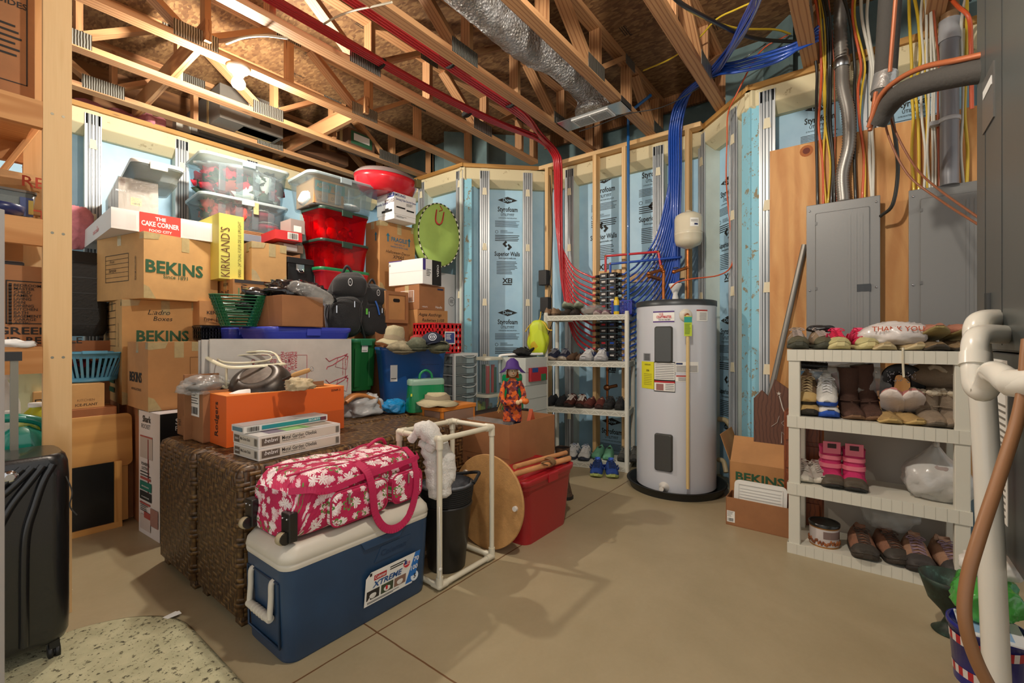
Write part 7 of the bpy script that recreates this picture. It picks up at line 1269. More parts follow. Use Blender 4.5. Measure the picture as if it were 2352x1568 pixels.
q = MB(mt('6a2c18', .7)); k_ = gx(1852, 346, 3.75); q.lathe([(.022, 0), (.0, 0)], (-.002, k_[1], k_[2]), 14, axis='x', cap=(0, 0)); q.lathe([(.04, 0), (.022, 0)], (-.001, k_[1], k_[2]), 14, mt('a8602c', .7), (0, 0), 'x'); q.o('knot', t)
GP = mt('7c7c7a', .4, .1, bs=.04, bsc=200, coat=.15); GPD = mt('666664', .45, .1)
def breaker(label, ya, yb, z0, z1):
    t = TH('breaker_panel', label, 'electrical panel', (3.66, yb, z0)); W = ya - yb; H = z1 - z0
    MB(GPD).box(.01, .095, .01, W - .01, .01, H - .01).o('box', t); m = MB(GP); m.box(-.002, .012, 0, W, 0, H); m.o('cover', t, bev=.004)
    m = MB(GP); m.loft([[Vector((-.003, p.x, p.y)) for p in rr(W - .10, H - .12, .01, 0, 3, W / 2, H / 2)], [Vector((-.009, p.x, p.y)) for p in rr(W - .11, H - .13, .01, 0, 3, W / 2, H / 2)]], cap=(0, 1), sm=False)
    for y in (W * .22, W * .30, W * .38): m.box(-.011, -.008, y, y + .012, .1, H - .1)
    m.o('door', t); q = MB(CHROME)
    for y in (.02, W - .02):
        for z in (.04, H * .5, H - .04): q.ell((-.004, y, z), .0065, 8, 5)
    q.o('screws', t); q = MB(mt('33373b', .4)); q.box(-.013, -.008, W * .12, W * .30, H * .48, H * .52); q.o('latch', t); q = MB(GPD)
    for z in (H * .25, H * .5, H - .14): q.box(-.013, -.008, W - .062, W - .05, z, z + .02)
    q.o('hinges', t); return t
breaker('left grey breaker panel on the plywood, below the ribbed metal conduit', wy(1852, 3.66), wy(2022, 3.66), .95, 2.10); breaker('right grey breaker panel partly hidden by the air handler', wy(2087, 3.66), wy(2087, 3.66) - .42, .95, 2.10)
P = [gx(1938, 463, 3.70), gx(1935, 400, 3.70), gx(1950, 330, 3.69), gx(1948, 260, 3.69), gx(1936, 200, 3.69), gx(1934, 150, 3.69), gx(1930, 60, 3.66), gx(1932, -60, 3.6)]
m = MB(mt('8c8882', .38, .6)); C_ = curve(P, 22); m.tube(C_, [.033 + (.0065 if i % 2 else 0) for i in range(len(C_))], 14); ob = tag(m.o('flexible_conduit'), 'ribbed flexible metal conduit rising from the left breaker panel', 'conduit'); c = gx(1934, 138, 3.69); MB(STEEL).lathe([(.042, -.05), (.046, -.04), (.046, 0), (.04, .01), (.04, .05)], c, 20).o('coupling', ob)
GPV = mt('74757a', .4, coat=.2); a = gx(2181, 425, 3.66); b_ = gx(2181, 75, 3.66); m = MB(GPV); m.tube([a, (3.66, a[1], b_[2])], .042, 20); ob = tag(m.o('grey_conduit'), 'thick smooth grey plastic conduit above the right breaker panel', 'conduit'); q = MB(mt('96979a', .4)); q.tube([(3.66, a[1], b_[2] - .05), (3.66, a[1], b_[2] + .07)], .049, 20); q.o('coupling', ob); q = MB(mt('8a6a4a', .4, .3)); q.tube([(3.66, a[1], b_[2] + .07 + i * .012) for i in range(16)], [.04 + .004 * (i % 2) for i in range(16)], 16); q.o('flex_section', ob); q = MB(mt('a9aaac', .35)); z = gx(2181, 275, 3.66)[2]; q.lathe([(.046, -.012), (.049, -.01), (.049, .01), (.046, .012)], (3.66, a[1], z), 20); q.box(3.655, 3.70, a[1] + .04, a[1] + .085, z - .012, z + .012); q.o('strap', ob)
rdm = random.Random(3)
CAB = {'k': ('23231f', 'black'), 'o': ('c9562c', 'orange'), 'y': ('cfae2c', 'yellow'), 'w': ('cfccc0', 'white'), 'c': ('9c4a2c', 'brown')}
for i, (px, c_, r, yb, sp_) in enumerate(((1877, 'k', .009, 480, 0), (1888, 'o', .008, 470, 1), (1895, 'y', .006, 470, 0), (1901, 'y', .006, 470, 1), (1906, 'k', .008, 470, 1), (1913, 'k', .008, 465, 0), (1920, 'c', .004, 465, 0), (1962, 'k', .009, 462, 0), (1977, 'o', .008, 458, 1), (1984, 'y', .006, 456, 1), (2001, 'w', .009, 454, 0), (2005, 'w', .008, 452, 0), (2098, 'y', .008, 438, 0), (2110, 'y', .008, 437, 1), (2121, 'w', .007, 436, 1), (2128, 'y', .005, 436, 0), (2134, 'w', .007, 436, 0), (2142, 'w', .006, 436, 0), (2149, 'w', .006, 436, 1), (2157, 'c', .006, 436, 0), (2210, 'w', .008, 430, 0), (2220, 'y', .008, 430, 1))):
    hexc, nm = CAB[c_]; w_ = lambda a: rdm.uniform(-a, a); dx = -14 if px < 2050 else (-8 if px < 2180 else 4)
    P = [gx(px + 2 + w_(2), yb, 3.715)] + [gx(px + dx * (1 - t_) * .3 + w_(4) + 6 * sp_ * sin(t_ * 9), yb * t_, 3.725) for t_ in (.8, .62, .45, .32)] + [gx(px + dx + w_(8), 40, 3.6), gx(px + dx * 2 + w_(25), -60, 3.3)]
    tubing(nm + '_cable', '%s cable stapled down the plywood, %s' % (nm, 'feeding the left breaker panel' if px < 2050 else 'feeding the right breaker panel'), P, r, mt(hexc, .45, coat=.2), 'cable', '%s cables to the %s panel' % (nm, 'left' if px < 2050 else 'right'))
for i, (nm, hexc, r, lb, P) in enumerate((('black_cable', '23231f', .012, 'thick twisted black cable sagging between trusses at the top', [(1535, -20, 2.3), (1570, 12, 2.4), (1640, 50, 2.7), (1700, 78, 2.9), (1760, 92, 3.1), (1860, 97, 3.2)]),
    ('yellow_cable', 'd9bb34', .007, 'yellow cable draped along the thick black cable', [(1540, -20, 2.3), (1580, 22, 2.45), (1640, 50, 2.7), (1700, 66, 2.9), (1780, 68, 3.1), (1815, 78, 3.2)]), ('yellow_cable', 'd9bb34', .006, 'yellow cable looping loosely under the floor deck', [(1478, 162, 3.7), (1540, 135, 3.4), (1600, 92, 3.2), (1645, 45, 3.0), (1690, 22, 2.9), (1740, 0, 2.8)]),
    ('black_cable', '1d1c1b', .008, 'black cable running level past the ribbed conduit', [(1790, 110, 3.3), (1880, 95, 3.3), (1950, 78, 3.2), (2030, 45, 3.1), (2140, 20, 3.0), (2230, 0, 2.8)]), ('black_cable', '1d1c1b', .012, 'heavy black cable curving behind the ribbed conduit', [(1888, 118, 3.4), (1912, 85, 3.3), (1960, 62, 3.2), (2040, 35, 3.1), (2110, 10, 3.0), (2160, -20, 2.9)]),
    ('orange_cable', 'c9562c', .010, 'orange cable arching beside the air handler', [(2178, -10, 2.6), (2200, 15, 2.5), (2225, 40, 2.45), (2230, 100, 2.5), (2232, 250, 2.55)]), ('thin_black_cable', '1d1c1b', .004, 'thin black wire drooping below the ceiling register', [(1330, 302, 4.0), (1380, 285, 3.9), (1440, 262, 3.8), (1520, 246, 3.7), (1600, 205, 3.5), (1760, 100, 3.2)]),
    ('white_cable', 'c9bfa8', .008, 'pale cable looping from the lit bulb to the next truss', [(520, 100, 3.0), (560, 86, 2.9), (610, 82, 2.8), (660, 88, 2.75)]), ('white_cable', 'c9bfa8', .006, 'pale cable crossing between the two red tubing runs', [(728, 65, 2.9), (770, 40, 2.8), (810, 25, 2.7), (850, 16, 2.6), (900, 5, 2.5)]),
    ('black_cable', '23231f', .010, 'black cable looping out of the right side of the left breaker panel', [(2022, 497, 2.83), (2050, 470, 2.75), (2062, 400, 2.7), (2058, 330, 2.65), (2046, 250, 2.6), (2040, 150, 2.5)]), ('thermostat_wire', '7a4a30', .005, 'brown wire sweeping from the foam pipe to the air handler, upper', [(2040, 240, 2.3), (2056, 300, 2.25), (2100, 380, 2.15), (2150, 430, 2.0), (2262, 510, 1.75)]),
    ('thermostat_wire', '7a4a30', .005, 'brown wire sweeping from the foam pipe to the air handler, lower', [(2030, 240, 2.3), (2040, 310, 2.25), (2085, 400, 2.15), (2160, 460, 2.0), (2262, 525, 1.75)]))):
    tubing(nm, lb, [tuple(PD(*p)) for p in P], r, mt(hexc, .45, coat=.2), 'cable')
# insulated line set
FM = mt('3f3c38', .85, bs=.3, bsc=60); FMC = mt('a8603c', .4, .2)
t = TH('insulated_pipe', 'fat black foam-covered refrigerant pipe bending down from the air handler', 'pipe', (0, 0, 0)); m = MB(FM); m.tube(curve([PD(*p) for p in ((2275, 160, 1.72), (2215, 170, 1.8), (2130, 190, 1.95), (2070, 215, 2.1), (2035, 250, 2.2), (2012, 285, 2.25))], 8), .045, 18); m.o('foam_sleeve', t); m = MB(FMC); m.tube(curve([PD(*p) for p in ((2275, 122, 1.70), (2200, 138, 1.8), (2120, 155, 1.95), (2060, 185, 2.08), (2020, 225, 2.18), (1996, 292, 2.25))], 8), .012, 10); m.o('copper_line', t)
t = TH('vertical_insulated_pipe', 'upright foam-covered pipe with silver tape dropping from the ceiling', 'pipe', (0, 0, 0)); m = MB(FM); m.tube([PD(2048, -60, 2.2), PD(2034, 170, 2.3), PD(2026, 225, 2.3)], .047, 18); m.o('foam_sleeve', t); m = MB(mt('b9bab8', .3, .7, bs=.5, bsc=30)); m.tube([PD(2035, 170, 2.3), PD(2027, 212, 2.3)], .051, 18); m.o('silver_tape', t); m = MB(FMC); m.tube([PD(2062, -60, 2.12), PD(2044, 165, 2.22)], .009, 8); m.tube([PD(2012, 212, 2.25), PD(1998, 300, 2.25)], .010, 8); m.o('copper_line', t)
# ---- air handler
FG = mt('565a58', .4, .3, var=.08, vs=3); FGD = mt('454a49', .42, .3); t = TH('air_handler', 'tall dark grey air handler cabinet at the right edge of the picture', 'air handler', (1.25, -.95, 0)); W = 1.27; m = MB(FG); m.box(0, W, 0, .60, 1.16, 2.75); m.o('upper_cabinet', t, bev=.006)
m = MB(FGD); m.box(0, W - .03, .01, .585, .50, 1.155); m.o('lower_cabinet', t, bev=.006); m = MB(mt('9a9c9a', .35, .6)); m.box(.1, W - .05, .05, .55, 2.75, 3.3); m.o('plenum', t)
m = MB(mt('2b2d2d', .5)); X2 = lambda px, py: PY(px, py, -.348); 
for px in (2262, 2300): x = X2(px, 500).x - 1.25; m.box(x, x + .003, .60, .6015, 1.18, 2.73)
x = X2(2272, 700).x - 1.25; m.tube([(x, .600, EYE + .03), (x, .600, EYE + .16)], .014, 10); x = X2(2262, 60).x - 1.25; m.o('seams_and_slot', t)
m = MB(mt('6c6a66', .35, .4)); a = X2(2258, 300); b_ = X2(2283, 240); m.box(b_.x - 1.25, a.x - 1.25, .60, .604, 1.95, 2.14); m.box(b_.x - 1.23, a.x - 1.27, .604, .606, 2.07, 2.10, mt('d8d8d4', .4)); m.o('nameplate', t)
m = MB(LABEL); m.box(.87, 1.10, .585, .587, .60, 1.13); [m.box(.89, 1.07, .587, .588, .62 + .021 * i, .627 + .021 * i, mt('77736a', .6)) for i in range(18)]; m.box(.88, 1.09, .587, .5885, 1.06, 1.12, mt('b98a3c', .5)); m.o('warning_label', t)
for x in (.02, W - .08):
    for y in (.03, .54): MB(FGD).box(x, x + .05, y, y + .05, 0, .5).o('leg', t)
t = TH('condensate_piping', 'white glossy drain piping with elbows running down beside the air handler', 'pipe', (0, 0, 0)); PW_ = mt('dcd8cc', .25, coat=.5)
def pipe(name, P, r, fit=()): m = MB(PW_); m.tube(curve([PD(*p) for p in P], 8), r, 18); m.o(name, t); [MB(PW_).tube([PD(*a), PD(*b_)], r * 1.16, 18).o('elbow_collar', t) for a, b_ in fit]
pipe('upper_drain_pipe', ((2305, 733, 1.50), (2262, 734, 1.46), (2244, 748, 1.44), (2244, 790, 1.43), (2256, 900, 1.42), (2268, 1100, 1.41), (2290, 1568, 1.38), (2297, 1685, 1.37)), .032)
pipe('trap_pipe', ((2305, 768, 1.40), (2255, 768, 1.33), (2239, 788, 1.30), (2238, 840, 1.28), (2240, 880, 1.27), (2256, 898, 1.25), (2270, 880, 1.23), (2280, 855, 1.2), (2300, 862, 1.15), (2330, 884, 1.1), (2400, 882, 1.02)), .029, (((2238, 812, 1.29), (2238, 840, 1.28)), ((2322, 879, 1.11), (2400, 882, 1.03))))
m = MB(mt('8f6440', .45)); m.tube(curve([PD(*p) for p in ((2362, 780, 1.08), (2345, 930, 1.06), (2300, 1080, 1.03), (2250, 1230, 1.0), (2222, 1330, .99), (2216, 1420, .98), (2240, 1510, .97), (2285, 1600, .96))], 8), .0125, 12); tag(m.o('drain_hose'), 'brown flexible hose bowing in front of the white drain pipe', 'hose')
# ---- clutter at the bottom right
c = PD(2183, HY, 1.86); t = TH('bronze_urn', 'verdigris bronze garden bowl on a flared foot in front of the white shelf', 'urn', (c.x, c.y, 0)); BZ = NT('verdigris_bronze'); n1 = BZ.noise(BZ.coord(), 14, 5, .7); BZ.put(BZ.b.inputs['Base Color'], BZ.ramp(n1.outputs[0], [(.35, '2c2a22'), (.6, '34483e'), (.75, '5f8478')]).outputs[0]); BZ.b.inputs['Metallic'].default_value = .4; BZ.b.inputs['Roughness'].default_value = .5
MB(BZ.m).lathe([(.055, 0), (.06, .006), (.03, .03), (.018, .06), (.03, .085), (.07, .13), (.092, .20), (.10, .225), (.094, .225), (.065, .14), (.02, .10)], n=36, cap=(1, 1)).o('bowl', t)
c = PD(2262, HY, 1.62); bag('bright green translucent shopping bag stuffed beside the bronze bowl', (c.x, c.y, .22), (.10, .09, .075), mt('4fae4a', .2, tr=.2, coat=.4, bs=.5, bsc=20), .3, 9, 41); c2 = PD(2268, HY, 1.66); bag('white bag printed with a red and yellow bird above the green bag', (c2.x, c2.y, .345), (.08, .08, .04), mt('d8d4cc', .4, bs=.3, bsc=20), .25, 9, 43, prints=lambda t: MB(mt('c9502a', .6)).ell((-.055, .02, .05), (.028, .03, .018), 12, 8).o('bird_print', t))
c = PD(2268, HY, 1.58); t = TH('plastic_bucket', 'dark blue plastic tub with red and white striped bands at the lower right corner', 'bucket', (c.x, c.y, 0)); BB = mt('1b1f7a', .3, coat=.3); m = MB(BB); m.lathe([(.085, 0), (.10, .19), (.106, .19), (.106, .205), (.098, .206), (.086, .02)], n=36); m.o('tub', t); m = MB(mt('d8d0c8', .4))
for z0, z1 in ((.03, .06), (.14, .17)):
    m = MB(mt('d8d0c8', .4))
    for k in range(36): a0, a1 = 2 * pi * k / 36, 2 * pi * (k + 1) / 36; R0_, R1_ = .0855 + .0795 * z0, .0855 + .0795 * z1; m.add([(cos(a0) * R0_, sin(a0) * R0_, z0), (cos(a1) * R0_, sin(a1) * R0_, z0), (cos(a1) * R1_, sin(a1) * R1_, z1), (cos(a0) * R1_, sin(a0) * R1_, z1)], [(0, 1, 2, 3)], None if k % 2 else mt('b0262c', .4))
    m.o('striped_band', t)
m = MB(mt('e4e6ea', .4)); m.box(-.11, .05, -.08, .08, .207, .212); m.box(-.09, .02, -.05, .05, .212, .213, mt('8fb0d8', .4)); m.o('paper_leaflet', t)
m = MB(mt('cfcabf', .4)).box(0, .5, 0, .015, 0, .46); tag(m.o('standing_board', loc=(1.6, -.62, 0)), 'white board standing below the air handler', 'board')
# ================================================================ WHITE SHOE SHELF
SX, SYa, SYb, SDp = 2.98, .335, -.395, .34; WS = mt('d2cfc0', .5); SZ = (.055, .392, .768, 1.14)
t = TH('plastic_shelf', 'short white plastic shelf of four tiers crowded with shoes in front of the breaker panels', 'shelf', (0, 0, 0))
for y in (SYa, SYb):
    for x in (SX, SX + SDp): s = 1 if y == SYa else -1; MB(WS).box(x - .0, x + .05 * (1 if x == SX else -1) if x == SX else x, min(y, y - s * .055), max(y, y - s * .055), 0, 1.09).o('post', t, bev=.004) if x == SX else MB(WS).box(x - .05, x, min(y, y - s * .055), max(y, y - s * .055), 0, 1.09).o('post', t, bev=.004)
for z in SZ:
    m = MB(WS); m.box(SX - .004, SX + SDp + .004, SYb - .004, SYa + .004, z - .008, z); m.box(SX - .006, SX + .004, SYb - .006, SYa + .006, z - .062, z + .001); m.box(SX, SX + SDp, SYa, SYa + .006, z - .062, z); m.box(SX, SX + SDp, SYb - .006, SYb, z - .062, z)
    for i in range(1, 18): y = SYb + (SYa - SYb) * i / 18; m.box(SX - .0068, SX - .0055, y - .0008, y + .0008, z - .06, z, mt('b3b0a2', .6))
    m.o('shelf_tray', t)
def rp(px, dp=.13): return PX(px, HY, SX + dp)
def rs(label, px, lv, **kw): return pair(label, rp(px, kw.pop('dp', .14)), SZ[lv] + .004, 180 + kw.pop('da', 14), **kw)
rs('# tan hiking shoe with olive toe cap, left end of the white shelf top', 1858, 3, up='8f7a62', sole='45463a', lace='a89a92', toe='54523f', L=.27, h=.105, spread=.115)
p = rp(1888, .22); bag('black pouch lying across the tan hiking shoes', (p.x, p.y, SZ[3] + .10), (.05, .07, .022), mt('1a1a1e', .4), .25, 16, 51, name='pouch', cat='pouch')
rs('# hot pink running shoe with a pale toe, white shelf top', 1950, 3, up='c01f4a', sole='cfc48e', lace='d8244f', toe='b8b07c', accent='e04a70', L=.27, h=.10, spread=.112)
p = rp(2052, .17); bag('white printed carrier bag on the white shelf top', (p.x, p.y, SZ[3] + .03), (.13, .15, .065), mt('ded8d4', .3, tr=.12, coat=.4, bs=.5, bsc=18), .28, 7, 53, prints=lambda t: [(lambda q: (q.text('THANK YOU', (-.118, .09, .07), -Y3, Z3, .035, mt('b8502c', .6), .01), q.o('red_print', t)))(MB())])
rs('# pale gold ballet flat under the carrier bag', 2056, 3, style='flat', up='b09a72', sole='c4b48c', L=.24, h=.045, spread=.115, w=.09, dp=.12)
rs('# brown patterned clog at the bottom of the pink clogs, white shelf top', 2170, 3, style='flat', up='7a6548', sole='3c342a', L=.24, h=.05, w=.09, spread=.10, dp=.12)
rs('# red-lined floral clog resting on the brown clogs', 2172, 3, style='flat', up='a8705a', sole='8a7a4a', lining='b02540', L=.25, h=.075, w=.095, spread=.11, tilt=(0, -12, .065), dp=.15)
m = MB(mt('c8c0a8', .7)); P = gx(2074, 815, SX - .012); m.tube(curve([(SX + .01, P[1], 1.15), (SX - .012, P[1], 1.15), (SX - .013, P[1], 1.08), (SX - .014, P[1] - .003, 1.01)], 4), .005, 6, flat=.4); tag(m.o('shoelace'), 'cream shoelace hanging over the white shelf top edge', 'shoelace')
# second tier
r_ = rs('# brown and gold trainer propped sole down, left end of the second tier', 1853, 2, up='6a5238', sole='2f2a20', lace='b8a27a', toe='b89a62', L=.25, h=.10, spread=.0, w=.10, da=8); r_[1].location.z += .10; r_[1].location.x += .03; r_[1].rotation_euler = (0, radians(28), r_[1].rotation_euler.z)
r_ = rs('# white cleat with bright blue sole plate', 1898, 2, up='cfcdc6', sole='1f4fae', lace='e0e0e0', L=.26, h=.10, spread=.0, w=.095, da=8); r_[1].location.z += .10; r_[1].location.x += .02; r_[1].rotation_euler = (0, radians(25), r_[1].rotation_euler.z)
def boot(label, px, lv, up, sole, H, rz, tilt=0, dp=.15, fur=None, L=.25, w=.10):
    p = rp(px, dp); t = TH('boot', label, 'boot', (p.x, p.y, SZ[lv] + .001), radians(rz)); shoe(t, up=up, sole=sole, L=L, h=.085, w=w, style='flat', lining=up); m = MB(mt(up, .85, bs=.4, bsc=60, var=.15, vs=12)); m.loft([rr(.12, .095, .045, .05, 6, -.06), rr(.115, .09, .045, H * .5, 6, -.065), rr(.13, .105, .05, H, 6, -.06)], cap=(1, 0)); m.loft([rr(.122, .097, .045, H, 6, -.06), rr(.11, .085, .045, H - .05, 6, -.06)], cap=(0, 1), m=mt(fur or '2a1c12', .9)); m.tube([Vector((p_.x, p_.y, .09)) for p_ in rr(.128, .10, .045, 0, 6, -.06)], .004, 5); m.o('boot_shaft', t)
    if fur: q = MB(mt(fur, .95, bs=.9, bsc=40)); [q.ell((p_.x, p_.y, H), (.02, .02, .016), 8, 6, fn=crumple(.5, 40, k)) for k, p_ in enumerate(rr(.12, .10, .045, 0, 3, -.06))]; q.o('fur_trim', t)
    if tilt: t.rotation_euler = (radians(tilt), 0, radians(rz))
    return t
boot('dark brown suede boot standing on the second tier, left one', 1955, 2, '4a3024', '7a5a40', .27, 192); boot('dark brown suede boot leaning left on the second tier, right one', 2003, 2, '4a3024', '7a5a40', .29, 186, tilt=8, dp=.17)
for k, px in enumerate((2048, 2092)): p = rp(px, .13); t_ = TH('shoe', ('left', 'right')[k] + ' rose suede moccasin with white edge stacked on gold slippers', 'shoe', (p.x, p.y, SZ[2] + .085), radians(178 + 8 * k)); shoe(t_, up='b0706a', sole='d8ccc4', L=.23, h=.09, w=.095, style='flat', lining='6a3228'); t_.rotation_euler = (radians((-14, 6)[k]), radians(-34), radians(178 + 8 * k))
rs('# gold satin slipper at the bottom of the second tier', 2062, 2, style='flat', up='a88a58', sole='c2a468', L=.24, h=.05, w=.09, spread=.09, dp=.11)
boot('grey beige suede ankle boot with fur cuff, second tier, left one', 2138, 2, '857562', '5c5244', .16, 190, fur='c2b49c', dp=.13); boot('grey beige suede ankle boot with fur cuff, second tier, rightmost', 2188, 2, '857562', '5c5244', .16, 184, fur='b8aa92', dp=.13)
p = rp(2165, .26); t = TH('sheepskin_boot', 'taupe sheepskin boot lying at the back right of the second tier', 'boot', (p.x, p.y, SZ[2])); m = MB(mt('7c6a55', .9, bs=.4)); m.ell((0, .0, .24), (.09, .17, .07), 24, 12, fn=crumple(.12, 6)); m.ell((0, 0, .10), (.08, .16, .09), 20, 10); m.o('boot_shaft', t); m = MB(mt('a89880', .95, bs=.8, bsc=50)); m.tube([(-.07, -.12 + .02 * i, .27 + .02 * sin(i)) for i in range(10)], .012, 8); m.o('fur_trim', t)
p = rp(2068, .26); t = TH('sandals', 'black sandal with a sparkling rhinestone strap behind the rose moccasins', 'sandal', (p.x, p.y, SZ[2])); m = MB(BLACK); m.ell((0, 0, .05), (.09, .05, .05), 14, 8); m.tube(curve([(-.03, .06, .12), (-.05, .05, .24), (-.05, 0, .27), (-.05, -.06, .24), (-.03, -.07, .12)], 6), .03, 10, flat=.2); m.o('strap', t); q = MB(CHROME); rd = random.Random(2); [q.ell((-.055 - rd.random() * .01, rd.uniform(-.06, .06), .2 + rd.random() * .06), .003, 6, 4) for _ in range(50)]; q.o('rhinestones', t); t.name = 'sandal'
p = rp(1940, .26); bag('clear bag of red shoes at the back of the second tier', (p.x, p.y, SZ[2] + .10), (.09, .22, .10), FILM, .25, 7, 57, inner=mt('a8503c', .7)); p = rp(1868, .24); t = TH('hair_brush', 'packaged black round hair brush on a blue card at the back of the second tier', 'brush', (p.x, p.y, SZ[2])); MB(mt('4a7aa0', .4)).box(-.01, .01, -.06, .07, 0, .24).o('card', t); m = MB(BLACK); m.tube([(0, -.07, .27), (0, .08, .28)], [.022, .024], 14); rd = random.Random(1); [m.tube([(0, y, .275), (cos(a) * .035, y, .275 + sin(a) * .035)], .0012, 3) for y, a in [(rd.uniform(-.07, .08), rd.uniform(0, 6.28)) for _ in range(90)]]; m.o('brush_head', t)
# third tier
rs('# white canvas sneaker slumped at the left of the third tier', 1862, 1, up='b5ada2', sole='cfc8ba', lace='b8b0a4', L=.23, h=.085, spread=.07, w=.085)
def snow(label, px, rz, k): p = rp(px, .12); t = TH('snow_boot', label, 'boot', (p.x, p.y, SZ[1] + .001), radians(rz)); shoe(t, up='c02a62', sole='262523', toe='4f463a', L=.24, h=.10, w=.105, style='flat', lining='d86a7c'); m = MB(mt('c02a62', .7, bs=.2)); m.loft([rr(.12, .10, .04, .06, 6, -.05), rr(.11, .095, .04, .14, 6, -.05), rr(.125, .105, .045, .20, 6, -.055)], cap=(1, 1)); m.o('boot_shaft', t); SP = mt('dc7484', .7); [MB(SP).loft([rr(.128 - .004 * i, .106 - .003 * i, .04, z, 6, -.05), rr(.128 - .004 * i, .106 - .003 * i, .04, z + .022, 6, -.05)], cap=(1, 1)).o('strap', t) for i, z in enumerate((.09, .135))]; q = MB(SP); q.box(.0, .012, -.04, .04, .17, .235); q.box(.012, .0135, -.02, .02, .20, .225, mt('3a1c1c', .6)); q.o('pull_tab', t)
snow('pink snow boot with brown rubber toe on the third tier, left one', 1910, 190, 0); snow('pink snow boot with brown rubber toe on the third tier, right one', 1962, 184, 1)
p = rp(2148, .16); bag('knotted translucent white bag on the right of the third tier', (p.x, p.y, SZ[1] + .002), (.12, .135, .15), mt('cfcdc8', .22, tr=.22, coat=.5, bs=.6, bsc=16), .22, 7, 61, knot=1, inner=mt('9a8a84', .7))
# bottom tier
c = rp(1893, .10); t = TH('nut_canister', 'round nut canister with black lid and almond picture on the lowest tier', 'canister', (c.x, c.y, SZ[0])); m = MB(mt('c9c0bc', .35)); m.lathe([(.068, 0), (.07, .004), (.07, .105)], n=36, sx=1, sy=1); m.o('canister', t); [MB(mt('a8763c', .35, .4)).lathe([(.0705, z), (.0715, z + .003), (.0705, z + .008)], n=36, cap=(0, 0)).o('gold_rim', t) for z in (.0, .10)]; MB(mt('1e1f1c', .3)).lathe([(.074, .108), (.074, .125), (.068, .127), (.066, .122)], n=36).o('lid', t)
q = MB(mt('9a5a2c', .6)); rd = random.Random(8); [q.ell((cos(a) * .0705, sin(a) * .0705, .018 + rd.random() * .022), (.006, .006, .009), 7, 5, None if rd.random() < .5 else mt('7a421f', .6)) for a in [2 * pi * k / 60 for k in range(60)]]; q.o('almond_print', t); q = MB(mt('7c6660', .6)); q.lathe([(.0708, .05), (.0708, .09)], n=36, cap=(0, 0)); q.v = [p for p in q.v]; q.f = q.f[18:27]; q.fm = q.fm[18:27]; q.fs = q.fs[18:27]; q.o('label_text', t)
rs('# brown duck boot with dark rubber toe and loose laces, lowest tier', 2013, 0, up='8a5f48', sole='3a322a', lace='4a3a30', toe='3f3a34', L=.28, h=.105, spread=.125, dp=.12, w=.11)
rs('# beige hiking boot with grey toe guard, lowest tier', 2142, 0, up='a07a60', sole='2a2624', lace='8c7480', toe='3c3836', L=.29, h=.115, spread=.125, dp=.12, w=.11, da=10)
p = rp(2040, .22); bag('limp sheer white bag above the duck boots', (p.x, p.y, SZ[0] + .12), (.07, .12, .075), FILM, .3, 8, 63)
m = MB(mt('a39b8f', .6)).box(0, .012, -.36, .19, .0, .76); tag(m.o('backing_panel', loc=(SX + SDp + .02, 0, 0)), 'plain greyish panel standing behind the lower tiers of the white shelf', 'panel')
t = TH('wooden_cabinet', 'small reddish wooden drawer cabinet behind the left of the white shelf', 'cabinet', (SX + SDp + .02, .20, 0)); RW = wood_mat('reddish_cabinet_wood', '8f4a22', '6a3216', '7a3c1c', 1, .35); MB(RW).box(0, .3, 0, .20, .0, .74).o('body', t)
for k in range(4): q = MB(RW); q.box(-.012, 0, .01, .19, .04 + k * .175, .19 + k * .175); d_ = q.o('drawer', t, bev=.003); r = MB(BLACK); r.ell((-.016, .10, .115 + k * .175), .008, 8, 5); r.o('knob', d_)
# ---- floor by the shelf: cartons, vent cover, pole, painted plank
b = carton('open moving carton with green lettering, on the floor left of the white shelf', 1818, 0, 0, 3.02, 1676, 1850, 0, on=0, zt=.33, mat=CB, open_=[('L', -28), ('B', 20)], prints=[('L', 't', .5, .62, 'BEKINS', .08, GREENINK, .03, 'c', .30)], lx=.38)
b = carton('low brown carton in front of the open moving carton, barcode sticker at its corner', 1815, 0, 0, 2.73, 1667, 1850, 0, on=0, zt=.18, mat=CBD, open_=1, lx=.17, lab=[('L', .02, .12, .13, .4)])
t = TH('vent_cover', 'white louvred plastic cover standing in the low carton', 'cover', (b.N.x + .05, b.N.y + .01, .005), b.rz); VW = mt('d9d8d0', .4); m = MB(VW); m.T = Matrix.Rotation(radians(12), 4, 'Y'); m.loft([[Vector((x, p.x, p.y)) for p in rr(.30, .27, .03, 0, 5, .165, .14)] for x in (0, -.012)], cap=(1, 1)); [m.box(-.0155, -.012, .05, .28, .06 + .018 * i, .066 + .018 * i) for i in range(10)]; [m.bar(a, b_, .006, .006) for a, b_ in (((-.014, .04, .04), (-.014, .29, .04)), ((-.014, .04, .25), (-.014, .29, .25)), ((-.014, .04, .04), (-.014, .04, .25)), ((-.014, .29, .04), (-.014, .29, .25)))]; m.T = None; m.o('cover', t)
A = PX(1848, 562, 3.735); B = PX(1748, 1000, 3.66); d_ = (B - A); B2 = A + d_ * ((A.z - .02) / (A.z - B.z)); m = MB(mt('8c8880', .4, .6)); m.tube([A, B2], .019, 14); tag(m.o('metal_pole'), 'grey metal pole leaning against the plywood left of the breaker panel', 'pole')
t = TH('painted_plank', 'weathered brown plank with a white line-drawn tree leaning by the white shelf', 'plank', (3.60, wy(1830, 3.60), 0)); PLK = wood_mat('weathered_plank', '6f4a38', '4f3226', '5f3c2e'); m = MB(PLK); m.prism([(0, 0, 0), (0, .26, 0), (0, .26, .78), (0, .21, .84), (0, .17, .80), (0, .13, .92), (0, .05, .86), (0, 0, .88)], (.02, 0, 0)); m.o('plank', t); q = MB(mt('cfcac0', .8))
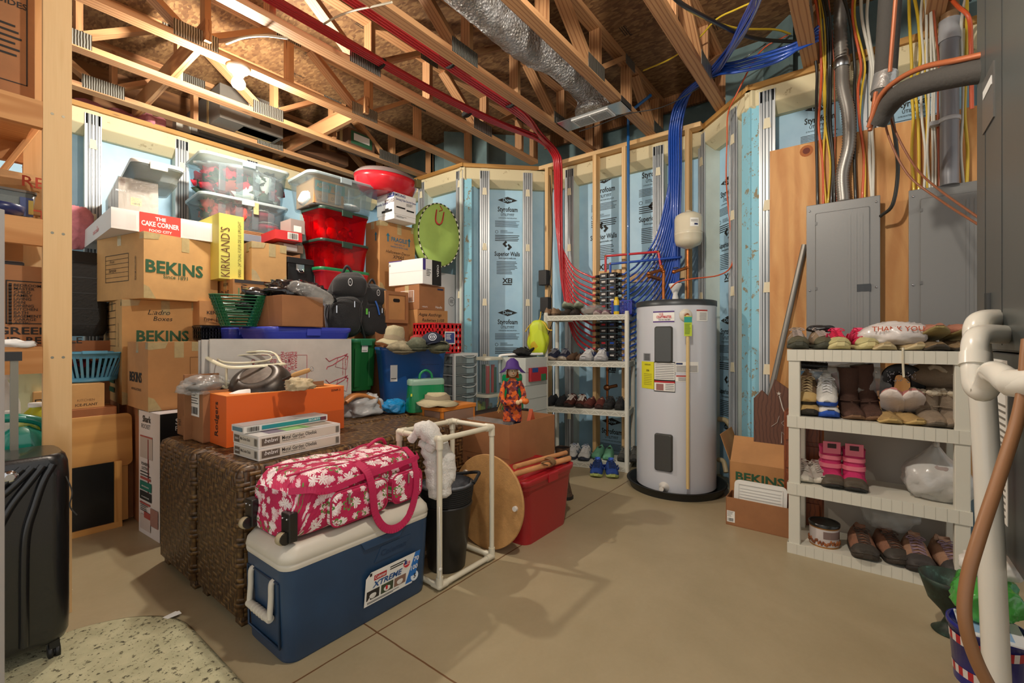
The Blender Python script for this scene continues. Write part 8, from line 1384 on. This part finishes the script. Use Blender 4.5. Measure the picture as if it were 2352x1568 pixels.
yy = lambda px: wy(px, 3.598) - wy(1830, 3.60); zq = lambda py: zat(py, 3.22)
for P in (((1790, 905), (1797, 930), (1806, 950)), ((1806, 955), (1795, 965), (1805, 975)), ((1772, 975), (1785, 965), (1790, 950)), ((1795, 1010), (1796, 985), (1806, 995))): q.tube([(-.002, yy(a), zq(b_)) for a, b_ in P], .0035, 5, flat=.4)
for k in range(5): a = pi / 2 + 2 * pi * k / 5; c0 = Vector((-.003, yy(1789), zq(900))); q.poly([c0 + Vector((0, cos(a) * .016, sin(a) * .016)), c0 + Vector((0, cos(a + .6) * .006, sin(a + .6) * .006)), c0, c0 + Vector((0, cos(a - .6) * .006, sin(a - .6) * .006))])
q.o('white_drawing', t)
# ================================================================ OVERHEAD: duct, register, stored cartons
def foil():
    N = NT('crinkled_foil'); co = N.coord(); n1 = N.n('TexVoronoi', {'Vector': co, 'Scale': 55.0}); n2 = N.noise(co, 90, 3, .7, 1.0); N.put(N.b.inputs['Base Color'], N.ramp(N.noise(co, 8, 3).outputs[0], [(.35, 'a8a49e'), (.65, 'dcdfe2')]).outputs[0]); N.b.inputs['Metallic'].default_value = .7; N.b.inputs['Roughness'].default_value = .28
    N.bump(N.math('ADD', n1.outputs['Distance'], N.math('MULTIPLY', n2.outputs[0], .7)), 1.0, .02); return N.m
FO = foil(); t = TH('flexible_duct', 'fat crinkled silver flexible duct ending at the ceiling register', 'duct', (0, 0, 0)); G0 = PZ(1362, 268, 3.08)
P = [Vector((-.3, 1.90, 3.30)), Vector((1.0, 1.88, 3.30)), Vector((2.0, 1.88, 3.29)), Vector((2.6, 1.88, 3.29)), Vector((2.95, G0.y, 3.30)), Vector((G0.x - .04, G0.y, 3.27)), Vector((G0.x, G0.y, 3.19)), Vector((G0.x, G0.y, 3.11))]
C_ = curve(P, 14); m = MB(FO); m.tube(C_, [.125 if i < 80 else .125 + .0016 * (i - 80) for i in range(len(C_))], 26); m.v = [p + noise.noise_vector(p * 22) * .012 + noise.noise_vector(p * 50) * .005 for p in m.v]; m.o('foil_sleeve', t)
t = TH('ceiling_register', 'white slatted ceiling register on a galvanised plate between two trusses', 'register', (G0.x, G0.y, 3.075)); m = MB(mt('b2b4b4', .25, .9)); m.box(-.10, .10, -.30, .30, .0, .004); m.box(-.10, .10, -.30, -.296, 0, .05); m.box(-.10, .10, .296, .30, 0, .05); m.o('mounting_plate', t)
m = MB(mt('d3d2ce', .4)); m.box(-.075, .075, -.17, .17, -.012, -.001); [m.box(-.06, .06, -.155 + .0105 * i, -.151 + .0105 * i, -.016, -.011) for i in range(30)]; m.box(-.062, .062, -.004, .004, -.018, -.011); m.o('grille', t); m = MB(mt('3a3a38', .6)); m.box(-.06, .06, -.155, .155, -.0135, -.0118); m.o('grille_shadow_gap', t)
for i, (px0, py0, px1, z1, w_, mm, lb, txt) in enumerate(((505, 215, 650, .30, .5, '6f6a62', 'dusty grey carton with a lamp picture stored in the trusses beside the bulb', 'lamp'), (440, 262, 560, .22, .45, '9a948a', 'pale carton with yellowed tape stored in the trusses left of the bulb', ''), (560, 290, 640, .16, .3, '9a7252', 'flat brown carton lying on the truss chords below the bulb', ''), (405, 296, 470, .10, .3, 'c2bfb2', 'small white carton with a green arrow stored over the left wall', 'arrow'), (800, 330, 860, .17, .2, '6a4a34', 'dark carton with a green framed label stored in the trusses', 'frame'), (690, 345, 800, .10, .3, '6f4c34', 'brown carton with black lettering stored above the clear tub', 'text'))):
    c = PZ(px0, py0, CEIL + .045); c = PY(px0, HY, c.y + (.42 if i < 2 else 0)); lx = abs(PY(px1, HY, c.y).x - c.x); t = TH('cardboard_box', lb, 'box', (c.x, c.y, CEIL + .045)); m = MB(card_mat('stored_carton_%d' % i, mm)); m.box(0, lx, 0, w_, 0, z1)
    if txt == 'lamp': m.prism([(lx * .6, -.001, .06), (lx * .8, -.001, .06), (lx * .75, -.001, .16), (lx * .65, -.001, .16)], (0, -.001, 0), INK); m.box(lx * .66, lx * .74, -.002, 0, .16, .24, INK)
    if txt == 'arrow': m.poly([(lx * .3, w_ * .3, -.001), (lx * .7, w_ * .3, -.001), (lx * .5, w_ * .7, -.001)], GREENINK)
    if txt == 'frame': m.box(lx * .1, lx * .9, -.002, 0, .02, .15, GREENINK); m.box(lx * .2, lx * .8, -.003, -.002, .06, .13, WHITE)
    if txt == 'text': m.box(lx * .3, lx * .9, w_ * .3, w_ * .4, -.001, 0, INK)
    m.o('carton', t); q = MB(TAPE); q.box(-.001, lx + .001, w_ * .5, w_ * .5 + .05, -.001, z1 + .001); q.o('packing_tape', t)
for i, (y, x) in enumerate(((2.735, .9), (2.735, 2.0), (2.735, 2.9), (2.33, 1.3), (2.33, 2.3), (2.33, 3.0))):
    m = MB(INK); m.T = Matrix.Translation((x, y - .0, 3.167)); m.lathe([(.058, -.009), (.06, 0), (.058, .009)], n=16, axis='x', sx=1, sy=.6); m.T = None; tag(m.o('tubing_strap'), 'black strap holding the %s run of red tubing, %s' % (('front', 'rear')[i // 3], ('nearest the viewer', 'middle of its run', 'furthest from the viewer')[i % 3]), 'strap')

c = PD(-44, HY, 1.15); m = MB(mt('a9a6a4', .4)); m.T = Matrix.Rotation(YAW - pi / 2, 4, 'Z'); m.box(-.028, .028, 0, .03, 0, zat(474, 1.15)); m.T = None; tag(m.o('metal_upright', loc=(c.x, c.y, 0), bev=.002), 'pale grey metal upright standing at the extreme left edge', 'upright')
